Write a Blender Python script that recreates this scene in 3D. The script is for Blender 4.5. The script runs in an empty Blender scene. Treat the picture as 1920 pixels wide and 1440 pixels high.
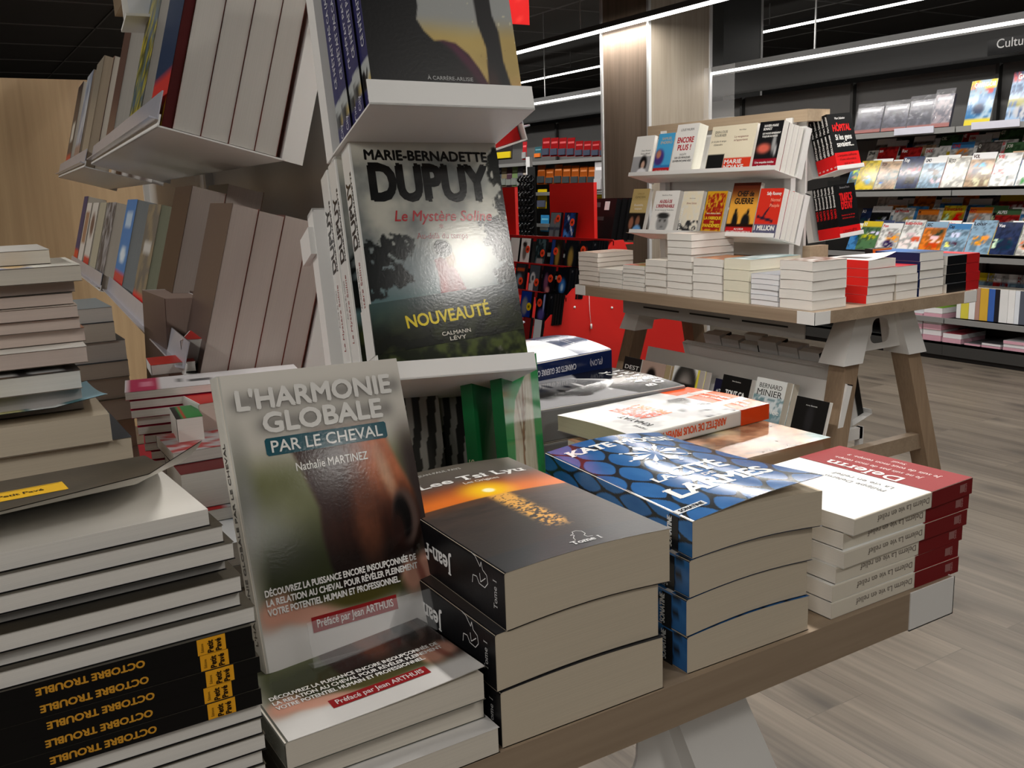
import bpy, math, random
import numpy as np
from mathutils import Matrix, Vector
random.seed(7)
SC = bpy.context.scene
COL = SC.collection
R = math.radians

# ---------------------------------------------------------------- camera
FPX, CZ = 1770.0, 1.18
_p, _y, _r = R(11.766), R(31.136), R(-1.987)
FW = np.array([math.sin(_y)*math.cos(_p), math.cos(_y)*math.cos(_p), -math.sin(_p)])
RT = np.array([math.cos(_y), -math.sin(_y), 0.0]); UP = np.cross(RT, FW)
RT, UP = math.cos(_r)*RT+math.sin(_r)*UP, -math.sin(_r)*RT+math.cos(_r)*UP
cam = bpy.data.cameras.new('camera')
cam.sensor_width = 36.0; cam.lens = FPX/1920*36.0; cam.clip_start = 0.02; cam.clip_end = 60
camo = bpy.data.objects.new('camera', cam); COL.objects.link(camo)
camo.matrix_world = Matrix(((RT[0], UP[0], -FW[0], 0), (RT[1], UP[1], -FW[1], 0), (RT[2], UP[2], -FW[2], CZ), (0, 0, 0, 1)))
SC.camera = camo
cam.dof.use_dof = False

def _ray(px, py): return FW+RT*(px-960)/FPX-UP*(py-720)/FPX
def atX(px, py, x): d = _ray(px, py); q = d*(x/d[0]); return q+[0, 0, CZ]
def atY(px, py, y): d = _ray(px, py); q = d*(y/d[1]); return q+[0, 0, CZ]
def atZ(px, py, z): d = _ray(px, py); q = d*((z-CZ)/d[2]); return q+[0, 0, CZ]

# ---------------------------------------------------------------- world, exposure
w = bpy.data.worlds.new('world'); SC.world = w; w.use_nodes = True
w.node_tree.nodes['Background'].inputs[0].default_value = (0.9, 0.93, 1.0, 1)
w.node_tree.nodes['Background'].inputs[1].default_value = 0.03
SC.view_settings.view_transform = 'Standard'; SC.view_settings.look = 'None'
SC.view_settings.exposure = 0.68; SC.view_settings.gamma = 1.0; SC.view_settings.use_curve_mapping = False

CEIL = 2.78
# the shop's lamps, plus two strips added as fill on the left: (x, y0, y1, z, power); each also gets its visible tube in strip()
LAMPS = [(1.27, -1.2, 2.585, 0.24, 0.32, 7.5), (2.95, -3.1, 2.385, 0.2, 0.3, 4.5), (3.0, -4.25, 2.385, 0.2, 0.3, 3), (1.2, 1.5, 2.32, 0.06, 2.2, 24), (2.85, 2.2, 2.32, 0.06, 3.0, 28),
         (-1.6, 2.2, 2.5, 0.06, 3.0, 28), (-1.7, -1.6, 2.5, 0.06, 2.4, 36), (4.5, 6.0, 2.29, 0.05, 9.0, 52), (5.2, 5.5, 1.955, 0.04, 8.0, 5), (7.0, 6.0, 2.5, 0.05, 8.0, 14)]
for i, (x, y, z, sx, sy, e) in enumerate(LAMPS):
    l = bpy.data.lights.new('ceiling_lamp_light', 'AREA'); l.shape = 'RECTANGLE'; l.size = sx; l.size_y = sy; l.energy = e
    l.color = (1.0, 0.965, 0.91)
    lo = bpy.data.objects.new('ceiling_lamp_light', l); COL.objects.link(lo); lo.location = (x, y, z)

# ---------------------------------------------------------------- materials
def lin(c):
    c = np.asarray(c, float)
    return np.where(c <= 0.04045, c/12.92, ((c+0.055)/1.055)**2.4)
MATS = {}
def nodes(name):
    m = bpy.data.materials.new(name); m.use_nodes = True
    nt = m.node_tree; b = nt.nodes['Principled BSDF']
    MATS[name] = m
    return m, nt, b
def N(nt, t, **k):
    n = nt.nodes.new(t)
    for a, v in k.items(): setattr(n, a, v)
    return n
def simple(name, col, rough=0.5, metal=0.0, spec=0.5, nscale=0, namp=0.0, coat=0.0, emit=None):
    m, nt, b = nodes(name)
    c = tuple(lin(col))+(1,)
    b.inputs['Base Color'].default_value = c; b.inputs['Roughness'].default_value = rough
    b.inputs['Metallic'].default_value = metal; b.inputs['Specular IOR Level'].default_value = spec
    b.inputs['Coat Weight'].default_value = coat
    if nscale:
        tc = N(nt, 'ShaderNodeTexCoord'); no = N(nt, 'ShaderNodeTexNoise'); no.inputs['Scale'].default_value = nscale; no.inputs['Detail'].default_value = 4
        mx = N(nt, 'ShaderNodeMixRGB', blend_type='MULTIPLY'); mx.inputs[1].default_value = c
        mr = N(nt, 'ShaderNodeMapRange'); mr.inputs[3].default_value = 1-namp; mr.inputs[4].default_value = 1+namp
        nt.links.new(tc.outputs['Object'], no.inputs['Vector']); nt.links.new(no.outputs['Fac'], mr.inputs[0])
        cb = N(nt, 'ShaderNodeCombineColor')
        for i in range(3): nt.links.new(mr.outputs[0], cb.inputs[i])
        mx.inputs[0].default_value = 1
        nt.links.new(cb.outputs[0], mx.inputs[2]); nt.links.new(mx.outputs[0], b.inputs['Base Color'])
    if emit:
        b.inputs['Emission Color'].default_value = tuple(lin(emit[0]))+(1,); b.inputs['Emission Strength'].default_value = emit[1]
    return m
def printed(name, rough, coat, bump, scale):
    """printed card: colours come from the sheet's own colour attribute, an embossed laminate on top"""
    m, nt, b = nodes(name)
    at = N(nt, 'ShaderNodeAttribute'); at.attribute_name = 'Col'
    tc = N(nt, 'ShaderNodeTexCoord'); no = N(nt, 'ShaderNodeTexNoise'); no.inputs['Scale'].default_value = scale; no.inputs['Detail'].default_value = 2
    bp = N(nt, 'ShaderNodeBump'); bp.inputs['Strength'].default_value = bump; bp.inputs['Distance'].default_value = 0.001
    nt.links.new(tc.outputs['Object'], no.inputs['Vector']); nt.links.new(no.outputs['Fac'], bp.inputs['Height'])
    nt.links.new(at.outputs['Color'], b.inputs['Base Color']); nt.links.new(bp.outputs[0], b.inputs['Normal'])
    b.inputs['Roughness'].default_value = rough; b.inputs['Coat Weight'].default_value = coat; b.inputs['Coat Roughness'].default_value = 0.12; b.inputs['Specular IOR Level'].default_value = 0.33 if rough < 0.3 else 0.22
    if coat: nt.links.new(bp.outputs[0], b.inputs['Coat Normal'])
    return m
printed('print_gloss', 0.13, 0.0, 0.03, 420)
printed('print_satin', 0.33, 0.0, 0.06, 300)
printed('print_matt', 0.6, 0.0, 0.05, 300)
def paper():
    m, nt, b = nodes('paper_edge')
    at = N(nt, 'ShaderNodeAttribute'); at.attribute_name = 'Col'
    tc = N(nt, 'ShaderNodeTexCoord'); mp = N(nt, 'ShaderNodeMapping'); mp.inputs['Scale'].default_value = (6, 6, 2600)
    no = N(nt, 'ShaderNodeTexNoise'); no.inputs['Scale'].default_value = 1.0; no.inputs['Detail'].default_value = 3
    nt.links.new(tc.outputs['Object'], mp.inputs[0]); nt.links.new(mp.outputs[0], no.inputs['Vector'])
    mr = N(nt, 'ShaderNodeMapRange'); mr.inputs[1].default_value = 0.25; mr.inputs[2].default_value = 0.75; mr.inputs[3].default_value = 0.86; mr.inputs[4].default_value = 1.04
    nt.links.new(no.outputs['Fac'], mr.inputs[0])
    mx = N(nt, 'ShaderNodeVectorMath', operation='SCALE')
    nt.links.new(at.outputs['Color'], mx.inputs[0]); nt.links.new(mr.outputs[0], mx.inputs['Scale'])
    nt.links.new(mx.outputs[0], b.inputs['Base Color']); b.inputs['Roughness'].default_value = 0.85; b.inputs['Specular IOR Level'].default_value = 0.2
    return m
paper()
def wood(name, c1, c2, rough, scale, grain_axis, plank=None, knots=0.0, mid=0.5):
    """wood: stretched noise along an axis, optional planks with joints"""
    m, nt, b = nodes(name)
    L = nt.links.new
    tc = N(nt, 'ShaderNodeTexCoord'); src = tc.outputs['Object']
    vec = src
    if plank:
        br = N(nt, 'ShaderNodeTexBrick'); br.offset = 0.37; br.offset_frequency = 2; br.squash = 1
        mpb = N(nt, 'ShaderNodeMapping'); mpb.inputs['Rotation'].default_value = (0, 0, plank.get('rot', 0))
        L(src, mpb.inputs[0]); L(mpb.outputs[0], br.inputs['Vector']); vec = mpb.outputs[0]
        br.inputs['Color1'].default_value = (0.0, 0.0, 0.0, 1); br.inputs['Color2'].default_value = (1, 1, 1, 1); br.inputs['Mortar'].default_value = (0.5, 0.5, 0.5, 1)
        br.inputs['Scale'].default_value = 1.0; br.inputs['Brick Width'].default_value = plank['l']; br.inputs['Row Height'].default_value = plank['w']
        br.inputs['Mortar Size'].default_value = 0.0012; br.inputs['Mortar Smooth'].default_value = 0.3; br.inputs['Bias'].default_value = 0
        sp = N(nt, 'ShaderNodeVectorMath', operation='SCALE'); sp.inputs['Scale'].default_value = 7.3
        L(br.outputs['Color'], sp.inputs[0])
        ad = N(nt, 'ShaderNodeVectorMath', operation='ADD'); L(vec, ad.inputs[0]); L(sp.outputs[0], ad.inputs[1]); vec = ad.outputs[0]
    mp = N(nt, 'ShaderNodeMapping'); s = [scale]*3; s[grain_axis] = scale*0.07; mp.inputs['Scale'].default_value = s
    L(vec, mp.inputs[0])
    n1 = N(nt, 'ShaderNodeTexNoise'); n1.inputs['Scale'].default_value = 1; n1.inputs['Detail'].default_value = 6; n1.inputs['Roughness'].default_value = 0.62; n1.inputs['Distortion'].default_value = 0.6
    L(mp.outputs[0], n1.inputs['Vector'])
    mp2 = N(nt, 'ShaderNodeMapping'); s2 = [scale*9]*3; s2[grain_axis] = scale*0.25; mp2.inputs['Scale'].default_value = s2; L(vec, mp2.inputs[0])
    n2 = N(nt, 'ShaderNodeTexNoise'); n2.inputs['Scale'].default_value = 1; n2.inputs['Detail'].default_value = 3; L(mp2.outputs[0], n2.inputs['Vector'])
    a1 = N(nt, 'ShaderNodeMath', operation='MULTIPLY'); a1.inputs[1].default_value = 0.35; L(n2.outputs['Fac'], a1.inputs[0])
    a2 = N(nt, 'ShaderNodeMath', operation='MULTIPLY_ADD'); a2.inputs[1].default_value = 0.75; L(n1.outputs['Fac'], a2.inputs[0]); L(a1.outputs[0], a2.inputs[2])
    cr = N(nt, 'ShaderNodeValToRGB'); e = cr.color_ramp.elements
    e[0].position = mid-0.2; e[0].color = tuple(lin(c1))+(1,); e[1].position = mid+0.2; e[1].color = tuple(lin(c2))+(1,)
    L(a2.outputs[0], cr.inputs[0]); out = cr.outputs[0]
    if plank:
        t = N(nt, 'ShaderNodeMixRGB', blend_type='MULTIPLY'); t.inputs[0].default_value = 1
        mr = N(nt, 'ShaderNodeMapRange'); mr.inputs[3].default_value = 0.84; mr.inputs[4].default_value = 1.1
        L(br.outputs['Color'], mr.inputs[0]); cb = N(nt, 'ShaderNodeCombineColor')
        for i in range(3): L(mr.outputs[0], cb.inputs[i])
        L(out, t.inputs[1]); L(cb.outputs[0], t.inputs[2])
        t2 = N(nt, 'ShaderNodeMixRGB'); t2.inputs[2].default_value = (0.09, 0.075, 0.06, 1)
        jm = N(nt, 'ShaderNodeMath', operation='MULTIPLY'); jm.inputs[1].default_value = 0.75; L(br.outputs['Fac'], jm.inputs[0])
        L(jm.outputs[0], t2.inputs[0]); L(t.outputs[0], t2.inputs[1]); out = t2.outputs[0]
    if knots:
        mk = N(nt, 'ShaderNodeMapping'); s = [4.2]*3; s[grain_axis] = 1.6; mk.inputs['Scale'].default_value = s; L(vec, mk.inputs[0])
        nw = N(nt, 'ShaderNodeTexNoise'); nw.inputs['Scale'].default_value = 3; L(mk.outputs[0], nw.inputs['Vector'])
        wv = N(nt, 'ShaderNodeMixRGB'); wv.inputs[0].default_value = 0.12; L(mk.outputs[0], wv.inputs[1]); L(nw.outputs['Color'], wv.inputs[2])
        vo = N(nt, 'ShaderNodeTexVoronoi', voronoi_dimensions='2D'); vo.inputs['Scale'].default_value = 1.0; L(wv.outputs[0], vo.inputs['Vector'])
        rr = N(nt, 'ShaderNodeMapRange'); rr.inputs[1].default_value = 0.02; rr.inputs[2].default_value = 0.2; rr.inputs[3].default_value = knots; rr.inputs[4].default_value = 0
        L(vo.outputs['Distance'], rr.inputs[0])
        t3 = N(nt, 'ShaderNodeMixRGB'); t3.inputs[2].default_value = (0.05, 0.042, 0.035, 1); L(rr.outputs[0], t3.inputs[0]); L(out, t3.inputs[1]); out = t3.outputs[0]
    L(out, b.inputs['Base Color']); b.inputs['Roughness'].default_value = rough
    return m
simple('white_metal', (0.9, 0.895, 0.885), 0.4, nscale=8, namp=0.02)
simple('cap_metal', (0.88, 0.875, 0.865), 0.45, nscale=8, namp=0.02)
simple('grey_metal', (0.62, 0.61, 0.6), 0.45, nscale=6, namp=0.04)
simple('black_hole', (0.05, 0.05, 0.05), 0.7)
simple('dark_metal', (0.215, 0.215, 0.21), 0.5, nscale=3, namp=0.06)
simple('gondola_back', (0.4, 0.395, 0.39), 0.55, nscale=3, namp=0.05)
simple('gondola_edge', (0.52, 0.52, 0.515), 0.4, nscale=5, namp=0.04)
simple('gondola_dark', (0.055, 0.055, 0.055), 0.6, nscale=5, namp=0.05)
simple('red_board', (0.8, 0.135, 0.115), 0.45, nscale=3, namp=0.04)
simple('red_rail', (0.72, 0.13, 0.13), 0.35)
simple('orange_sticker', (0.98, 0.32, 0.16), 0.5)
simple('price_strip', (0.72, 0.72, 0.76), 0.18, nscale=60, namp=0.05)
simple('label_strip', (0.78, 0.78, 0.83), 0.35, nscale=30, namp=0.04)
simple('alu', (0.8, 0.8, 0.8), 0.35, metal=0.7)
simple('ceiling_tile', (0.4, 0.395, 0.39), 0.8, nscale=2, namp=0.06)
simple('ceiling_bar', (0.6, 0.595, 0.59), 0.5)
simple('wall_dark', (0.2, 0.2, 0.2), 0.7, nscale=1.5, namp=0.08)
simple('lamp_tube', (1, 1, 1), 0.4, emit=((1.0, 0.985, 0.96), 6))
simple('lamp_panel', (1, 1, 1), 0.4, emit=((1.0, 0.97, 0.92), 4))
simple('lamp_body', (0.3, 0.3, 0.3), 0.4)
simple('pale_strip', (0.78, 0.78, 0.78), 0.4)
wood('table_wood', (0.5, 0.425, 0.35), (0.62, 0.545, 0.46), 0.5, 14, 0)
wood('table_wood_y', (0.5, 0.425, 0.35), (0.62, 0.545, 0.46), 0.5, 14, 1)
wood('leg_wood', (0.47, 0.39, 0.31), (0.6, 0.51, 0.415), 0.55, 16, 2)
wood('beam_wood', (0.6, 0.52, 0.43), (0.72, 0.64, 0.54), 0.5, 12, 1)
wood('panel_wood', (0.6, 0.49, 0.36), (0.74, 0.63, 0.48), 0.5, 6, 2)
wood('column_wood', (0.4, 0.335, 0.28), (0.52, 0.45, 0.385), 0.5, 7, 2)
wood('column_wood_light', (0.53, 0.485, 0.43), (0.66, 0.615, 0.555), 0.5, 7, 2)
wood('floor_planks', (0.25, 0.22, 0.19), (0.495, 0.455, 0.405), 0.42, 7, 0, plank=dict(l=1.3, w=0.19, rot=R(-90)), knots=0.75)
def clear(name, tint, rough, alpha):
    m, nt, b = nodes(name)
    b.inputs['Base Color'].default_value = tint+(1,); b.inputs['Roughness'].default_value = rough; b.inputs['Alpha'].default_value = alpha
    b.inputs['Specular IOR Level'].default_value = 0.8
    tc = N(nt, 'ShaderNodeTexCoord'); no = N(nt, 'ShaderNodeTexNoise'); no.inputs['Scale'].default_value = 25
    bp = N(nt, 'ShaderNodeBump'); bp.inputs['Strength'].default_value = 0.03 if alpha < 0.2 else 0.6; bp.inputs['Distance'].default_value = 0.004
    nt.links.new(tc.outputs['Object'], no.inputs['Vector']); nt.links.new(no.outputs['Fac'], bp.inputs['Height']); nt.links.new(bp.outputs[0], b.inputs['Normal'])
clear('acrylic', (0.95, 0.96, 0.97), 0.04, 0.1)
clear('plastic_film', (0.7, 0.7, 0.75), 0.1, 0.16)

# ---------------------------------------------------------------- mesh builder
_txt = {}
def text_geo(s):
    """(verts Nx2 scaled to cap height 1, faces, width) of a string in the built-in font"""
    if s in _txt: return _txt[s]
    cu = bpy.data.curves.new('t', 'FONT'); cu.body = s; cu.size = 1.0; cu.resolution_u = 3
    ob = bpy.data.objects.new('t', cu); COL.objects.link(ob)
    dg = bpy.context.evaluated_depsgraph_get(); ev = ob.evaluated_get(dg); me = ev.to_mesh()
    v = np.array([(q.co.x, q.co.y) for q in me.vertices]) if len(me.vertices) else np.zeros((0, 2))
    f = [tuple(p.vertices) for p in me.polygons]
    ev.to_mesh_clear(); bpy.data.objects.remove(ob); bpy.data.curves.remove(cu)
    if len(v): v[:, 0] -= v[:, 0].min(); v = v/0.685
    _txt[s] = (v, f, v[:, 0].max() if len(v) else 0.0)
    return _txt[s]

def serif_bars(v, f):
    """slab serifs for the upright stems of a text mesh: (x0, x1, y0, y1) boxes"""
    from collections import Counter
    ed = Counter()
    for p in f:
        for i in range(len(p)):
            a, b = p[i], p[(i+1) % len(p)]
            ed[(min(a, b), max(a, b))] += 1
    out = []
    for (a, b), n in ed.items():
        if n != 1: continue
        (xa, ya), (xb, yb) = v[a], v[b]
        L = abs(xb-xa)
        if abs(ya-yb) < 0.02 and 0.05 < L < 0.26:
            for lv, d in ((0.0, 1), (1.0, -1), (0.68, -1), (1.05, -1)):
                if abs(ya-lv) < 0.05:
                    x0, x1 = min(xa, xb)-0.085, max(xa, xb)+0.085
                    out.append((x0, x1, ya, ya+0.05*d)); break
    return out

class MB:
    def __init__(s): s.v = []; s.f = []; s.c = []; s.m = []; s.n = 0; s.sm = []
    def add(s, v, f, c=(1, 1, 1), m=0, smooth=False):
        v = np.asarray(v, float).reshape(-1, 3); k = len(v)
        if k == 0: return
        c = lin(c)
        if c.ndim == 1: c = np.tile(c[:3], (k, 1))
        s.v.append(v); s.c.append(c); o = s.n
        s.f += [tuple(i+o for i in p) for p in f]; s.m += [m]*len(f); s.sm += [smooth]*len(f); s.n += k
    def box(s, a, b, c=(1, 1, 1), m=0, M=None):
        x0, y0, z0 = a; x1, y1, z1 = b
        v = np.array([(x0, y0, z0), (x1, y0, z0), (x1, y1, z0), (x0, y1, z0), (x0, y0, z1), (x1, y0, z1), (x1, y1, z1), (x0, y1, z1)], float)
        if M is not None: v = v@np.array(M)[:3, :3].T+np.array(M)[:3, 3]
        s.add(v, [(0, 3, 2, 1), (4, 5, 6, 7), (0, 1, 5, 4), (1, 2, 6, 5), (2, 3, 7, 6), (3, 0, 4, 7)], c, m)
    def hexa(s, v8, c=(1, 1, 1), m=0):
        s.add(v8, [(0, 3, 2, 1), (4, 5, 6, 7), (0, 1, 5, 4), (1, 2, 6, 5), (2, 3, 7, 6), (3, 0, 4, 7)], c, m)
    def grid(s, nx, ny, P, C, m=0, smooth=True):
        """P(u, v)->(N,3), C a colour or C(u, v)->(N,3)"""
        u, v = np.meshgrid(np.linspace(0, 1, nx+1), np.linspace(0, 1, ny+1)); u = u.ravel(); v = v.ravel()
        f = [(j*(nx+1)+i, j*(nx+1)+i+1, (j+1)*(nx+1)+i+1, (j+1)*(nx+1)+i) for j in range(ny) for i in range(nx)]
        s.add(P(u, v), f, np.clip(C(u, v), 0, 1) if callable(C) else C, m, smooth)
    def prism(s, pts, z0, z1, c=(1, 1, 1), m=0, M=None):
        n = len(pts); v = [(x, y, z0) for x, y in pts]+[(x, y, z1) for x, y in pts]
        v = np.array(v, float)
        if M is not None: v = v@np.array(M)[:3, :3].T+np.array(M)[:3, 3]
        s.add(v, [tuple(range(n-1, -1, -1)), tuple(range(n, 2*n))]+[(i, (i+1) % n, n+(i+1) % n, n+i) for i in range(n)], c, m)
    def tube(s, path, r, c=(1, 1, 1), m=0, k=8):
        path = [np.array(p, float) for p in path]; V = []
        for i, p in enumerate(path):
            t = path[min(i+1, len(path)-1)]-path[max(i-1, 0)]; t /= np.linalg.norm(t)
            a = np.cross(t, [0, 0, 1] if abs(t[2]) < 0.9 else [1, 0, 0]); a /= np.linalg.norm(a); b = np.cross(t, a)
            V += [p+r*(math.cos(2*math.pi*j/k)*a+math.sin(2*math.pi*j/k)*b) for j in range(k)]
        n = len(path)
        s.add(V, [(i*k+j, i*k+(j+1) % k, (i+1)*k+(j+1) % k, (i+1)*k+j) for i in range(n-1) for j in range(k)]+[tuple(range(k-1, -1, -1)), tuple(range((n-1)*k, n*k))], c, m, True)
    def lettering(s, txt, P, x, y, h, col, fit=None, bold=0.0, serif=False, align='L', rot=0.0, shear=0.0, m=0, cond=1.0):
        """write txt with cap height h at (x, y) of the surface P(a, b)->(N,3)"""
        v, f, wd = text_geo(txt)
        if not len(v): return
        v = v.copy(); F = list(f)
        if serif:
            bars = serif_bars(v, f); k = len(v); add = []
            for i, (x0, x1, y0, y1) in enumerate(bars):
                add += [(x0, y0), (x1, y0), (x1, y1), (x0, y1)]; F.append(tuple(k+4*i+j for j in range(4)))
            if add: v = np.vstack([v, np.array(add)])
        sx = h*cond if fit is None else fit/max(wd, 1e-6)
        v = np.column_stack([(v[:, 0]+shear*v[:, 1])*sx, v[:, 1]*h])
        W = wd*sx
        v[:, 0] -= {'L': 0, 'C': W/2, 'R': W}[align]
        shifts = [(0, 0)] if bold <= 0 else [(0, 0)]+[(bold*h*math.cos(a), bold*h*math.sin(a)) for a in (0.4, 1.97, 3.54, 5.1)]
        ca, sa = math.cos(rot), math.sin(rot)
        p0 = P(np.array([x, x+1e-4, x]), np.array([y, y, y+1e-4])); nr = np.cross(p0[1]-p0[0], p0[2]-p0[0]); nr /= np.linalg.norm(nr)+1e-12
        ext = np.zeros(len(v)); ext[len(text_geo(txt)[0]):] = 2.0e-5
        for i, (dx, dy) in enumerate(shifts):
            a = x+(v[:, 0]+dx)*ca-(v[:, 1]+dy)*sa; b = y+(v[:, 0]+dx)*sa+(v[:, 1]+dy)*ca
            s.add(P(a, b)+nr*(i*4.5e-5+ext)[:, None], F, col, m)
    def build(s, name, mats, parent=None, M=None):
        me = bpy.data.meshes.new(name)
        v = np.concatenate(s.v); me.from_pydata(v.tolist(), [], s.f)
        a = me.attributes.new('Col', 'FLOAT_COLOR', 'POINT'); c = np.concatenate(s.c)
        a.data.foreach_set('color', np.column_stack([c, np.ones(len(c))]).astype(np.float32).ravel())
        if isinstance(mats, str): mats = [mats]
        for k in mats: me.materials.append(MATS[k])
        me.polygons.foreach_set('material_index', s.m); me.polygons.foreach_set('use_smooth', s.sm)
        me.update()
        o = bpy.data.objects.new(name, me); COL.objects.link(o)
        if parent is not None: o.parent = parent
        if M is not None: o.matrix_local = Matrix(M) if not isinstance(M, Matrix) else M
        return o
def tag(o, label=None, cat=None, group=None, kind=None):
    if label: o['label'] = label
    if cat: o['category'] = cat
    if group: o['group'] = group
    if kind: o['kind'] = kind
    return o
def thing(name, label, cat, M=None, group=None):
    o = bpy.data.objects.new(name, None); COL.objects.link(o); o.empty_display_size = 0.05
    if M is not None: o.matrix_world = M
    return tag(o, label, cat, group)
def struct(mb, name, mats, M=None): return tag(mb.build(name, mats, None, M), kind='structure')
def frame(p, heading, lean=0.0):
    """matrix whose x axis lies level at heading (degrees), y axis points up leaning back by lean, z axis faces the reader"""
    a, l = R(heading), R(lean)
    x = Vector((math.cos(a), math.sin(a), 0)); back = Vector((-math.sin(a), math.cos(a), 0))
    y = Vector((0, 0, 1))*math.cos(l)+back*math.sin(l); z = x.cross(y)
    return Matrix(((x.x, y.x, z.x, p[0]), (x.y, y.y, z.y, p[1]), (x.z, y.z, z.z, p[2]), (0, 0, 0, 1)))
def flat(p, heading):
    return Matrix.Translation(Vector(p)) @ Matrix.Rotation(R(heading), 4, 'Z')

# ---------------------------------------------------------------- painting printed pictures (functions of u right, v up)
def sm(a, b, x): t = np.clip((x-a)/(b-a), 0, 1); return t*t*(3-2*t)
def mix(a, b, t):
    a = np.asarray(a, float); b = np.asarray(b, float); t = np.asarray(t)[:, None]
    return a*(1-t)+b*t
def vn(x, y, seed=0):
    xi = np.floor(x); yi = np.floor(y); fx = x-xi; fy = y-yi
    def hh(i, j):
        q = np.sin(i*127.1+j*311.7+seed*74.7)*43758.5453
        return q-np.floor(q)
    fx = fx*fx*(3-2*fx); fy = fy*fy*(3-2*fy)
    return (hh(xi, yi)*(1-fx)+hh(xi+1, yi)*fx)*(1-fy)+(hh(xi, yi+1)*(1-fx)+hh(xi+1, yi+1)*fx)*fy
def fbm(x, y, seed=0, o=4):
    s = 0; a = 0.5
    for k in range(o): s = s+a*vn(x*2**k, y*2**k, seed+k); a *= 0.5
    return s/(1-0.5**o)
def ell(u, v, cx, cy, rx, ry, soft=0.3, rot=0.0):
    c, s = math.cos(rot), math.sin(rot); a = (u-cx)*c+(v-cy)*s; b = -(u-cx)*s+(v-cy)*c
    return 1-sm(1-soft, 1+soft, np.sqrt((a/rx)**2+(b/ry)**2))
def poly(u, v, pts, soft=0.0):
    """soft mask of a polygon"""
    ins = np.zeros(len(u), bool); d = np.full(len(u), 9.0); n = len(pts)
    for i in range(n):
        (x0, y0), (x1, y1) = pts[i], pts[(i+1) % n]
        if y0 != y1:
            cr = ((y0 > v) != (y1 > v)) & (u < (x1-x0)*(v-y0)/(y1-y0)+x0); ins ^= cr
        dx, dy = x1-x0, y1-y0; t = np.clip(((u-x0)*dx+(v-y0)*dy)/(dx*dx+dy*dy+1e-12), 0, 1)
        d = np.minimum(d, np.hypot(u-x0-t*dx, v-y0-t*dy))
    if soft <= 0: return ins.astype(float)
    return sm(-soft, soft, np.where(ins, d, -d))
def flatc(u, c): return np.tile(np.asarray(c, float), (len(u), 1))

PAGE = (0.86, 0.83, 0.78); PAGEW = (0.9, 0.885, 0.86); PAGET = (0.8, 0.75, 0.67); PAGEG = (0.78, 0.76, 0.73)

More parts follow.
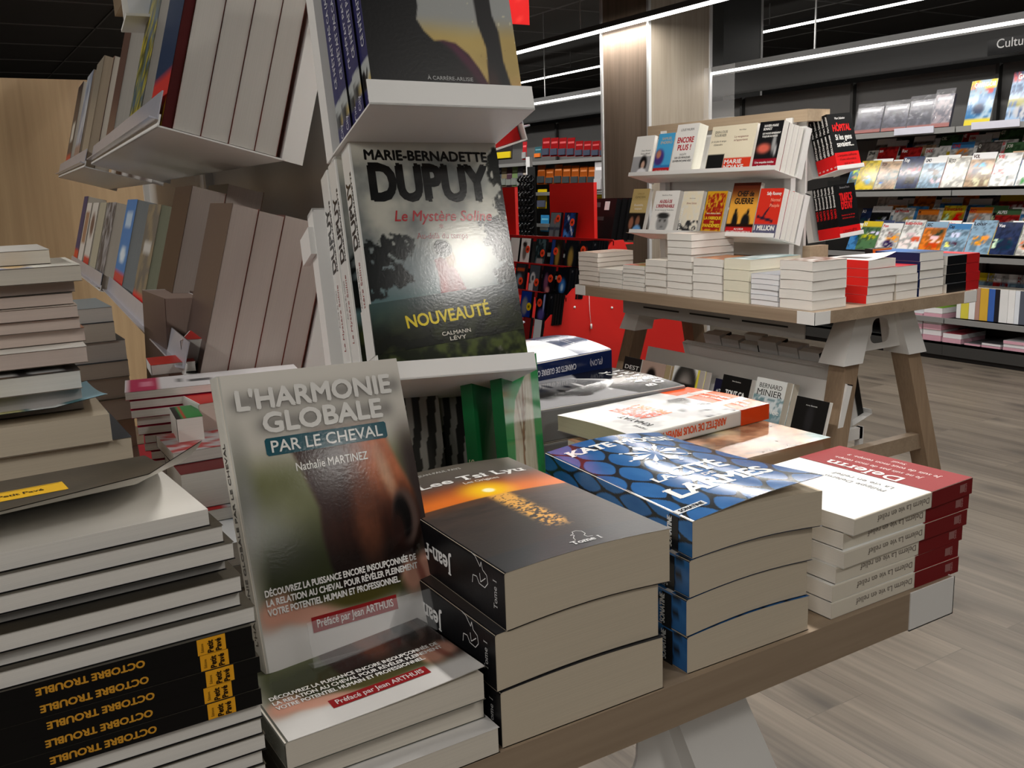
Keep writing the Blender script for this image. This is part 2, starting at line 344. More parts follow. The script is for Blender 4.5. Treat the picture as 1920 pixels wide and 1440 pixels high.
def book(label, M, w, h, t, front=(0.9, 0.9, 0.9), spine=None, back=None, pages=PAGE, group=None, texts=(), bulge=(0.0, 0.0),
         curl=None, res=(1, 1), mat='print_satin', name='book', cat='book', band=None, rad=0.0, inside=(0.92, 0.91, 0.88), eps=0.0002, jit=0.0, hard=False):
    """a paperback lying in its own frame: x from spine to fore-edge, y from tail to head, z from back to front cover.
    front/spine/back: a colour or a painter; texts: dicts of lettering with face F (front) or S (spine)"""
    root = thing(name, label, cat, M, group)
    spine = front if spine is None and not callable(front) else (spine if spine is not None else (0.9, 0.9, 0.9))
    back = back if back is not None else (spine if not callable(spine) else (0.85, 0.85, 0.85))
    bb, bt = bulge
    def warp(x, z): return z+(bb+(bt-bb)*(z/t))*np.sin(np.pi*np.clip(x/w, 0, 1))
    def S(a, b):
        a = np.asarray(a, float); b = np.asarray(b, float)
        z = warp(a, np.full(len(a), t))
        if curl is not None: z = z+curl(a/w, b/h)
        return np.column_stack([a, b, z])
    nx, ny = res; nz = max(2, int(nx*t/w)) if callable(spine) else 1
    bend = bool(bb or bt or curl is not None)
    kx = max(nx, 10 if bend else 1); ky = max(ny, 10 if curl is not None else 1)
    mb = MB(); r = rad
    # profile of the wrap: back, spine, front
    prof = [(w, 0.0, 'B')]+([(w*(1-i/8), 0.0, 'B') for i in range(1, 8)] if bend else [])+[(r, 0.0, 'B')]
    if r > 0: prof += [(r-r*math.sin(a), r-r*math.cos(a), 'B') for a in (R(30), R(60))]
    prof += [(0.0, r+(t-2*r)*i/nz, 'S') for i in range(nz+1)]
    if r > 0: prof += [(r-r*math.cos(a), t-r+r*math.sin(a), 'S') for a in (R(30), R(60))]
    prof += [(r, t, 'S')]
    px = np.array([p[0] for p in prof]); pz = np.array([p[1] for p in prof])
    ys = np.linspace(0, 1, ky+1)
    X = np.tile(px, ky+1); Z0 = np.tile(pz, ky+1); V = np.repeat(ys, len(px))
    P = np.column_stack([X, V*h, warp(X, Z0)])
    isS = np.tile(np.array([p[2] == 'S' for p in prof]), ky+1)
    C = np.where(isS[:, None], spine(Z0/t, V) if callable(spine) else flatc(X, spine), back if not callable(back) else flatc(X, (0.85, 0.85, 0.85)))
    if curl is not None:
        P[:, 2] += np.where(X <= r, 0, 0)
    k = len(px)
    mb.add(P, [(j*k+i, j*k+i+1, (j+1)*k+i+1, (j+1)*k+i) for j in range(ky) for i in range(k-1)], C, 0, False)
    mb.grid(kx, ky, lambda u, v: S(r+u*(w-r), v*h), (lambda u, v: front((r+u*(w-r))/w, v)) if callable(front) else front)
    if curl is not None: mb.grid(kx, ky, lambda u, v: S(u*w, v*h)-[0, 0, 0.0005], inside)
    for q in texts:
        q = dict(q); fc = q.pop('face', 'F'); lv = q.pop('lv', 1)
        if fc == 'F': Pf = lambda a, b, lv=lv: S(a, b)+[0, 0, eps*lv]
        else: Pf = lambda a, b, lv=lv: np.column_stack([np.full(len(a), -eps*lv), a, t-np.asarray(b)])
        if 'quad' in q:
            pts = np.array(q['quad'], float); mb.add(Pf(pts[:, 0], pts[:, 1]), [tuple(range(len(pts)))], q['col'])
        elif 'paint' in q:
            x0, y0, x1, y1 = q['rect']; fn = q['paint']; n = q.get('n', (12, 12))
            mb.grid(n[0], n[1], lambda u, v: Pf(x0+u*(x1-x0), y0+v*(y1-y0)), fn)
        else:
            s = q.pop('s'); mb.lettering(s, Pf, **q)
    mb.build('cover', mat, root)
    pb = MB(); g = 0.0004; e = 0.0012 if w > 0.1 else 0.0006
    if hard: e = 0.003
    kp = 8 if bend else 1
    xs = np.linspace(0.0006, w-e, kp+1)
    zz = [g, t-g]
    Vp = []
    for yv in (e*0.5, h-e*0.5):
        for z in zz:
            for x in xs: Vp.append((x, yv, float(warp(np.array(x), np.array(z)))))
    m = kp+1; F = []
    for i in range(kp):
        a = i; F += [(a, a+1, m+a+1, m+a), (2*m+a, 3*m+a, 3*m+a+1, 2*m+a+1), (a, 2*m+a, 2*m+a+1, a+1), (m+a, m+a+1, 3*m+a+1, 3*m+a)]
    F += [(0, m, 3*m, 2*m), (kp, 2*m+kp, 3*m+kp, m+kp)]
    pb.add(Vp, F, pages)
    pb.build('page_block', 'paper_edge', root)
    if band is not None:
        y0, y1 = band['y']; bd = MB(); d = 0.0004; n = band.get('res', (2, 2)); sl = band.get('slant', 0.0)
        fc = band['col']
        bd.grid(n[0], n[1], lambda u, v: S(u*w*1.0, y0+(y1-y0)*v+sl*u*w)+[0, 0, d], fc)
        bd.add([(-d, y0, 0), (-d, y1, 0), (-d, y1, t), (-d, y0, t)], [(0, 1, 2, 3)], band.get('spine', fc if not callable(fc) else (0.5, 0.5, 0.5)))
        for q in band.get('texts', ()):
            q = dict(q); fc2 = q.pop('face', 'F')
            Pf = (lambda a, b: S(a, b)+[0, 0, d+eps]) if fc2 == 'F' else (lambda a, b: np.column_stack([np.full(len(a), -d-eps), a, t-np.asarray(b)]))
            if 'quad' in q:
                pts = np.array(q['quad'], float); bd.add(Pf(pts[:, 0], pts[:, 1]), [tuple(range(len(pts)))], q['col'])
            else:
                s = q.pop('s'); bd.lettering(s, Pf, **q)
        o = bd.build('paper_band', mat, root)
    return root
def copy_thing(o, M, label, group=None):
    c = o.copy(); COL.objects.link(c); c.matrix_world = M; c['label'] = label
    if group: c['group'] = group
    for ch in o.children:
        d = ch.copy(); COL.objects.link(d); d.parent = c
        d.matrix_parent_inverse = ch.matrix_parent_inverse
    return c

# ---------------------------------------------------------------- the big covers
def pt_horse(u, v):
    c = mix((0.75, 0.73, 0.69), (0.82, 0.8, 0.765), sm(0.7, 1, v))
    g = mix((0.30, 0.32, 0.17), (0.5, 0.5, 0.36), fbm(u*4, v*5, 3))
    g = mix(g, (0.13, 0.15, 0.07), sm(0.55, 0.32, v)*0.8)
    c = mix(c, g, sm(0.76, 0.6, v)*sm(0.0, 0.14, u+0.1*v))
    c = mix(c, (0.5, 0.5, 0.47), ell(u, v, 0.04, 0.55, 0.06, 0.2, 0.8))
    c = mix(c, (0.22, 0.18, 0.17), sm(0.86, 0.97, u)*sm(0.82, 0.62, v))
    # the animal's muzzle
    mz = poly(u, v, [(0.3, 0.74), (0.5, 0.8), (0.82, 0.79), (0.86, 0.68), (0.9, 0.6), (0.955, 0.5), (0.97, 0.42), (0.96, 0.33), (0.9, 0.26), (0.8, 0.2), (0.6, 0.15), (0.47, 0.18), (0.42, 0.28), (0.4, 0.4), (0.41, 0.5), (0.36, 0.62)], 0.018)
    mz = mz*sm(0.82, 0.7, v)
    n = fbm(u*28, v*34, 5, 3); st = fbm(u*60, v*12, 8, 3)
    b = mix((0.2, 0.1, 0.07), (0.72, 0.42, 0.28), sm(0.52, 0.78, u)*sm(0.4, 0.62, v))
    b = mix(b, (0.11, 0.075, 0.065), sm(0.42, 0.28, v))
    b = mix(b, (0.42, 0.3, 0.25), sm(0.7, 0.8, v)*0.6)
    b = mix(b, (0.43, 0.25, 0.17), ell(u, v, 0.66, 0.42, 0.07, 0.13, 0.7)*0.7)
    b = mix(b, (0.84, 0.68, 0.56), ell(u, v, 0.81, 0.58, 0.03, 0.09, 0.8, 0.35)*0.75)
    b = b*(0.82+0.2*n[:, None]+0.16*st[:, None])
    b = mix(b, (0.33, 0.27, 0.25), ell(u, v, 0.885, 0.41, 0.075, 0.1, 0.25)*0.9)
    b = mix(b, (0.05, 0.035, 0.035), ell(u, v, 0.865, 0.405, 0.05, 0.08, 0.3))
    b = mix(b, (0.16, 0.09, 0.075), ell(u, v, 0.83, 0.37, 0.035, 0.06, 0.5))
    c = mix(c, b, mz)
    lo = mix((0.87, 0.86, 0.85), (0.62, 0.55, 0.5), sm(0.08, 0.22, v))
    c = mix(c, lo, sm(0.19, 0.11, v-0.02*np.sin(u*5)))
    c = mix(c, (0.3, 0.28, 0.13), ell(u, v, 0.55, 0.165, 0.2, 0.03, 0.6))
    for cx, cy, rx, ry, ro in ((0.1, 0.19, 0.09, 0.05, 0.3), (0.24, 0.155, 0.17, 0.032, -0.12), (0.86, 0.19, 0.06, 0.06, 0.9), (0.95, 0.21, 0.05, 0.055, 0.4)):
        c = mix(c, (0.82, 0.6, 0.52), ell(u, v, cx, cy, rx, ry, 0.5, ro)*0.9)
    c = mix(c, (0.5, 0.28, 0.24), ell(u, v, 0.915, 0.19, 0.02, 0.055, 0.6, 0.3)*0.7)
    # soft dark halo printed behind the title
    for (x0, x1, y) in ((0.08, 0.95, 0.9), (0.2, 0.88, 0.815)):
        d = np.maximum(np.maximum(x0-u, u-x1), 0)**2*0.5+(v-y)**2
        c = mix(c, (0.4, 0.39, 0.38), np.exp(-d/0.0011)*0.6)
    return c
W_, H_ = 0.155, 0.22
HORSE_TXT = [dict(s="L'HARMONIE", x=0.012, y=0.1925, h=0.0145, fit=0.132, col=(0.86, 0.85, 0.83), bold=0.062, lv=2),
    dict(s="GLOBALE", x=0.03, y=0.1735, h=0.0145, fit=0.102, col=(0.86, 0.85, 0.83), bold=0.062, lv=2),
    dict(quad=[(0.03, 0.1555), (0.132, 0.1555), (0.1335, 0.157), (0.1335, 0.1675), (0.132, 0.169), (0.03, 0.169), (0.0285, 0.1675), (0.0285, 0.157)], col=(0.09, 0.31, 0.36)),
    dict(s="PAR LE CHEVAL", x=0.081, y=0.1578, h=0.0088, fit=0.096, col=(0.9, 0.9, 0.88), align='C', bold=0.02, lv=2),
    dict(s="Nathalie MARTINEZ", x=0.081, y=0.141, h=0.0062, fit=0.062, col=(0.88, 0.87, 0.85), align='C', bold=0.02),
    dict(s="DÉCOUVREZ LA PUISSANCE ENCORE INSOUPÇONNÉE DE", x=0.009, y=0.0535, h=0.0047, fit=0.13, col=(0.92, 0.91, 0.9), bold=0.05),
    dict(s="LA RELATION AU CHEVAL POUR RÉVÉLER PLEINEMENT", x=0.009, y=0.0465, h=0.0047, fit=0.13, col=(0.92, 0.91, 0.9), bold=0.05),
    dict(s="VOTRE POTENTIEL HUMAIN ET PROFESSIONNEL.", x=0.009, y=0.0395, h=0.0047, fit=0.112, col=(0.92, 0.91, 0.9), bold=0.05),
    dict(quad=[(0.041, 0.019), (0.115, 0.019), (0.115, 0.0305), (0.041, 0.0305)], col=(0.58, 0.13, 0.14)),
    dict(s="Préfacé par Jean ARTHUIS", x=0.078, y=0.0222, h=0.0058, fit=0.066, col=(0.9, 0.86, 0.85), align='C', bold=0.02, lv=2)]
def pt_soline(u, v):
    n = fbm(u*5+0.3*v, v*7, 11); n2 = fbm(u*14, v*18, 4)
    c = mix((0.42, 0.44, 0.44), (0.8, 0.79, 0.74), sm(0.3, 0.8, n*0.7+0.3*v))
    c = mix(c, (0.85, 0.84, 0.8), sm(0.9, 1.0, v)*0.8)
    c = mix(c, (0.45, 0.53, 0.56), sm(0.62, 0.42, v)*0.65)
    c = mix(c, (0.3, 0.42, 0.43), sm(0.42, 0.3, v)*sm(0.75, 0.2, u)*0.8)
    c = mix(c, (0.86, 0.83, 0.72), ell(u, v, 0.7, 0.5, 0.16, 0.14, 0.9)*0.7)  # pale glow, mostly the lamp's reflection, painted into the cover colour
    for cx, cy, rx, ry, s in ((0.1, 0.5, 0.2, 0.05, 1), (0.2, 0.545, 0.17, 0.045, 2), (0.06, 0.42, 0.22, 0.06, 3), (0.17, 0.4, 0.14, 0.04, 6), (0.02, 0.36, 0.15, 0.05, 7)):
        c = mix(c, (0.07, 0.09, 0.09), sm(0.45, 0.6, ell(u, v, cx, cy, rx, ry, 0.9)*(0.1+1.6*fbm(u*34, v*40, s, 3))))
    for cx, cy, rx, ry, s in ((1.0, 0.88, 0.09, 0.1, 1), (1.02, 0.72, 0.1, 0.06, 2), (0.93, 0.62, 0.13, 0.05, 3), (0.97, 0.54, 0.17, 0.07, 4), (1.0, 0.42, 0.13, 0.14, 5)):
        c = mix(c, (0.07, 0.08, 0.07), sm(0.42, 0.6, ell(u, v, cx, cy, rx, ry, 0.9)*(0.1+1.6*fbm(u*34, v*40, s+9, 3))))
    gr = mix((0.1, 0.12, 0.07), (0.3, 0.34, 0.16), sm(0.4, 0.75, n2)); gr = mix(gr, (0.45, 0.44, 0.4), sm(0.68, 0.8, fbm(u*11, v*16, 31)))
    c = mix(c, gr, sm(0.27, 0.2, v+0.05*(u-0.5)))
    c = mix(c, (0.12, 0.11, 0.09), sm(0.06, 0.0, v)*0.8)
    coat = poly(u, v, [(0.46, 0.475), (0.5, 0.485), (0.555, 0.47), (0.6, 0.42), (0.645, 0.34), (0.58, 0.31), (0.47, 0.3), (0.475, 0.4)], 0.006)
    c = mix(c, mix((0.42, 0.06, 0.07), (0.66, 0.1, 0.11), fbm(u*20, v*9, 2)), coat)
    c = mix(c, (0.62, 0.45, 0.25), ell(u, v, 0.565, 0.475, 0.03, 0.035, 0.4))
    c = mix(c, (0.06, 0.06, 0.06), ell(u, v, 0.525, 0.525, 0.058, 0.036, 0.15, -0.15))
    return c
SOLINE_TXT = [dict(s="MARIE-BERNADETTE", x=0.0785, y=0.214, h=0.0098, fit=0.128, col=(0.08, 0.08, 0.08), align='C', bold=0.06),
    dict(s="DUPUY", x=0.0785, y=0.1735, h=0.0355, fit=0.122, col=(0.05, 0.05, 0.05), align='C', bold=0.068),
    dict(s="Le Mystère Soline", x=0.087, y=0.1515, h=0.0105, fit=0.101, col=(0.72, 0.17, 0.2), align='C', shear=0.22, bold=0.02),
    dict(s="*", x=0.083, y=0.1405, h=0.0075, col=(0.66, 0.25, 0.27), align='C'), dict(s="Au-delà du temps", x=0.083, y=0.1335, h=0.0056, fit=0.053, col=(0.62, 0.27, 0.28), align='C', serif=True),
    dict(face='S', s="MARIE-BERNADETTE", x=0.128, y=0.004, h=0.0035, fit=0.075, col=(0.1, 0.1, 0.1), bold=0.04), dict(face='S', s="DUPUY", x=0.13, y=0.0105, h=0.014, fit=0.068, col=(0.07, 0.07, 0.07), bold=0.05),
    dict(face='S', s="Le Mystère Soline", x=0.045, y=0.012, h=0.0062, fit=0.07, col=(0.6, 0.2, 0.22), shear=0.2), dict(face='S', s="Au-delà du temps", x=0.072, y=0.022, h=0.0038, fit=0.04, col=(0.45, 0.4, 0.4), serif=True)]
def pt_silhouette(u, v):
    n = fbm(u*3, v*5, 2)
    c = mix((0.66, 0.56, 0.33), (0.8, 0.7, 0.42), n)
    c = mix(c, (0.6, 0.62, 0.64), sm(0.3, 0.42, v+0.04*n)*0.9)
    c = mix(c, (0.78, 0.55, 0.4), sm(0.16, 0.02, v)*sm(0.85, 1, u)*0.7)
    c = mix(c, (0.88, 0.85, 0.72), (vn(u*60, v*90, 3) > 0.93)*sm(0.5, 0.8, u)*sm(0.1, 0.3, v)*0.7)
    c = mix(c, (0.3, 0.25, 0.12), (vn(u*70, v*80, 8) > 0.95)*sm(0.7, 0.8, u)*sm(0.3, 0.1, v)*0.7)
    body = poly(u, v, [(-0.1, 1.1), (0.33, 1.1), (0.36, 0.42), (0.34, 0.36), (0.38, 0.31), (0.44, 0.27), (0.5, 0.275), (0.58, 0.265), (0.66, 0.22), (0.72, 0.16), (0.765, 0.1), (0.8, -0.1), (-0.1, -0.1)], 0.006)
    arm = poly(u, v, [(0.74, 0.6), (0.75, 0.36), (0.79, 0.25), (0.78, 0.17), (0.77, 0.08), (0.8, -0.05), (0.95, -0.1), (0.93, 0.08), (0.895, 0.2), (0.89, 0.33), (0.86, 0.4), (0.85, 0.6)], 0.006)
    b = mix((0.03, 0.03, 0.035), (0.33, 0.07, 0.22), poly(u, v, [(0.46, 0.28), (0.58, 0.27), (0.7, 0.19), (0.77, 0.09), (0.74, 0.06), (0.64, 0.16), (0.55, 0.235)], 0.02)*0.9)
    b = mix(b, (0.2, 0.04, 0.1), ell(u, v, 0.7, 0.05, 0.14, 0.12, 0.8)*0.6)
    c = mix(c, b, body); c = mix(c, mix((0.05, 0.04, 0.045), (0.2, 0.1, 0.07), ell(u, v, 0.8, 0.08, 0.05, 0.08, 0.8)), arm)
    return c
def pt_city_spine(a, v):
    c = flatc(a, (0.16, 0.16, 0.36))
    s = sm(0.2, 0.19, v)*sm(0.075, 0.085, v)*(1-sm(0.0, 0.02, (v-0.2)+0.02*(a*2-1)**2))
    c = mix(c, (0.68, 0.7, 0.7), s); c = mix(c, (0.78, 0.7, 0.45), s*sm(0.5, 0.9, a)*sm(0.14, 0.1, v))
    c = mix(c, (0.05, 0.05, 0.06), s*poly(a, v, [(0.0, 0.05), (0.6, 0.05), (0.55, 0.1), (0.75, 0.15), (0.65, 0.155), (0.45, 0.125), (0.3, 0.16), (0.0, 0.15)], 0.01))
    return c
def pt_sunset(u, v):
    hz = 0.585
    c = mix((0.36, 0.33, 0.31), (0.47, 0.44, 0.4), sm(0.8, 1.0, v))
    c = mix(c, (0.55, 0.3, 0.2), sm(0.85, 0.73, v+0.03*fbm(u*3, v*8, 3)))
    c = mix(c, (0.93, 0.48, 0.16), sm(0.76, 0.62, v)*(0.75+0.25*fbm(u*2, v*9, 5)))
    d = np.sqrt(((u-0.52)*0.62)**2+(v-0.645)**2)
    c = mix(c, (0.98, 0.78, 0.12), sm(0.15, 0.02, d)); c = mix(c, (1.0, 0.98, 0.8), sm(0.03, 0.016, d))
    sea = mix((0.2, 0.18, 0.175), (0.33, 0.27, 0.24), fbm(u*6, v*46, 9)*sm(0.1, 0.6, v))
    sea = mix(sea, (0.45, 0.27, 0.17), sm(0.5, 0.58, v)*0.5)
    gl = sm(0.1, 0.04, np.abs(u-0.53-0.02*(0.58-v)/0.4))*sm(0.17, 0.25, v)
    sp = (vn(u*70, v*150, 4) > 0.5-0.25*sm(0.4, 0.58, v))*gl
    sea = mix(sea, (0.95, 0.7, 0.33), sp*0.9)
    sea = mix(sea, (0.175, 0.175, 0.185), sm(0.13, 0.12, v))
    return mix(c, sea, sm(hz+0.004, hz-0.004, v))
def pt_petals(u, v, su=5.0, sv=6.0):
    """rows of blue drop shapes on charcoal"""
    best = np.zeros(len(u))
    row = np.floor(v*sv)
    for dr in (0, 1):
        r_ = row+dr
        x = u*su+0.5*(r_ % 2); cx = np.floor(x)+0.5; y = (v*sv-r_)
        a = (x-cx)*2; b = y
        wdt = 0.88*np.sqrt(np.clip(1-((b+0.1)/0.86)**2, 0, 1))*sm(-1.0, 0.1, b) if False else 0.86*np.clip(np.sin(np.clip((b+0.62)/1.22, 0, 1)*np.pi), 0, 1)**0.72
        best = np.maximum(best, sm(0.05, -0.03, np.abs(a)-wdt)*(b > -0.62)*(b < 0.6))
    n = fbm(u*9, v*9, 6)
    return mix((0.13, 0.15, 0.17), mix((0.13, 0.33, 0.56), (0.23, 0.45, 0.68), n), best)
def pt_portrait(u, v):
    """grey portrait lying along the page (face towards head end), black below"""
    c = mix((0.53, 0.53, 0.54), (0.6, 0.6, 0.61), v)
    f = ell(u, v, 0.5, 0.6, 0.3, 0.25, 0.12)
    sk = mix((0.2, 0.2, 0.2), (0.52, 0.52, 0.52), sm(0.25, 0.7, u)*(0.7+0.3*fbm(u*8, v*8, 3)))
    c = mix(c, sk, f)
    c = mix(c, (0.12, 0.12, 0.12), ell(u, v, 0.5, 0.82, 0.27, 0.1, 0.3))
    for e in (0.38, 0.6): c = mix(c, (0.07, 0.07, 0.07), ell(u, v, e, 0.665, 0.07, 0.018, 0.4))
    c = mix(c, (0.1, 0.1, 0.1), ell(u, v, 0.49, 0.58, 0.05, 0.02, 0.5)); c = mix(c, (0.75, 0.75, 0.75), ell(u, v, 0.5, 0.5, 0.09, 0.014, 0.4)); c = mix(c, (0.12, 0.1, 0.1), ell(u, v, 0.2, 0.6, 0.04, 0.05, 0.4))
    c = mix(c, (0.78, 0.78, 0.78), poly(u, v, [(0.2, 0.42), (0.3, 0.4), (0.52, 0.3), (0.7, 0.4), (0.8, 0.42), (0.62, 0.25), (0.38, 0.25)], 0.01))
    c = mix(c, (0.055, 0.055, 0.06), poly(u, v, [(-0.1, 0.28), (0.28, 0.4), (0.45, 0.27), (0.55, 0.27), (0.74, 0.4), (1.1, 0.28), (1.1, -0.1), (-0.1, -0.1)], 0.008))
    return c
def pt_baroque(u, v):
    n = fbm(u*7, v*8, 21); c = mix((0.42, 0.3, 0.22), (0.72, 0.55, 0.42), sm(0.3, 0.7, n))
    for k in range(16):
        a = (k*0.618) % 1.0; b = (k*0.377+0.1) % 1.0; q = [(0.86, 0.68, 0.56), (0.5, 0.66, 0.68), (0.8, 0.72, 0.55), (0.32, 0.22, 0.16), (0.7, 0.42, 0.34), (0.9, 0.86, 0.78)][k % 6]
        c = mix(c, q, ell(u, v, a, b, 0.12+0.05*(k % 3), 0.07+0.03*(k % 2), 0.5, k*0.7)*0.8)
    return c*(0.8+0.35*fbm(u*30, v*34, 3)[:, None])
def pt_tree(u, v):
    c = mix((0.08, 0.42, 0.22), (0.16, 0.56, 0.3), fbm(u*3, v*3, 4))
    m = poly(u, v, [(0.2, -0.1), (0.17, 0.35), (0.22, 0.75), (0.3, 0.84), (0.78, 0.97), (0.78, -0.1)], 0.008)
    t = mix((0.78, 0.77, 0.72), (0.55, 0.52, 0.44), fbm(u*26, v*6, 7)); t = mix(t, (0.7, 0.63, 0.47), sm(0.35, 0.1, v))
    tr = sm(0.03, 0.015, np.abs(u-0.47-0.05*np.sin(v*9)+0.0*v)*(0.6+v*0.9))
    t = mix(t, (0.42, 0.28, 0.18), tr)
    for k, (a, b) in enumerate(((0.5, 0.6), (-0.45, 0.55), (0.35, 0.72), (-0.3, 0.7))):
        t = mix(t, (0.38, 0.3, 0.24), sm(0.02, 0.008, np.abs((u-0.46)-a*(v-b)))*(v > b)*sm(1.0, 0.7, v))
    return mix(c, t, m)
def pt_street(u, v):
    """cream page with a dark drawing of a house front and a street lamp at the right"""
    c = mix((0.74, 0.69, 0.54), (0.83, 0.79, 0.65), fbm(u*4, v*4, 2))
    m = poly(u, v, [(0.42, 1.1), (0.47, 0.86), (0.62, 0.7), (0.72, 0.3), (0.74, -0.1), (1.1, -0.1), (1.1, 1.1)], 0.006)
    h = np.where(np.sin(u*52-v*9+3*fbm(u*4, v*8, 3)) > 0.15, 0.62, 0.2)[:, None]*np.array([0.98, 0.96, 0.92]); h = mix(h, (0.12, 0.12, 0.13), sm(0.9, 0.95, v)*sm(0.8, 0.6, u))
    c = mix(c, h, m)
    for cx, cy, rx, ry in ((0.4, 0.66, 0.085, 0.05), (0.4, 0.73, 0.05, 0.025)): c = mix(c, (0.12, 0.12, 0.12), ell(u, v, cx, cy, rx, ry, 0.1))
    c = mix(c, (0.7, 0.68, 0.6), ell(u, v, 0.41, 0.625, 0.05, 0.03, 0.1)); c = mix(c, (0.1, 0.1, 0.1), sm(0.012, 0.006, np.abs(v-0.55))*(u > 0.36)*(u < 0.75)); c = mix(c, (0.1, 0.1, 0.1), sm(0.02, 0.01, np.abs(u-0.43))*(v > 0.55)*(v < 0.62))
    return c
def pt_lady(u, v):
    c = mix((0.4, 0.33, 0.26), (0.47, 0.4, 0.33), fbm(u*4, v*5, 3))
    c = mix(c, (0.2, 0.21, 0.2), sm(0.62, 0.6, v)); c = mix(c, (0.06, 0.06, 0.06), poly(u, v, [(0.35, 0.6), (0.7, 0.57), (0.98, 0.3), (0.98, 0.0), (0.85, 0.25), (0.6, 0.45)], 0.02))
    f = ell(u, v, 0.4, 0.3, 0.22, 0.22, 0.15, 0.3); c = mix(c, (0.46, 0.44, 0.4), f)
    c = mix(c, (0.33, 0.3, 0.25), ell(u, v, 0.36, 0.46, 0.26, 0.1, 0.3, 0.4)); c = mix(c, (0.1, 0.1, 0.1), ell(u, v, 0.36, 0.34, 0.06, 0.014, 0.4, 0.2)); c = mix(c, (0.2, 0.12, 0.12), ell(u, v, 0.3, 0.2, 0.05, 0.018, 0.4))
    return c
def pt_oct(u, v):
    c = mix((0.2, 0.19, 0.17), (0.33, 0.3, 0.25), fbm(u*5, v*7, 3)); return mix(c, (0.45, 0.36, 0.22), sm(0.5, 0.75, fbm(u*12, v*30, 6))*sm(0.5, 0.2, v)*0.6)
def blocks(bg, *parts):
    """painter of a small cover: flat ground with soft shapes ('e' ellipse, 'r' rectangle, 'g' vertical blend, 'n' mottling)"""
    def fn(u, v):
        c = flatc(u, bg)
        for p in parts:
            k = p[0]
            if k == 'e': c = mix(c, p[6], ell(u, v, p[1], p[2], p[3], p[4], p[5]))
            elif k == 'r': c = mix(c, p[5], ((u > p[1]) & (v > p[2]) & (u < p[3]) & (v < p[4])).astype(float))
            elif k == 'g': c = mix(c, p[3], sm(p[1], p[2], v))
            elif k == 'n': c = mix(c, p[3], sm(0.45, 0.62, fbm(u*p[1], v*p[1]*1.4, p[2])))
            elif k == 'p': c = mix(c, p[2], poly(u, v, p[1], 0.01))
        return c
    return fn

# ---------------------------------------------------------------- the room
def rot4(M, r): return M @ Matrix.Rotation(R(r), 4, 'Z')
mb = MB(); mb.box((-8, -8, -0.05), (10, 15, 0)); struct(mb, 'floor', 'floor_planks')
mb = MB(); mb.box((-8, -8, CEIL), (10, 15, CEIL+0.05)); struct(mb, 'ceiling', 'ceiling_tile')
mb = MB()
for i in range(15): mb.box((-8+1.2*i, -8, CEIL-0.008), (-7.985+1.2*i, 15, CEIL+0.001))
for i in range(19): mb.box((-8, -8+1.2*i, CEIL-0.008), (10, -7.985+1.2*i, CEIL+0.001))
struct(mb, 'trim_1', 'ceiling_bar')
mb = MB(); mb.box((-8, 14.9, 0), (10, 15, CEIL)); struct(mb, 'wall_back', 'wall_dark')
mb = MB(); mb.box((-8.1, -8, 0), (-8, 15, CEIL)); struct(mb, 'wall_left', 'wall_dark')
mb = MB(); mb.box((9.9, -8, 0), (10, 15, CEIL)); struct(mb, 'wall_right', 'wall_dark')
mb = MB(); mb.box((-8, -8.1, 0), (10, -8, CEIL)); struct(mb, 'wall_front', 'wall_dark')
def strip(label, x, y0, y1, z, wd=0.05, n=None):
    t = thing('strip_lamp', label, 'ceiling lamp', Matrix.Translation((x, (y0+y1)/2, z)), 'rows of strip lamps')
    L = (y1-y0)/2
    m = MB(); m.box((-wd/2, -L, 0.012), (wd/2, L, 0.05)); m.build('lamp_body', 'lamp_body', t)
    m = MB(); m.box((-wd/2+0.004, -L, 0.0), (wd/2-0.004, L, 0.012)); m.build('lamp_diffuser', 'lamp_tube', t)
    if z < CEIL-0.1:
        k = max(2, int(2*L/1.5))
        for i in range(k):
            m = MB(); m.box((-0.004, -L+(i+0.5)*2*L/k-0.004, 0.05), (0.004, -L+(i+0.5)*2*L/k+0.004, CEIL-z)); m.build('hanging_rod', 'alu', t)
    return t
strip('long bright strip lamp running past the top of the wooden column', 4.5, 0.5, 12.0, 2.295, 0.062)
strip('thin strip lamp farthest back, hanging beyond the magazine wall', 7.0, 1.0, 14.0, 2.53, 0.05)
strip('strip lamp hanging just before the dark canopy over the magazines', 5.2, 0.5, 13.5, 1.96, 0.055)
strip('added fill strip lamp over the left aisle behind the photographer', -1.7, -2.8, -0.4, 2.505)  # unseen strip added to fill the left side from behind
def panel(label, x, y, z, sx, sy):
    t = thing('panel_lamp', label, 'ceiling lamp', Matrix.Translation((x, y, z)), 'square panel lamps behind the photographer')
    m = MB(); m.box((-sx/2-0.015, -sy/2-0.015, 0.01), (sx/2+0.015, sy/2+0.015, 0.05)); m.build('lamp_body', 'lamp_body', t)
    m = MB(); m.box((-sx/2, -sy/2, 0.003), (sx/2, sy/2, 0.01)); m.build('lamp_diffuser', 'lamp_panel', t)
    m = MB(); m.box((-0.006, -0.006, 0.05), (0.006, 0.006, CEIL-z)); m.build('hanging_rod', 'alu', t)
panel('square panel lamp over the near aisle behind the photographer', 1.27, -1.2, 2.59, 0.24, 0.32)
panel('square panel lamp over the far aisle behind the photographer', 2.95, -3.1, 2.39, 0.2, 0.3)
panel('square panel lamp farthest behind the photographer', 3.0, -4.25, 2.39, 0.2, 0.3)
strip('strip lamp right above the near table', 1.2, 0.4, 2.6, 2.325)
strip('strip lamp above the aisle between the two tables', 2.85, 0.7, 3.7, 2.325)
strip('added fill strip lamp above the oak panel side of the shop', -1.6, 0.7, 3.7, 2.505)  # unseen strip added as fill for the left shelves and piles

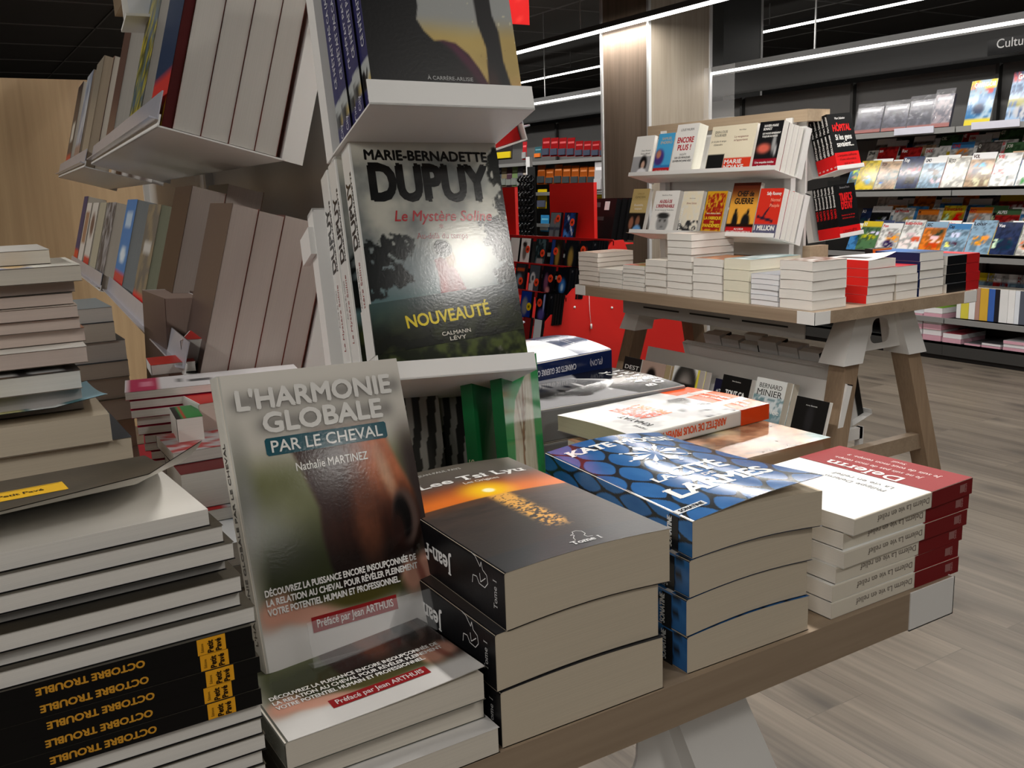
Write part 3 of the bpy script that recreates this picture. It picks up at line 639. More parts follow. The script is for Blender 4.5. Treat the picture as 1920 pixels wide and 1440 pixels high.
# wooden wall panel at the left
mb = MB(); mb.box((-3.0, 4.0, 0), (0.75, 4.06, 1.63)); tag(mb.build('partition_panel', 'panel_wood'), 'tall oak panel standing behind the left shelves of books', 'partition')
# square column clad in oak with pale corner strips
ca = atZ(1217, 300, 1.4)
cx0, cy0 = 4.58, None
q = atX(1217, 200, cx0); cy0 = q[1]
qr = atY(1331, 150, cy0); ql = atX(1131, 250, cx0)
cx1, cy1 = qr[0], ql[1]
t = thing('column', 'square wooden column clad in oak boards under the bright lamp', 'column', Matrix.Translation((cx0, cy0, 0)))
A, B = cx1-cx0, cy1-cy0
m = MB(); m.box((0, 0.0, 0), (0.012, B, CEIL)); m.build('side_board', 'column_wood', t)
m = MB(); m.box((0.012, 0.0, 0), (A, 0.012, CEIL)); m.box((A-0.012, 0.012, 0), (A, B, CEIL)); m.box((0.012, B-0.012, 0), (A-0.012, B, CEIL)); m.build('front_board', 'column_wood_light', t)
m = MB()
for x, y in ((0, 0), (A, 0), (0, B)): m.box((x-0.012, y-0.012, 0), (x+0.012, y+0.012, CEIL-0.003))
m.build('corner_strip', 'pale_strip', t)
# dark column beyond the magazine wall
q0 = atX(1429, 90, 6.35); y_ = q0[1]
t = thing('column', 'dark grey column with a pale edge, standing beyond the magazine wall', 'column', Matrix.Translation((0, 0, 0)))
m = MB(); m.box((5.9, y_, 0), (6.33, y_+0.45, CEIL)); m.build('column_body', 'dark_metal', t)
m = MB(); m.box((6.33, y_-0.004, 0), (6.355, y_+0.03, CEIL)); m.build('corner_strip', 'pale_strip', t)

# ---------------------------------------------------------------- trestle tables
def legbar(mb, a, b, s, c=(1, 1, 1)):
    (x0, y0, z0), (x1, y1, z1) = a, b; h = s/2
    mb.hexa([(x0-h, y0-h, z0), (x0+h, y0-h, z0), (x0+h, y0+h, z0), (x0-h, y0+h, z0), (x1-h, y1-h, z1), (x1+h, y1-h, z1), (x1+h, y1+h, z1), (x1-h, y1+h, z1)], c)
def trestle(label, x0, x1, y0, y1, wm, zt=0.78, group='trestle tables'):
    T = thing('trestle_table', label, 'table', Matrix.Translation((x0, y0, 0)), group)
    W, D = x1-x0, y1-y0; th = 0.038
    m = MB(); m.box((0, 0, zt-th), (W, D, zt)); m.build('tabletop', wm, T)
    for sx in (0, 1):
        for sy in (0, 1):
            m = MB(); e = 0.0012; a = 0.068
            X0, X1 = (-e, a) if sx == 0 else (W-a, W+e); Y0, Y1 = (-e, a) if sy == 0 else (D-a, D+e)
            m.box((X0, (-e if sy == 0 else D), zt-th-e), (X1, (0 if sy == 0 else D+e), zt+0.001))
            m.box(((-e if sx == 0 else W), Y0, zt-th-e), ((0 if sx == 0 else W+e), Y1, zt+0.001))
            m.box((X0, Y0, zt-th-e), (X1, Y1, zt-th))
            m.build('corner_cap', 'cap_metal', T)
    cx = W/2+0.02
    for ye, sg in ((0.09, -1), (D-0.09, 1)):
        br = MB(); z1, z0 = zt-th, zt-0.2
        # folded sheet with a rounded hole between the two leg sockets
        o = [(cx-0.135, z1), (cx+0.135, z1), (cx+0.155, z0+0.03), (cx-0.155, z0+0.03)]
        hole = [(cx+0.056*math.cos(a)*(0.9 if math.sin(a) > 0 else 1.1)*abs(math.cos(a))**-0.4*0.8 if abs(math.cos(a)) > 0.05 else cx, (z0+z1)/2+0.012+0.043*math.copysign(abs(math.sin(a))**0.6, math.sin(a))) for a in [2*math.pi*i/24 for i in range(24)]]
        outer = []
        for i in range(24):
            a = 2*math.pi*i/24; c_, s_ = math.cos(a), math.sin(a); k = 1/max(abs(c_), abs(s_))
            f_ = (s_*k+1)/2; hw = 0.155+(0.135-0.155)*f_; outer.append((cx+c_*k*hw, z0+0.03+(z1-z0-0.03)*f_))
        v = [(x, ye, z) for x, z in outer]+[(x, ye, z) for x, z in hole]+[(x, ye+0.003, z) for x, z in outer]+[(x, ye+0.003, z) for x, z in hole]
        f = []
        for i in range(24):
            j = (i+1) % 24; f += [(i, j, 24+j, 24+i), (48+i, 72+i, 72+j, 48+j), (24+i, 24+j, 72+j, 72+i)]
        br.add(v, f)
        for s in (-1, 1):
            xa, xb = cx+s*0.1, cx+s*0.165
            sk = MB(); sk.hexa([(xb-0.047, ye-0.03, z0), (xb+0.047, ye-0.03, z0), (xb+0.047, ye+0.072, z0), (xb-0.047, ye+0.072, z0), (xa-0.04, ye-0.018, z1), (xa+0.04, ye-0.018, z1), (xa+0.036, ye+0.062, z1), (xa-0.036, ye+0.062, z1)]); sk.build('leg_socket', 'white_metal', T)
        br.build('leg_bracket', 'white_metal', T)
        for s in (-1, 1):
            m = MB(); yl = ye+0.02
            legbar(m, (cx+s*0.305, yl+sg*0.05, 0.0), (cx+s*0.13, yl, zt-0.1), 0.066); m.build('leg', 'leg_wood', T)
        m = MB(); m.box((cx-0.25, ye+sg*0.03, 0.235), (cx+0.25, ye+sg*0.03+0.035, 0.29)); m.build('crossbar', wm, T)
    for xb in (0.13, W-0.13):
        m = MB(); m.box((xb-0.002, 0.15, zt-th-0.075), (xb+0.002, D-0.15, zt-th))
        m.build('side_rail', 'grey_metal', T)
        for k in range(3):
            m = MB(); a = 0.22+k*(D-0.44)/3; m.box((xb-0.0035, a, zt-th-0.044), (xb+0.0035, a+(D-0.44)/3-0.06, zt-th-0.038)); m.build('rail_slot', 'black_hole', T)
    return T
NT = trestle('trestle table carrying the horse book display in the foreground', 0.03, 0.835, 0.535, 1.775, 'table_wood')
trestle('trestle table under the pile of black spined books', -0.79, 0.022, 0.535, 1.775, 'table_wood', group='trestle tables')
FT = trestle('trestle table across the aisle, loaded with white book stacks', 2.235, 3.04, 1.93, 3.17, 'table_wood_y')

# ---------------------------------------------------------------- tabletop racks with tilted shelves
def tray(rack, M, L, D, lip, back, strip_=True, hooks=True, hs=1.0):
    """tilted sheet-metal shelf: back plate, bottom, front lip; its frame: x along, y up the back plate, z outward"""
    m = MB(); e = 0.0018
    m.box((0, -e, -0.006), (L, back, -0.003)); m.box((0, -e, -0.006), (L, 0, D+e)); m.box((0, -e, D), (L, lip, D+e))
    for x in (0, L-e): m.box((x, back-0.004, -0.028), (x+e, back, -0.003)); m.box((x, -e, -0.028), (x+e, back, -0.006))
    m.box((0, back-e, -0.028), (L, back, -0.003))
    inv = rack.matrix_world.inverted()
    o = m.build('shelf', 'white_metal', rack, inv @ M)
    if strip_:
        k = MB(); k.box((0.002, lip-0.004, D+e), (L-0.002, lip+0.026, D+e+0.0015)); k.box((0.002, lip-0.006, D+e), (L-0.002, lip-0.004, D+0.012))
        k.build('price_strip', 'price_strip', o)
    if hooks:
        for x in (0.0, L):
            k = MB(); k.box((x-0.006*hs, back-0.05*hs, -0.05*hs), (x+0.002, back-0.02*hs, -0.006)); k.build('hook', 'white_metal', o)
    return o
rack = thing('display_rack', 'white two-sided book rack with tilted shelves on the near table', 'display rack', Matrix.Translation((0.47, 1.06, 0.7805)) @ Matrix.Rotation(R(-4.5), 4, 'Z'), 'tabletop book racks')
for y in (0.1, 1.1, 2.3):
    m = MB(); m.box((-0.02, y, 0), (0.02, y+0.03, 0.98)); m.build('post', 'white_metal', rack)
m = MB(); m.box((-0.004, 0.06, 0.02), (0.004, 2.3, 0.96)); m.build('centre_panel', 'white_metal', rack)
m = MB(); m.box((-0.045, 0.02, 0.98), (0.045, 2.34, 1.04)); m.build('top_beam', 'beam_wood', rack)
# end shelves
M_LOW = rot4(frame((0.3374, 0.7965, 1.012), -6, 21), -2.4)
M_UPP = rot4(frame((0.35, 0.7965, 1.258), -5, 17), -1.5)
TH_S, TH_B = 0.03, 0.0235
MT_LOW = M_LOW @ Matrix.Translation((-0.012, -0.003, -0.122))
MT_UPP = M_UPP @ Matrix.Translation((-0.006, -0.003, -0.122))
tray(rack, MT_LOW, 0.172, 0.125, 0.016, 0.215, False)
tray(rack, MT_UPP, 0.162, 0.125, 0.021, 0.24, False)
# long shelves of the left face (near module, far module) and of the right face
LM, DT = 1.14, 0.135
def left_tray(z, back=0.2, near=(0.234, 1.12), L=LM, hd=-94.5):
    F = frame((0, 0, 0), hd, 16)
    o = Vector((near[0], near[1], z))-Vector(F.col[2][:3])*DT-Vector(F.col[0][:3])*L
    F.translation = o; return F
ML_LOW, ML_UPP = left_tray(0.98), left_tray(1.26)
near2 = (0.234+0.0785*1.16-0.012, 1.12+1.16)
ML2_LOW, ML2_UPP = left_tray(0.985, near=near2, hd=-93, L=0.9), left_tray(1.256, near=near2, hd=-93, L=0.9)
for M_ in (ML_LOW, ML_UPP): tray(rack, M_, LM, DT, 0.012, 0.2)
for M_ in (ML2_LOW, ML2_UPP): tray(rack, M_, 0.9, DT, 0.012, 0.2)
def right_tray(z, near, L):
    F = frame((0, 0, 0), 85.5, 16); o = Vector((near[0], near[1], z))-Vector(F.col[2][:3])*DT
    F.translation = o; return F
MR_UPP, MR_LOW = right_tray(1.243, (0.70, 1.1), LM), right_tray(0.98, (0.705, 1.14), 0.9)
tray(rack, MR_UPP, LM, DT, 0.02, 0.2); tray(rack, MR_LOW, 0.9, DT, 0.012, 0.2)

# ---------------------------------------------------------------- books on the end shelves
def zoff(M, z): return M @ Matrix.Translation((0, 0, z))
band_t = [dict(s="NOUVEAUTÉ", x=0.078, y=0.05, h=0.0118, fit=0.087, col=(0.92, 0.83, 0.2), align='C', bold=0.04, rot=R(6.5)), dict(s="CALMANN", x=0.083, y=0.037, h=0.0036, fit=0.03, col=(0.85, 0.83, 0.78), align='C', rot=R(5), bold=0.03), dict(s="LÉVY", x=0.084, y=0.0315, h=0.0036, fit=0.017, col=(0.85, 0.83, 0.78), align='C', rot=R(5), bold=0.03)]
def pt_band(u, v): return mix(pt_soline(u, 0.06+v*0.22)*0.5+0.03, (0.24, 0.34, 0.33), sm(0.55, 0.05, u)*sm(0.2, 0.9, v)*0.8)
for k, (lab, dx, dz, dy) in enumerate((("novel with dark trees and red-coated walker, slanted printed band, front of the lower end shelf", 0, 0, 0), ("white spined novel directly behind the front copy with the slanted band", -0.003, -0.044, 0.001), ("white spined novel leaning on the back plate of the lower end shelf", -0.004, -0.0755, 0))):
    bd = dict(y=(0.021, 0.07), col=pt_band, res=(30, 14), slant=0.11, texts=band_t, spine=(0.88, 0.88, 0.87)) if k == 0 else None
    book(lab, M_LOW @ Matrix.Translation((dx, dy, dz-TH_S)), 0.155, 0.235, TH_S, front=pt_soline, spine=(0.87, 0.87, 0.86), back=(0.8, 0.8, 0.8), pages=PAGE, group='novels on the lower end shelf', texts=SOLINE_TXT if k == 0 else SOLINE_TXT[5:], res=(120, 180) if k == 0 else (24, 36), mat='print_gloss', band=bd, rad=0.002)
CITY = [dict(face='S', s="CE N'ÉTAIT PAS CA (AMOUR)", x=0.055, y=0.0055, h=0.0078, fit=0.12, col=(0.8, 0.8, 0.84), bold=0.03), dict(face='S', s="City", x=0.005, y=0.0065, h=0.0075, fit=0.0135, col=(0.85, 0.85, 0.9))]
ord_ = ['front', 'second', 'third', 'fourth', 'rearmost']
for k in range(5):
    dj = (0, -0.002, 0.001, -0.001, 0.0)[k]
    book(("dark novel with a woman's silhouette against gold, front of the upper end shelf" if k == 0 else "purple spined novel, %s of the five on the upper end shelf" % ord_[k]), M_UPP @ Matrix.Translation((dj, 0, -TH_B*(k+1))), 0.148, 0.22, TH_B-0.0004, front=pt_silhouette, spine=pt_city_spine, back=(0.1, 0.1, 0.2), texts=CITY+([dict(s="À CARRÈRE-ARLISIE", x=0.076, y=0.0225, h=0.0035, fit=0.045, col=(0.7, 0.7, 0.7), align='C')] if k == 0 else []), res=(110, 150) if k == 0 else (10, 100), mat='print_satin', group='purple spined novels', pages=PAGE)

# ---------------------------------------------------------------- horse book on its acrylic stand and the stack beneath
MH = rot4(frame((0.1657, 0.6316, 0.8415), 7.5, 18.2), -2.9)
book("book with a horse's muzzle on the cover, propped on a clear stand", MH @ Matrix.Translation((0, 0.0, -0.016)), W_, H_, 0.016, front=pt_horse, spine=(0.76, 0.75, 0.72), texts=HORSE_TXT+[dict(face='S', s="L'HARMONIE GLOBALE PAR LE CHEVAL", x=0.02, y=0.0055, h=0.0045, fit=0.15, col=(0.25, 0.25, 0.25), bold=0.03)], res=(150, 210), mat='print_gloss', rad=0.0025, group='horse books')
t = thing('book_stand', 'clear acrylic stand holding up the horse book', 'book stand', MH, None)
m = MB(); m.box((0.03, -0.003, -0.018), (0.142, -0.0006, 0.016)); m.box((0.03, -0.003, 0.016), (0.142, 0.03, 0.018)); m.build('front_lip', 'acrylic', t)
m = MB(); m.box((0.03, -0.003, -0.02), (0.142, 0.17, -0.018)); m.build('back_plate', 'acrylic', t)
m = MB(); y3 = Matrix.Rotation(R(-36), 4, 'X'); m.box((0.045, -0.165, -0.002), (0.127, 0.0, 0.0), M=Matrix.Translation((0, 0.165, -0.02)) @ Matrix.Rotation(R(32), 4, 'X')); m.build('rear_strut', 'acrylic', t)
HT = [q for q in HORSE_TXT]
lift = lambda u, v: 0.006*np.clip(u, 0, 1)**2*(1-v)**2
for k, (dx, dy, hd) in enumerate(((0.0, 0.0, 1.0), (0.004, 0.012, 0.0), (0.006, -0.006, 0.5))):
    z = 0.78+0.0205*(2-k)
    book(("horse book lying flat on top of the stack under the clear stand", "horse book in the middle of the flat stack under the clear stand", "lowest horse book of the flat stack, jutting out at the table edge")[k], flat((0.149+dx, 0.54+dy, z), hd), 0.148, H_, 0.02, front=pt_horse, spine=(0.4, 0.4, 0.37), texts=HORSE_TXT[5:], res=(100, 140) if k != 1 else (20, 30), mat='print_gloss', rad=0.0025, group='horse books', curl=lift if k == 0 else None)

# ---------------------------------------------------------------- stacks along the front edge
LEE = [dict(s="JEAN-PAUL PAYS", x=0.045, y=0.2335, h=0.0046, fit=0.045, col=(0.9, 0.89, 0.87), serif=True, bold=0.02), dict(s="Lee Tsi Lyu", x=0.032, y=0.199, h=0.0125, fit=0.108, col=(0.95, 0.94, 0.93), serif=True, bold=0.05), dict(s="Les Origines", x=0.07, y=0.188, h=0.0055, fit=0.036, col=(0.9, 0.85, 0.8), serif=True, bold=0.03),
    dict(s="Tome 1", x=0.079, y=0.009, h=0.006, fit=0.026, col=(0.85, 0.85, 0.85), align='C', serif=True, bold=0.05),
    dict(s="Jean-Paul Pays", x=0.082, y=0.017, h=0.0135, fit=0.11, col=(0.9, 0.9, 0.9), face='S', serif=True, bold=0.04)]
SEAL = [(-0.4, 0.0), (-0.35, 0.25), (-0.1, 0.55), (-0.28, 0.62), (-0.05, 0.7), (0.05, 0.95), (0.3, 1.0), (0.5, 0.8), (0.48, 0.45), (0.3, 0.3), (0.33, 0.05), (0.6, 0.0)]
def outline(pts, s, ox, oy, wd, face, rot=0.0, close=False):
    out = []; c, si = math.cos(rot), math.sin(rot); P_ = [(ox+s*(x*c-y*si), oy+s*(x*si+y*c)) for x, y in pts]
    if close: P_.append(P_[0])
    for (a, b), (c2, d) in zip(P_[:-1], P_[1:]):
        l = math.hypot(c2-a, d-b) or 1; nx, ny = -(d-b)/l*wd, (c2-a)/l*wd
        out.append(dict(face=face, quad=[(a+nx, b+ny), (c2+nx, d+ny), (c2-nx, d-ny), (a-nx, b-ny)], col=(0.82, 0.82, 0.82), lv=1))
    return out
EMB = outline(SEAL, 0.024, 0.048, 0.009, 0.00035, 'S', R(90))+outline([(0.05, 0.9), (0.3, 0.55), (0.0, 0.5)], 0.022, 0.047, 0.012, 0.00035, 'S', R(90))+outline(SEAL, 0.016, 0.079, 0.0165, 0.0003, 'F', 0)
TOM = [dict(face='S', s="Tome 1", x=0.011, y=0.032, h=0.0052, fit=0.022, col=(0.75, 0.75, 0.75), rot=R(-90), serif=True)]
z = 0.78
for k, (dx, dy, hd, b0, b1) in enumerate(((0.0, 0.0, -0.5, 0.0, 0.0025), (-0.002, 0.001, 0.3, 0.0025, 0.004), (0.007, 0.0, -0.6, 0.004, 0.0032))):
    book(("bottom thick black spined novel of the sunset stack", "middle thick black spined novel of the sunset stack", "thick novel with a sunset over the sea, on top of its stack")[k], flat((0.306+dx, 0.538+dy, z), hd), 0.152, 0.25, 0.0445, front=pt_sunset, spine=(0.075, 0.075, 0.085), back=(0.08, 0.08, 0.09), pages=PAGET, group='thick sunset novels', bulge=(b0, b1), texts=(LEE if k == 2 else LEE[3:])+EMB+TOM, res=(110, 180) if k == 2 else (10, 4), rad=0.002, mat='print_satin'); z += 0.045
def burst(cx, cy, r):
    out = []
    for i in range(8):
        a = math.pi/4*i+0.2; p = lambda q, d: (cx+q*r*math.cos(a+d), cy+q*r*math.sin(a+d))
        out.append(dict(quad=[p(0.16, 0), p(0.8, 0.26 if i % 2 == 0 else 0.12), p(1.0, 0.0), p(0.8, -0.26 if i % 2 == 0 else -0.12)], col=(0.93, 0.94, 0.95), lv=2))
        out.append(dict(quad=[p(1.02, 0.04), p(1.14, 0.05), p(1.14, -0.05), p(1.02, -0.04)], col=(0.93, 0.94, 0.95), lv=2))
        out.append(dict(quad=[p(0.55, 0.39), p(0.68, 0.45), p(0.8, 0.39), p(0.68, 0.33)], col=(0.93, 0.94, 0.95), lv=2))
    return out
WH = (0.94, 0.95, 0.95)
CITE = burst(0.078, 0.158, 0.031)+[dict(s="KATE MOSSE", x=0.073, y=0.203, h=0.0165, fit=0.12, col=WH, align='C', serif=True, bold=0.06, rot=R(-2)),
    dict(s="LA", x=0.03, y=0.086, h=0.012, fit=0.019, col=WH, serif=True, bold=0.05), dict(s="CITÉ", x=0.051, y=0.084, h=0.024, fit=0.058, col=WH, serif=True, bold=0.05), dict(s="DE", x=0.077, y=0.072, h=0.0065, fit=0.013, col=WH, align='C', serif=True, bold=0.05), dict(s="LARMES", x=0.022, y=0.043, h=0.0235, fit=0.104, col=WH, serif=True, bold=0.06),
    dict(quad=[(-0.0, 0.018), (0.03, 0.018), (0.03, 0.0265), (-0.0, 0.0265)], col=(0.88, 0.89, 0.9), lv=2), dict(s="SONATINE", x=0.004, y=0.0198, h=0.0048, fit=0.024, col=(0.1, 0.13, 0.17), lv=3, bold=0.05),
    dict(face='S', quad=[(0.018, 0.002), (0.03, 0.002), (0.03, 0.033), (0.018, 0.033)], col=(0.1, 0.11, 0.13), lv=2), dict(face='S', s="SONATINE", x=0.0265, y=0.03, h=0.006, fit=0.026, col=(0.8, 0.81, 0.82), rot=R(-90), lv=3, bold=0.05)]
z = 0.78
cur = lambda u, v: 0.014*np.clip(u, 0, 1)**2*(1-v)**2+0.003*np.sin(np.pi*u)
for k, (dx, hd, b0, b1) in enumerate(((0.0, -1, 0, 0.0035), (-0.001, -0.2, 0.0035, 0.0035), (0.002, -1, 0.0035, 0.004), (0.005, -4, 0.004, 0.003))):
    book(("bottom novel of the blue petal-patterned stack", "second novel from the bottom of the blue petal stack", "third novel from the bottom of the blue petal stack", "blue petal-patterned novel with white lettering, its cover lifting, topmost of its stack")[k], flat((0.487+dx, 0.542, z), hd), 0.143, 0.24, 0.0328, front=pt_petals, spine=lambda a, v: pt_petals(a*0.35+0.05, v), back=(0.1, 0.2, 0.32), pages=PAGET, group='blue petal novels', bulge=(b0, b1), texts=CITE if k == 3 else CITE[-4:], res=(120, 190) if k == 3 else (20, 90), rad=0.002, mat='print_gloss', curl=cur if k == 3 else None); z += 0.0333
# cream books with a dark red band, spines to the front
DT_ = [dict(s="La vie en relief", x=0.03, y=0.085, h=0.0065, fit=0.07, col=(0.45, 0.45, 0.46), serif=True), dict(s="Philippe Delerm", x=0.03, y=0.098, h=0.0065, fit=0.07, col=(0.45, 0.45, 0.46), serif=True), dict(face='S', s="Delerm La vie en relief", x=0.074, y=0.0045, h=0.0058, fit=0.082, col=(0.42, 0.38, 0.35), serif=True)]
DB = [dict(s="Delerm", x=0.04, y=0.053, h=0.0155, fit=0.088, col=(0.95, 0.9, 0.89), serif=True, bold=0.03), dict(s="Je ne suis pas de mon temps.", x=0.03, y=0.037, h=0.0068, fit=0.105, col=(0.93, 0.86, 0.85), serif=True), dict(s="Je suis de tout mon temps. »", x=0.02, y=0.021, h=0.0068, fit=0.11, col=(0.93, 0.86, 0.85), serif=True), dict(s="Seuil", x=0.075, y=0.008, h=0.0055, fit=0.016, col=(0.92, 0.84, 0.83), align='C', serif=True),
    dict(face='S', quad=[(0.013, 0.0035), (0.022, 0.0035), (0.022, 0.0115), (0.013, 0.0115)], col=(0.6, 0.42, 0.41)), dict(face='S', s="Seuil", x=0.01, y=0.0125, h=0.0035, fit=0.009, col=(0.75, 0.55, 0.55), rot=R(-90))]
z = 0.78
names = ("bottom", "second from the bottom", "third from the bottom", "fourth from the bottom", "fifth from the bottom")
for k, (dx, dy, hd) in enumerate(((0.0, 0.0, 0.0), (0.001, 0.002, 0.5), (0.006, 0.002, 0.2), (0.009, 0.0, 1.5), (0.012, 0.001, 0.5), (0.013, -0.001, 3.0))):
    t = 0.0163; L = 0.19
    lab = "white book with a dark red lower band, on top of its stack" if k == 5 else "cream spined book with red end, %s of its stack" % names[k]
    book(lab, flat((0.851+dx, 0.541+dy, z), 90+hd), 0.158, L, t, front=(0.95, 0.95, 0.94), spine=(0.86, 0.83, 0.77), back=(0.9, 0.9, 0.88), pages=PAGEW, group='red banded white books', texts=DT_, rad=0.0012, mat='print_matt', band=dict(y=(-0.0004, 0.07), col=(0.56, 0.12, 0.13), spine=(0.46, 0.1, 0.11), texts=DB)); z += t
# open stack under the orange banded book
z = 0.78
for k in range(3):
    book(("lowest art-covered book under the orange banded books", "middle art-covered book under the orange banded books", "book with a painted cherub scene, glossy, under the orange banded book")[k], flat((0.853, 0.708, z), 91), 0.185, 0.24, 0.0353, front=pt_baroque, spine=(0.55, 0.45, 0.35), texts=(), res=(60, 60) if k == 2 else (2, 2), mat='print_gloss', group='painted cover books'); z += 0.0356
ARR = [dict(s="PIERRE", x=0.012, y=0.195, h=0.005, col=(0.2, 0.2, 0.2), fit=0.02, rot=0), dict(s="KHAYAT", x=0.02, y=0.178, h=0.01, fit=0.052, col=(0.15, 0.15, 0.16), bold=0.02),
    dict(s="ARRÊTEZ", x=0.045, y=0.157, h=0.0135, fit=0.062, col=(0.87, 0.3, 0.16), bold=0.07), dict(s="DE VOUS", x=0.045, y=0.14, h=0.0135, fit=0.055, col=(0.87, 0.3, 0.16), bold=0.07), dict(s="PRIVER !", x=0.045, y=0.123, h=0.0135, fit=0.058, col=(0.9, 0.45, 0.2), bold=0.07),
    dict(face='S', s="ARRÊTEZ DE VOUS PRIVER !", x=0.078, y=0.004, h=0.0085, fit=0.105, col=(0.85, 0.36, 0.22), bold=0.05)]
ARB = [dict(s="Manger, bouger, bien vivre,", x=0.008, y=0.03, h=0.0065, fit=0.1, col=(0.98, 0.9, 0.86), bold=0.05), dict(s="tout est enfin possible !", x=0.014, y=0.017, h=0.0065, fit=0.085, col=(0.98, 0.9, 0.86), bold=0.05)]
pt_doc = blocks((0.9, 0.9, 0.89), ('p', [(0.02, 0.24), (0.02, 0.46), (0.45, 0.5), (0.72, 0.34), (0.72, 0.24)], (0.13, 0.13, 0.14)), ('e', 0.45, 0.43, 0.2, 0.08, 0.4, (0.55, 0.55, 0.55)), ('p', [(0.1, 0.24), (0.28, 0.42), (0.4, 0.36), (0.3, 0.24)], (0.92, 0.92, 0.92)), ('n', 9, 3, (0.8, 0.8, 0.8)))
book("white book with orange band and dark suited portrait, lying on the painted cherub book", flat((0.861, 0.811, 0.8872), 94.5), 0.137, 0.227, 0.0192, front=pt_doc, spine=(0.86, 0.85, 0.84), pages=(0.76, 0.76, 0.66), texts=ARR, res=(40, 60), mat='print_gloss', rad=0.002, bulge=(0, 0.002), band=dict(y=(-0.0004, 0.052), col=(0.93, 0.36, 0.14), spine=(0.86, 0.28, 0.1), texts=ARB))
OB = [dict(s="B", x=0.022, y=0.03, h=0.015, col=(0.9, 0.9, 0.9), bold=0.05, fit=0.01), dict(s="A", x=0.045, y=0.03, h=0.015, col=(0.9, 0.9, 0.9), bold=0.05, fit=0.012), dict(s="R", x=0.066, y=0.03, h=0.015, col=(0.9, 0.9, 0.9), bold=0.05, fit=0.011), dict(s="A", x=0.088, y=0.03, h=0.015, col=(0.9, 0.9, 0.9), bold=0.05, fit=0.012), dict(s="C", x=0.108, y=0.03, h=0.015, col=(0.9, 0.9, 0.9), bold=0.05, fit=0.012), dict(s="K", x=0.128, y=0.03, h=0.015, col=(0.9, 0.9, 0.9), bold=0.05, fit=0.01),
    dict(s="O", x=0.03, y=0.009, h=0.015, col=(0.9, 0.9, 0.9), bold=0.05, fit=0.014), dict(s="B", x=0.055, y=0.009, h=0.015, col=(0.9, 0.9, 0.9), bold=0.05, fit=0.01), dict(s="A", x=0.078, y=0.009, h=0.015, col=(0.9, 0.9, 0.9), bold=0.05, fit=0.012), dict(s="M", x=0.1, y=0.009, h=0.015, col=(0.9, 0.9, 0.9), bold=0.05, fit=0.014), dict(s="A", x=0.124, y=0.009, h=0.015, col=(0.9, 0.9, 0.9), bold=0.05, fit=0.012), dict(face='S', s="UNE TERRE", x=0.15, y=0.02, h=0.008, fit=0.05, col=(0.85, 0.85, 0.85)), dict(face='S', s="A", x=0.142, y=0.01, h=0.01, col=(0.9, 0.9, 0.9), fit=0.008)]
z = 0.78
for k in range(3):
    book(("bottom thick grey book of the portrait stack", "middle thick grey book of the portrait stack", "grey book with a black and white portrait and black lower part, top of its stack")[k], flat((0.842, 0.943, z), 89), 0.166, 0.235, 0.0436, front=pt_portrait, spine=(0.5, 0.5, 0.51), texts=OB if k == 2 else OB[-2:], res=(80, 120) if k == 2 else (2, 2), mat='print_gloss', rad=0.003, group='grey portrait books', pages=PAGEG, bulge=(0, 0.003) if k == 2 else (0, 0)); z += 0.0438
COV = [dict(s="Le premier ministre", x=0.02, y=0.04, h=0.0045, fit=0.05, col=(0.85, 0.85, 0.88), bold=0.03), dict(s="raconte la crise", x=0.02, y=0.032, h=0.0045, fit=0.045, col=(0.85, 0.85, 0.88), bold=0.03), dict(s="(PLON)", x=0.068, y=0.011, h=0.0075, fit=0.034, col=(0.8, 0.8, 0.85)), dict(face='S', s="CARNETS DE GUERRE COVID 19", x=0.075, y=0.011, h=0.008, fit=0.1, col=(0.82, 0.82, 0.86), bold=0.04), dict(face='S', s="(PLON)", x=0.02, y=0.011, h=0.0085, fit=0.026, col=(0.8, 0.8, 0.85)), dict(s="CO", x=0.02, y=0.16, h=0.012, fit=0.02, col=(0.3, 0.32, 0.4))]
pt_cov = blocks((0.9, 0.91, 0.92), ('r', -1, -1, 2, 0.28, (0.3, 0.33, 0.42)), ('e', 0.95, 0.36, 0.28, 0.12, 0.5, (0.72, 0.6, 0.55)), ('e', 0.9, 0.32, 0.1, 0.04, 0.4, (0.45, 0.3, 0.27)))
z = 0.78
for k in range(4):
    lab = "dark blue spined book with white and slate cover, topmost of the farthest right stack" if k == 3 else "dark blue spined book, %s of the farthest right stack" % names[k]
    book(lab, flat((0.85, 1.115, z), 98+(k % 2)), 0.172, 0.24, 0.0392, front=pt_cov if k == 3 else (0.3, 0.33, 0.42), spine=(0.09, 0.14, 0.3), texts=COV if k == 3 else COV[3:5], res=(50, 60) if k == 3 else (1, 1), mat='print_gloss', rad=0.003, group='dark blue spined books', bulge=(0, 0.012) if k == 3 else (0, 0)); z += 0.0395

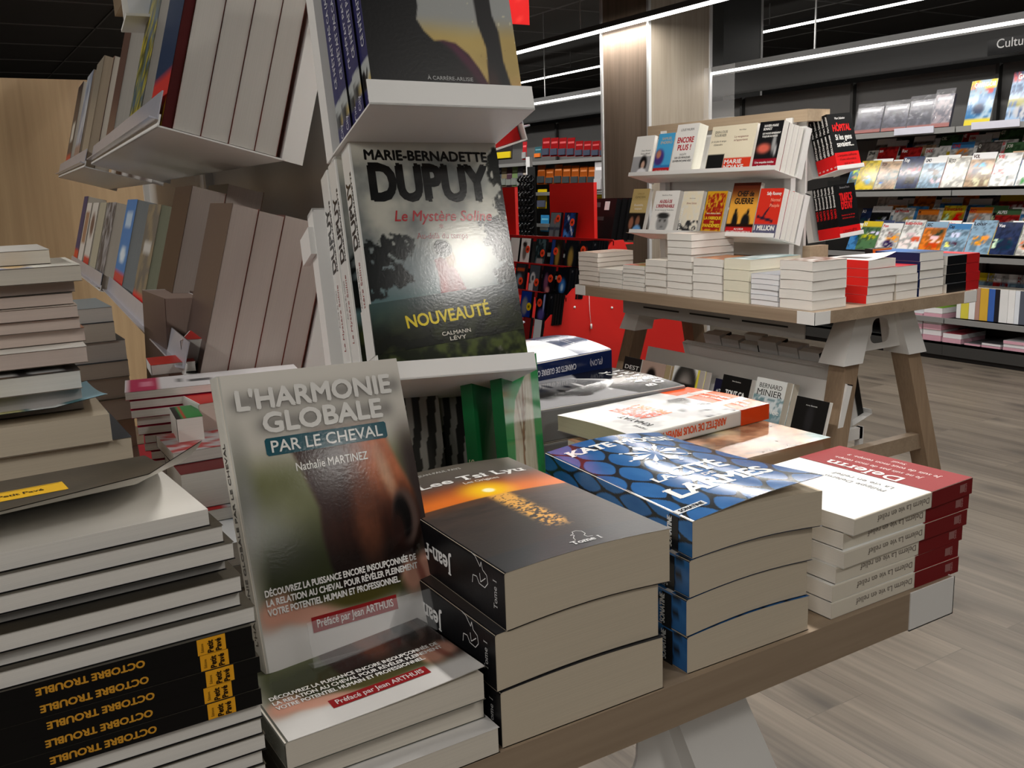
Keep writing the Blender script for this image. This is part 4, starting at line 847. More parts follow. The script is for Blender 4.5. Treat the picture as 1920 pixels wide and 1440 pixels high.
# ---------------------------------------------------------------- books standing under the end shelf
GT = [dict(face='S', s="CONFESSIONS", x=0.05, y=0.005, h=0.0055, fit=0.075, col=(0.75, 0.74, 0.6), serif=True, bold=0.03)]
for k in range(2):
    M_ = frame((0.482-0.024*k, 0.797+0.02*k, 0.7815), 41, 3)
    book(("green book with a tree trunk drawing, standing turned beside the sunset novels", "green spined book standing just left of the tree trunk book")[k], M_ @ Matrix.Translation((0, 0, -0.013)), 0.128, 0.214, 0.0125, front=pt_tree, spine=(0.1, 0.4, 0.22), texts=GT, res=(50, 90) if k == 0 else (2, 2), mat='print_gloss', group='green standing books')
TR = [dict(s="NICOLAS TRITT", x=0.006, y=0.186, h=0.0062, fit=0.078, col=(0.12, 0.12, 0.12), serif=True, bold=0.04)]
for k in range(2):
    M_ = frame((0.307+0.05*k, 0.863+0.028*k, 0.7815), -4, 9)
    book(("cream book with a drawn street lamp, standing behind the sunset novels", "cream book with a drawn street lamp, half hidden by its twin")[k], M_ @ Matrix.Translation((0, 0, -0.016)), 0.132, 0.212, 0.0155, front=pt_street, spine=(0.75, 0.7, 0.56), texts=TR, res=(80, 110), mat='print_satin', group='cream street lamp books')
book("brown topped book with a grey woman's face, beside the green books", frame((0.41, 0.935, 0.7815), -4, 9) @ Matrix.Translation((0, 0, -0.016)), 0.135, 0.205, 0.0155, front=pt_lady, spine=(0.3, 0.25, 0.2), texts=[dict(s="LE FÉVRIER", x=0.05, y=0.158, h=0.0125, fit=0.1, col=(0.12, 0.1, 0.08), serif=True)], res=(60, 80))

# ---------------------------------------------------------------- black spined pile at the left front
OCT = [dict(face='S', s="OCTOBRE TROUBLE", x=0.062, y=0.0034, h=0.004, fit=0.056, col=(0.83, 0.6, 0.2), bold=0.07),
    dict(face='S', quad=[(0.016, 0.0002), (0.0325, 0.0002), (0.0325, 0.0102), (0.016, 0.0102)], col=(0.93, 0.66, 0.15)), dict(face='S', s="Petit", x=0.0235, y=0.0095, h=0.0033, fit=0.0075, col=(0.15, 0.1, 0.05), rot=R(-90), lv=2, bold=0.05), dict(face='S', s="Pavé", x=0.0188, y=0.0095, h=0.0033, fit=0.0075, col=(0.15, 0.1, 0.05), rot=R(-90), lv=2, bold=0.05), dict(face='S', s="Éditions", x=0.029, y=0.0085, h=0.0015, fit=0.0055, col=(0.15, 0.1, 0.05), rot=R(-90), lv=2)]
OCF = [dict(quad=[(0.03, 0.1), (0.055, 0.1), (0.055, 0.15), (0.03, 0.15)], col=(0.92, 0.72, 0.13)), dict(quad=[(0.032, 0.102), (0.0325, 0.102), (0.0325, 0.148), (0.032, 0.148)], col=(0.2, 0.14, 0.05), lv=2), dict(s="Petit Pavé", x=0.046, y=0.111, h=0.006, fit=0.026, col=(0.2, 0.14, 0.05), lv=2, rot=R(90), bold=0.04)]
z = 0.78; tb = 0.0104
OT = []
right = [0.130, 0.131, 0.133, 0.134, 0.136, 0.135, 0.137, 0.136, 0.137]
wordn = ["lowest", "second", "third", "fourth", "fifth", "sixth", "seventh", "eighth", "ninth"]
for k in range(9):
    book("page edges outward, %s book from the bottom of the black spined pile" % wordn[k], flat((right[k]-0.21, 0.537+0.15+0.001*(k % 3), z), -90), 0.15, 0.21, tb, front=pt_oct, spine=(0.06, 0.06, 0.065), back=(0.06, 0.06, 0.065), pages=PAGEW, group='lower books of the black spined pile', mat='print_satin'); z += tb+0.0001
five = ["lowest", "second from below", "middle", "second from above", "topmost"]
for k in range(5):
    xr = 0.1365+(0, -0.001, 0.001, -0.001, -0.002)[k]
    book("black spine with orange lettering and yellow label, %s of the five" % five[k], flat((xr, 0.536+0.0008*(k % 2), z), 90+0.3*(k % 2)), 0.15, 0.21, tb, front=pt_oct, spine=(0.065, 0.063, 0.065), back=(0.06, 0.06, 0.065), pages=PAGEW, texts=OCT, group='black spines with orange lettering', mat='print_satin'); z += tb+0.0001
up = [(0.137, 0.0, 0.6), (0.131, 0.006, 0.4), (0.129, -0.002, 1.4), (0.124, 0.012, 1.5), (0.126, -0.002, 1.8), (0.12, -0.001, 2.4), (0.112, 0.0, 3.2)]
seven = ["lowest", "second", "third", "fourth", "fifth", "sixth", "topmost"]
curo = lambda u, v: 0.03*np.clip((u-0.15)/0.85, 0, 1)**2.2*(0.55+0.45*v)+0.012*np.clip(v-0.85, 0, 1)/0.15*u
for k, (xr, dy, hd) in enumerate(up):
    lab = "dark covered book lying open with curling cover and yellow label, on the black spined pile" if k == 6 else "white page edges outward, %s of the seven loose books above the black spines" % seven[k]
    book(lab, flat((xr-0.21, 0.537+0.15+dy, z), -90+hd), 0.15, 0.21, tb, front=pt_oct, spine=(0.06, 0.06, 0.065), back=(0.06, 0.06, 0.065), pages=PAGEW, group='loose books above the black spines', texts=OCF if k == 6 else (), res=(30, 40) if k in (1, 3, 6) else (2, 2), curl=curo if k == 6 else None, mat='print_satin'); z += tb+0.0001

# ---------------------------------------------------------------- mixed pile left of the rack
def fore(xr, yf, z, w, h, hd=0.0): return flat((xr-h, yf+w, z), -90+hd)        # fore-edge to the front
def tailf(xr, yf, z, w, hd=0.0): return flat((xr-w, yf, z), hd)
PK = (0.84, 0.77, 0.73)
pile = [  # x right, y front, t, cover, pages, words, kind
    (0.125, 0.90, 0.04, (0.3, 0.3, 0.33), PAGE, "grey covered thick book at the very bottom of the mixed left pile"),
    (0.12, 0.90, 0.04, (0.5, 0.35, 0.3), PAGE, "brown covered thick book second from the bottom of the mixed left pile"),
    (0.13, 0.90, 0.05, (0.35, 0.36, 0.4), PAGE, "thick slate covered book third from the bottom of the mixed left pile"),
    (0.118, 0.905, 0.033, (0.6, 0.3, 0.25), (0.83, 0.74, 0.67), "thick pale book just above the black spined pile, red cover edge"),
    (0.133, 0.89, 0.0255, (0.28, 0.3, 0.33), PAGET, "tan page block with slate cover corner sticking out, left pile"),
    (0.118, 0.885, 0.0255, 'teal', PAGET, "thick book with teal and pale blue cover strip, left pile"),
    (0.105, 0.925, 0.0205, (0.46, 0.45, 0.43), (0.7, 0.68, 0.67), "grey magazine-like paperback above the teal covered book"),
    (0.1, 0.908, 0.0165, 'dark', PAGEW, "white page block under a dark patterned cover, left pile"),
    (0.114, 0.927, 0.0145, 'redwhite', PK, "book with half red half white cover, left pile"),
    (0.114, 0.955, 0.0125, (0.8, 0.6, 0.5), PK, "pinkish page block, second above none but the red and white cover's upper neighbour"),
    (0.114, 0.953, 0.0105, (0.8, 0.62, 0.5), PK, "thin pink edged paperback in the middle of the left pile"),
    (0.113, 0.95, 0.011, (0.85, 0.8, 0.75), PK, "rosy edged paperback three below the patterned spine, left pile"),
    (0.108, 0.957, 0.0105, (0.8, 0.78, 0.76), PK, "thin paperback two below the blue patterned cover, left pile"),
    (0.107, 0.954, 0.0105, (0.82, 0.78, 0.76), PK, "paperback right below the blue patterned cover, left pile"),
    (0.119, 0.945, 0.0145, 'blue', PAGE, "cream page block under a blue and white patterned cover near pile top"),
    (0.098, 0.985, 0.013, (0.86, 0.85, 0.83), PAGE, "small cream book lying on the very top of the left pile"),
]
pile[9] = pile[9][:5]+("pinkish page block lying directly on the half red half white cover",)
pts_ = {'teal': blocks((0.2, 0.42, 0.45), ('r', -1, 0.9, 2, 2, (0.6, 0.78, 0.85)), ('r', 0.7, 0.52, 0.97, 0.68, (0.72, 0.7, 0.45)), ('r', 0.7, 0.3, 0.97, 0.46, (0.75, 0.68, 0.4)), ('r', 0.6, 0.72, 1, 0.84, (0.86, 0.87, 0.86)), ('r', 0.5, -1, 1.1, 0.06, (0.75, 0.2, 0.17))),
    'dark': blocks((0.17, 0.16, 0.16), ('n', 9, 3, (0.4, 0.3, 0.22)), ('r', 0.6, 0.6, 0.95, 0.76, (0.75, 0.74, 0.73)), ('r', 0.6, 0.8, 0.95, 0.93, (0.7, 0.7, 0.7)), ('r', -1, -1, 2, 0.08, (0.8, 0.25, 0.12))),
    'redwhite': blocks((0.93, 0.92, 0.89), ('r', -1, -1, 2, 0.5, (0.76, 0.22, 0.18)), ('r', 0.5, 0.05, 0.9, 0.14, (0.85, 0.45, 0.4)), ('r', 0.5, 0.18, 0.9, 0.26, (0.85, 0.42, 0.38))),
    'blue': blocks((0.72, 0.76, 0.86), ('n', 7, 5, (0.35, 0.42, 0.66)), ('r', -1, 0.8, 2, 2, (0.93, 0.92, 0.88)), ('e', 0.6, 0.75, 0.4, 0.06, 0.4, (0.86, 0.72, 0.5)), ('r', -1, -1, 2, 0.16, (0.25, 0.27, 0.33)))}
z = 0.78
for k, (xr, yf, t, cov, pg, lab) in enumerate(pile):
    pf = pts_.get(cov, cov) if isinstance(cov, str) else cov
    tx = []
    if cov == 'teal': cl = lambda u, v: 0.012*np.clip(u, 0, 1)**2+0.006*np.clip((v-0.8)/0.2, 0, 1)
    else: cl = None
    book(lab, fore(xr, yf, z, 0.148, 0.215, random.uniform(-2, 2)), 0.148, 0.215, t, front=pf, spine=(0.6, 0.55, 0.5), pages=pg, group='mixed pile left of the rack', res=(30, 40) if callable(pf) else (1, 1), curl=cl, mat='print_satin'); z += t+0.0004+(0.004 if cov in ('dark',) else 0)
# brown and grey stack further back by the rack
z = 0.78
for k, (t, c, pg) in enumerate(((0.05, (0.5, 0.42, 0.33), PAGET), (0.05, (0.55, 0.45, 0.35), PAGET), (0.03, (0.52, 0.46, 0.38), PAGE), (0.03, (0.6, 0.57, 0.52), PAGE), (0.022, (0.35, 0.37, 0.4), PAGE), (0.028, (0.5, 0.54, 0.57), PAGEW), (0.026, (0.3, 0.32, 0.35), PAGE), (0.02, (0.62, 0.66, 0.68), PAGEW))):
    lab = ["bottom brown covered book", "second brown covered book", "tan book", "pale tan book", "dark grey covered book", "grey blue covered book", "black covered book", "pale blue grey book on top"][k]+" of the stack behind the mixed pile"
    book(lab, fore(0.214-(0.012 if k > 5 else 0), 1.38+0.004*(k % 2), z, 0.15, 0.2), 0.15, 0.2, t, front=c, pages=pg, group='stack behind the mixed pile'); z += t+0.0004
# thin pink edged stack of small books
z = 0.78
for k in range(4):
    book("%s thick red edged book under the thin pink edged stack" % ["lowest", "second", "third", "fourth"][k], flat((0.18+0.2, 1.07+0.08, z), 180-8), 0.2, 0.08, 0.0275, front=(0.8, 0.2, 0.25), pages=PAGEW, group='books under the pink edged stack'); z += 0.028
PKT = blocks((0.87, 0.86, 0.87), ('r', -1, 0.03, 2, 0.2, (0.72, 0.15, 0.33)), ('r', 0.3, 0.07, 0.7, 0.16, (0.86, 0.5, 0.6)), ('r', 0.4, 0.34, 0.62, 0.48, (0.35, 0.35, 0.36)), ('r', 0.3, 0.28, 0.6, 0.31, (0.5, 0.5, 0.5)))
for k in range(9):
    x0 = 0.1755-0.0026*k+(0.002 if k == 8 else 0)+0.003*(k % 2)
    M_ = flat((x0, 1.056+0.002*(k % 3), z), -10)
    lab = "pink and white covered thin book on top of the pink edged stack" if k == 8 else "thin pink edged book, %s from the bottom of its stack under the shelf" % wordn[k]
    book(lab, M_ @ Matrix.Translation((0, 0.075, 0)) @ Matrix.Rotation(R(-90), 4, 'Z'), 0.075, 0.19, 0.0088, front=PKT if k == 8 else (0.8, 0.15, 0.3), spine=(0.85, 0.84, 0.84), back=(0.75, 0.12, 0.28), pages=PAGEW, group='thin pink edged stack', res=(20, 30) if k == 8 else (1, 1)); z += 0.0098
book("small red covered book lying behind the pink topped stack", flat((0.2, 1.14, 0.98), -6), 0.05, 0.06, 0.012, front=(0.8, 0.2, 0.17), spine=(0.9, 0.9, 0.9), pages=PAGEW)
book("small white edged pocket book just under the lower shelf's corner", flat((0.24, 1.16, 0.985), -20), 0.1, 0.08, 0.03, front=(0.75, 0.14, 0.13), spine=(0.93, 0.93, 0.93), pages=PAGEW, rad=0.002)
# small red, green and white pocket books lying askew
z = 0.78
spec = [(0.05, (0.9, 0.9, 0.9), "bottom white pocket book of the small red and green heap"), (0.05, (0.75, 0.12, 0.12), "red topped pocket book low in the small heap"), (0.056, (0.8, 0.15, 0.13), "middle red covered pocket book of the small heap"), (0.032, (0.78, 0.14, 0.13), "red covered pocket book with white edges, top of the small heap")]
for k, (t, c, lab) in enumerate(spec):
    book(lab, flat((0.213+(0.006, -0.004, 0.004, 0.004)[k], 1.003-0.003*k, z), -8+4*k), 0.13, 0.07, t, front=c, spine=(0.93, 0.93, 0.92), back=(0.9, 0.9, 0.9), pages=(0.82, 0.75, 0.71), group='small red and green heap', rad=0.002); z += t+0.0004
for k, (zz, c) in enumerate(((0.78, (0.85, 0.2, 0.2)), (0.862, (0.9, 0.9, 0.9)), (0.928, blocks((0.2, 0.55, 0.27), ('r', -1, -1, 0.25, 2, (0.1, 0.1, 0.1)), ('r', 0.25, -1, 0.4, 2, (0.75, 0.15, 0.15)))))):
    book("%s pocket book of the narrow pile left of the red heap" % ["bottom red covered", "middle white", "green and black covered top"][k], flat((0.187, 0.962, zz), -6), 0.026, 0.062, (0.08, 0.065, 0.036)[k], front=c, spine=(0.93, 0.93, 0.92), back=(0.9, 0.9, 0.9), res=(12, 12) if callable(c) else (1, 1), pages=PAGEW, group='narrow pile left of the red heap')
# stack wedged between the black spined pile and the horse book
z = 0.78
pt_sea = blocks((0.92, 0.93, 0.94), ('p', [(-1, 0.6), (0.5, 0.75), (2, 0.7), (2, 1.2), (-1, 1.2)], (0.5, 0.68, 0.82)), ('p', [(-1, 0.1), (0.6, 0.3), (2, 0.35), (2, 0.55), (-1, 0.5)], (0.2, 0.45, 0.65)), ('p', [(0.0, 0.0), (0.5, 0.12), (0.9, 0.0)], (0.86, 0.7, 0.3)))
wed = [(0.05, (0.6, 0.55, 0.5), -0.07, "bottom pale book of the stack wedged behind the horse book"), (0.026, (0.66, 0.6, 0.5), -0.065, "beige book under the blue wave cover, behind the horse book"), (0.022, pt_sea, -0.075, "book with blue and white wave cover behind the horse book"), (0.012, blocks((0.75, 0.76, 0.77), ('r', -1, -1, 2, 0.25, (0.75, 0.12, 0.13))), -0.01, "thin grey and red booklet behind the horse book"), (0.036, blocks((0.13, 0.3, 0.36), ('r', -1, -1, 2, 0.35, (0.45, 0.08, 0.1))), 0.0, "thick teal and red covered book behind the horse book"), (0.012, blocks((0.78, 0.77, 0.78), ('n', 8, 2, (0.72, 0.15, 0.15))), 0.035, "red and white printed booklet on top of the wedged stack")]
for k, (t, c, dy, lab) in enumerate(wed):
    L_ = 0.15
    book(lab, flat((0.174, 0.887+dy+0.085, z), -90+1.5*(k % 2)-2), 0.085, L_, t, front=c, spine=(0.5, 0.5, 0.5), pages=PAGEG, res=(20, 20) if callable(c) else (1, 1), group='stack wedged behind the horse book', mat='print_satin'); z += t+0.0004

# ---------------------------------------------------------------- books on the long left shelves (covers face left, page edges to us)
def column(Mt, x, specs, tag_, grp, lean=0.0):
    """books one behind the other on a tray: specs from the front: (w, h, t, cover, spine, pages, label)"""
    zf = DT-0.003
    for (w, h, t, cov, pg, lab) in specs:
        M_ = Mt @ Matrix.Translation((x, 0.0005, zf-t))
        book(lab, M_, w, h, t-0.0004, front=cov, spine=cov if not callable(cov) else (0.5, 0.5, 0.5), back=(0.42, 0.2, 0.15) if grp == 'rb' else None, pages=pg, res=(12, 20) if callable(cov) else (1, 1), group=tag_)
        zf -= t
RED = (0.72, 0.13, 0.12)
def redfoot(c, top=0.25): return blocks(c, ('r', -1, -1, 2, top, RED))
PGG = (0.76, 0.745, 0.72); PGP = (0.72, 0.67, 0.64); PGN = (0.66, 0.67, 0.58)
# x of a column is counted from the far end of its shelf
def col_at(Mt, fore_x, w, zf0, books, grp):
    zf = DT-zf0
    for (h, t, cov, pg, lab) in books:
        fn = cov if callable(cov) else None
        book(lab, Mt @ Matrix.Translation((fore_x-w, 0.0005, zf-t)), w, h, t-0.0004, front=cov, spine=(0.5, 0.5, 0.5) if fn else cov, back=(0.6, 0.3, 0.22), pages=pg, res=(12, 20) if fn else (1, 1), group=grp, mat='print_satin'); zf -= t
NV = blocks((0.13, 0.2, 0.32), ('r', -1, -1, 2, 0.27, (0.78, 0.2, 0.17)), ('r', 0.6, -1, 2, 0.15, (0.85, 0.66, 0.15)))
YS = blocks((0.3, 0.3, 0.15), ('n', 14, 2, (0.72, 0.66, 0.22)), ('n', 11, 6, (0.3, 0.38, 0.45)), ('r', -1, -1, 2, 0.2, (0.9, 0.82, 0.12)))
DES = blocks((0.36, 0.36, 0.35), ('n', 8, 3, (0.5, 0.46, 0.38)), ('r', 0.2, 0.55, 0.8, 0.66, (0.75, 0.75, 0.74)), ('r', -1, -1, 2, 0.24, (0.8, 0.17, 0.17)))
col_at(ML_UPP, LM-0.004, 0.155, 0.002, [(0.23, 0.012, NV, (0.3, 0.1, 0.1), "navy covered book with maroon edges and red foot, front of the near upper left column"), (0.232, 0.031, redfoot((0.3, 0.05, 0.06)), PGG, "thick page block right behind the maroon edged book, upper left shelf"), (0.228, 0.031, redfoot((0.12, 0.16, 0.2)), PGG, "third page block in the near column of the upper left shelf"), (0.229, 0.03, redfoot((0.1, 0.15, 0.2)), PGG, "fourth page block in the near column of the upper left shelf"), (0.227, 0.026, redfoot((0.16, 0.13, 0.13)), PGG, "rearmost page block in the near column of the upper left shelf")], 'near column on the upper left shelf')
col_at(ML_UPP, 0.866, 0.17, 0.002, [(0.24, 0.05, YS, PGG, "yellow speckled book with bright yellow foot, upper left shelf"), (0.245, 0.045, (0.5, 0.45, 0.4), PGG, "grey page block behind the yellow speckled book")], 'second column on the upper left shelf')
col_at(ML_UPP, 0.42, 0.17, 0.002, [(0.255, 0.062, (0.4, 0.3, 0.26), PGG, "tall thick page block with a brown cover, middle of the upper left shelf"), (0.252, 0.04, (0.5, 0.12, 0.12), PGG, "page block behind a red cover line, middle of the upper left shelf")], 'third column on the upper left shelf')
L2 = 0.9
col_at(ML2_UPP, 0.85, 0.17, 0.002, [(0.25, 0.02, (0.6, 0.56, 0.5), (0.72, 0.66, 0.58), "slim brown book with open pages, far half of the upper left shelf"), (0.255, 0.03, blocks((0.6, 0.45, 0.4), ('r', -1, -1, 2, 0.3, (0.28, 0.5, 0.27))), PAGE, "green footed book with bowed white top, far half of the upper left shelf")], 'far half of the upper left shelf')
col_at(ML2_UPP, 0.6, 0.17, 0.002, [(0.25, 0.05, blocks((0.75, 0.77, 0.8), ('n', 6, 3, (0.55, 0.58, 0.66)), ('r', -1, -1, 2, 0.3, (0.6, 0.5, 0.46))), (0.7, 0.64, 0.57), "pale mural covered book, far half of the upper left shelf")], 'far half of the upper left shelf')
col_at(ML2_UPP, 0.3, 0.17, 0.002, [(0.255, 0.1, blocks((0.3, 0.26, 0.25), ('r', -1, -1, 2, 0.24, (0.78, 0.27, 0.18)), ('r', 0.2, 0.36, 0.8, 0.6, (0.85, 0.84, 0.8))), PAGE, "thick cream page block with dark cover and red foot, end of the upper left shelf")], 'far half of the upper left shelf')
OF = lambda k: redfoot((0.3+0.02*k, 0.22, 0.2), 0.4)
col_at(ML_LOW, LM-0.004, 0.15, 0.016, [(0.205, 0.031, (0.33, 0.27, 0.25), PGP, "first grey page block with orange foot, near end of the lower left shelf"), (0.204, 0.031, OF(1), PGP, "second grey page block with orange foot, near end of the lower left shelf"), (0.206, 0.031, OF(2), PGP, "third grey page block with orange foot, near end of the lower left shelf"), (0.203, 0.025, OF(3), PGP, "rearmost grey page block, near end of the lower left shelf")], 'near column on the lower left shelf')
col_at(ML_LOW, 0.912, 0.16, 0.001, [(0.226, 0.046, (0.2, 0.13, 0.12), PGP, "tall brown covered book jutting forward on the lower left shelf"), (0.24, 0.05, (0.15, 0.14, 0.14), PGP, "taller brownish page block behind the jutting brown covered book")], 'second column on the lower left shelf')
col_at(ML_LOW, 0.627, 0.17, 0.001, [(0.2, 0.062, DES, PGN, "grey lettered book with red foot and greenish page edges, lower left shelf"), (0.24, 0.05, (0.15, 0.14, 0.14), PGP, "tall brownish page block behind the grey lettered book")], 'third column on the lower left shelf')
BLU = blocks((0.17, 0.47, 0.75), ('e', 0.5, 0.45, 0.3, 0.08, 0.4, (0.85, 0.9, 0.95)), ('r', -1, -1, 2, 0.3, (0.76, 0.2, 0.2)), ('r', 0.2, 0.72, 0.8, 0.9, (0.7, 0.8, 0.9)))
col_at(ML_LOW, 0.25, 0.2, 0.001, [(0.21, 0.04, BLU, (0.62, 0.64, 0.65), "bright blue covered book with red foot, lower left shelf"), (0.208, 0.035, (0.6, 0.14, 0.14), (0.6, 0.62, 0.62), "grey page block with red line behind the bright blue cover")], 'fourth column on the lower left shelf')
col_at(ML2_LOW, 0.88, 0.17, 0.001, [(0.2, 0.05, blocks((0.24, 0.25, 0.28), ('n', 10, 2, (0.6, 0.6, 0.62))), PAGE, "dark photo covered book left of the bright blue one, lower left shelf")], 'far half of the lower left shelf')
col_at(ML2_LOW, 0.68, 0.15, 0.001, [(0.2, 0.04, (0.68, 0.67, 0.6), PAGE, "khaki covered book on the far half of the lower left shelf")], 'far half of the lower left shelf')
col_at(ML2_LOW, 0.49, 0.15, 0.001, [(0.2, 0.04, blocks((0.84, 0.83, 0.81), ('r', -1, -1, 2, 0.3, (0.78, 0.18, 0.15)), ('e', 0.5, 0.7, 0.3, 0.15, 0.4, (0.4, 0.3, 0.28))), PAGE, "white covered book with red foot, far half of the lower left shelf")], 'far half of the lower left shelf')
col_at(ML2_LOW, 0.3, 0.14, 0.001, [(0.2, 0.05, blocks((0.88, 0.86, 0.84), ('r', 0.1, 0.4, 0.9, 0.9, (0.65, 0.5, 0.4))), PAGE, "white book with brown picture, far half of the lower left shelf")], 'far half of the lower left shelf')
col_at(ML2_LOW, 0.14, 0.13, 0.001, [(0.22, 0.05, blocks((0.17, 0.18, 0.42), ('r', -1, -1, 2, 0.3, (0.84, 0.25, 0.12))), PAGE, "navy covered book with orange foot, farthest on the lower left shelf")], 'far half of the lower left shelf')
column(MR_UPP, 0.01, [(0.15, 0.21, 0.04, (0.75, 0.12, 0.12), PAGE, "red covered book on the right hand shelf, just past the novel's corner")], 'right hand shelf', None)
# leaning page block below the lower shelf, standing on two flat books
for k in range(2): book("%s flat book carrying the upright page block under the lower shelf" % ["lower", "upper"][k], fore(0.36, 1.24, 0.78+0.0304*k, 0.15, 0.2), 0.15, 0.2, 0.03, front=(0.5, 0.4, 0.35), pages=PAGE, group='flat books under the upright block')
for k in range(2):
    M_ = frame((0.235+0.05*k, 1.265+0.15, 0.841), -90, 3)
    book(("brown edged book standing upright under the lower left shelf", "second upright book under the lower left shelf, behind the first")[k], M_ @ Matrix.Translation((0, 0, -0.05)), 0.15, 0.215, 0.048, front=redfoot((0.35, 0.28, 0.26), 0.1), pages=(0.62, 0.54, 0.5), res=(6, 12), group='upright books under the shelf')
# small poster in a clear holder standing above the far left shelves
t = thing('sign_holder', 'white sign holder with a blue and grey notice above the left shelves', 'sign holder', frame((0.29, 1.55, 1.44), -4, 8))
m = MB(); m.box((0, 0, -0.004), (0.14, 0.22, 0)); m.box((0, -0.002, -0.05), (0.14, 0.002, 0.03)); m.build('holder_board', 'white_metal', t)
m = MB(); m.grid(20, 30, lambda u, v: np.column_stack([0.008+u*0.124, 0.01+v*0.2, np.full(len(u), 0.0005)]), blocks((0.86, 0.87, 0.89), ('r', 0.1, 0.3, 0.5, 0.8, (0.45, 0.52, 0.66)), ('n', 6, 3, (0.7, 0.74, 0.8)))); m.build('notice', 'print_satin', t)

# ================================================================ far table: rack, books, stacks
rk = thing('display_rack', 'white two-sided book rack with wooden top beam on the far table', 'display rack', Matrix.Translation((2.62, 2.27, 0.7805)), 'tabletop book racks')
for y in (0.08, 0.74):
    for x in (-0.03, 0.03):
        m = MB(); m.box((x-0.012, y, 0), (x+0.012, y+0.03, 0.6)); m.build('post', 'white_metal', rk)
m = MB(); m.box((-0.035, 0.02, 0.585), (0.075, 0.86, 0.625)); m.build('top_beam', 'beam_wood', rk)
m = MB(); m.box((-0.004, 0.05, 0.12), (0.004, 0.82, 0.585)); m.build('centre_panel', 'white_metal', rk)
m = MB(); m.box((-0.03, -0.005, 0.11), (0.06, 0.03, 0.165)); m.build('wooden_foot', 'beam_wood', rk)
FL = 0.775; FD = 0.105
def ftray(z, near=(2.42, 2.275)):
    F = frame((0, 0, 0), -90, 15); o = Vector((near[0], near[1], z))-Vector(F.col[2][:3])*FD-Vector(F.col[0][:3])*FL
    F.translation = o; return F
MF_UP, MF_LO = ftray(1.208), ftray(0.985)
for M_ in (MF_UP, MF_LO): tray(rk, M_, FL, FD, 0.014, 0.175, False, False)
E_UP = rot4(frame((2.6662, 2.2234, 1.202), -1.7, 14), 4.0); E_LO = rot4(frame((2.6996, 2.2295, 0.972), 4, 9.2), 3.5)
tray(rk, E_UP @ Matrix.Translation((-0.006, -0.002, -0.105)), 0.134, 0.108, 0.013, 0.2, False, True, 0.6)
tray(rk, E_LO @ Matrix.Translation((-0.006, -0.002, -0.105)), 0.134, 0.108, 0.013, 0.18, False, True, 0.6)
def fx(px, py): return 2.275+FL-atX(px, py, 2.45)[1]      # distance along the tray from its far end
K = (0.1, 0.1, 0.1); RD = (0.76, 0.14, 0.15); WHT = (0.93, 0.925, 0.91)
CREAM = (0.92, 0.88, 0.78)
def T(s, x, y, h, fit, col=K, **k): return dict(s=s, x=x, y=y, h=h, fit=fit, col=col, eps=None, **k) if False else dict(s=s, x=x, y=y, h=h, fit=fit, col=col, **k)
def fbook(Mt, px0, px1, py, h, t, lab, front, texts=(), n=1, zin=0.008, res=(24, 32), labs=None, pages=PAGEW, grp='face-out books on the far rack', spine=None):
    x0, x1 = fx(px0, py), fx(px1, py); w = x1-x0-0.002
    tx = [dict(q, x=q['x']*w, **({'fit': q['fit']*w} if q.get('fit') else {})) if 's' in q else q for q in texts]
    z = FD-0.004
    for k in range(n):
        book(lab if k == 0 else labs[k-1], Mt @ Matrix.Translation((x0+(0.002 if k else 0), 0.0005, z-t)), w, h-0.002*(k % 2), t-0.0005, front=front, spine=spine or WHT, pages=pages, texts=[dict(q, x=q['x']) for q in tx] if k == 0 else (), res=res if k == 0 else (1, 1), group=grp, mat='print_satin', eps=0.0004); z -= t
C = 'C'
fbook(MF_UP, 1190, 1224, 323, 0.158, 0.015, "white book with a dark haired woman, far left of the rack's top shelf", blocks(WHT, ('r', -1, -1, 2, 0.48, (0.66, 0.66, 0.67)), ('e', 0.62, 0.3, 0.2, 0.2, 0.3, (0.1, 0.09, 0.09)), ('e', 0.62, 0.27, 0.1, 0.1, 0.3, (0.82, 0.68, 0.6)), ('e', 0.6, 0.04, 0.28, 0.16, 0.15, (0.93, 0.93, 0.94))), [T("Claire Renaud", 0.65, 0.096, 0.006, 0.5, align=C), T("Sans détail", 0.65, 0.084, 0.007, 0.5, align=C)])
fbook(MF_UP, 1231, 1262, 322, 0.16, 0.016, "sky blue book with a purple swirl and red band, top shelf of the far rack", blocks((0.3, 0.66, 0.86), ('e', 0.25, 0.42, 0.3, 0.2, 0.3, (0.3, 0.22, 0.5)), ('e', 0.2, 0.5, 0.15, 0.1, 0.4, (0.75, 0.5, 0.4)), ('r', -1, -1, 2, 0.16, RD), ('r', -1, 0.16, 2, 0.24, (0.2, 0.5, 0.75))), [T("SAMUEL", 0.55, 0.135, 0.01, 0.6, (0.9, 0.75, 0.5), align=C), T("ENDERO", 0.55, 0.12, 0.01, 0.7, (0.9, 0.75, 0.5), align=C), T("« Une belle énergie", 0.1, 0.014, 0.006, 0.8, WHT)])
fbook(MF_UP, 1263, 1304, 319, 0.188, 0.045, "thick white book with tall red capitals, tallest on the far rack's top shelf", WHT, [T("LOUIS MAURIN", 0.5, 0.162, 0.009, 0.6, align=C), T("ENCORE", 0.5, 0.118, 0.02, 0.74, (0.72, 0.17, 0.2), align=C, bold=0.05), T("PLUS !", 0.5, 0.09, 0.02, 0.6, (0.72, 0.17, 0.2), align=C, bold=0.05), T("ENQUÊTE", 0.5, 0.07, 0.007, 0.3, align=C), T("SUR CES PRIVILÉGIÉS", 0.5, 0.058, 0.007, 0.72, align=C, bold=0.03), T("QUI N'EN ONT JAMAIS ASSEZ", 0.5, 0.046, 0.007, 0.86, align=C, bold=0.03)], pages=(0.84, 0.83, 0.78))
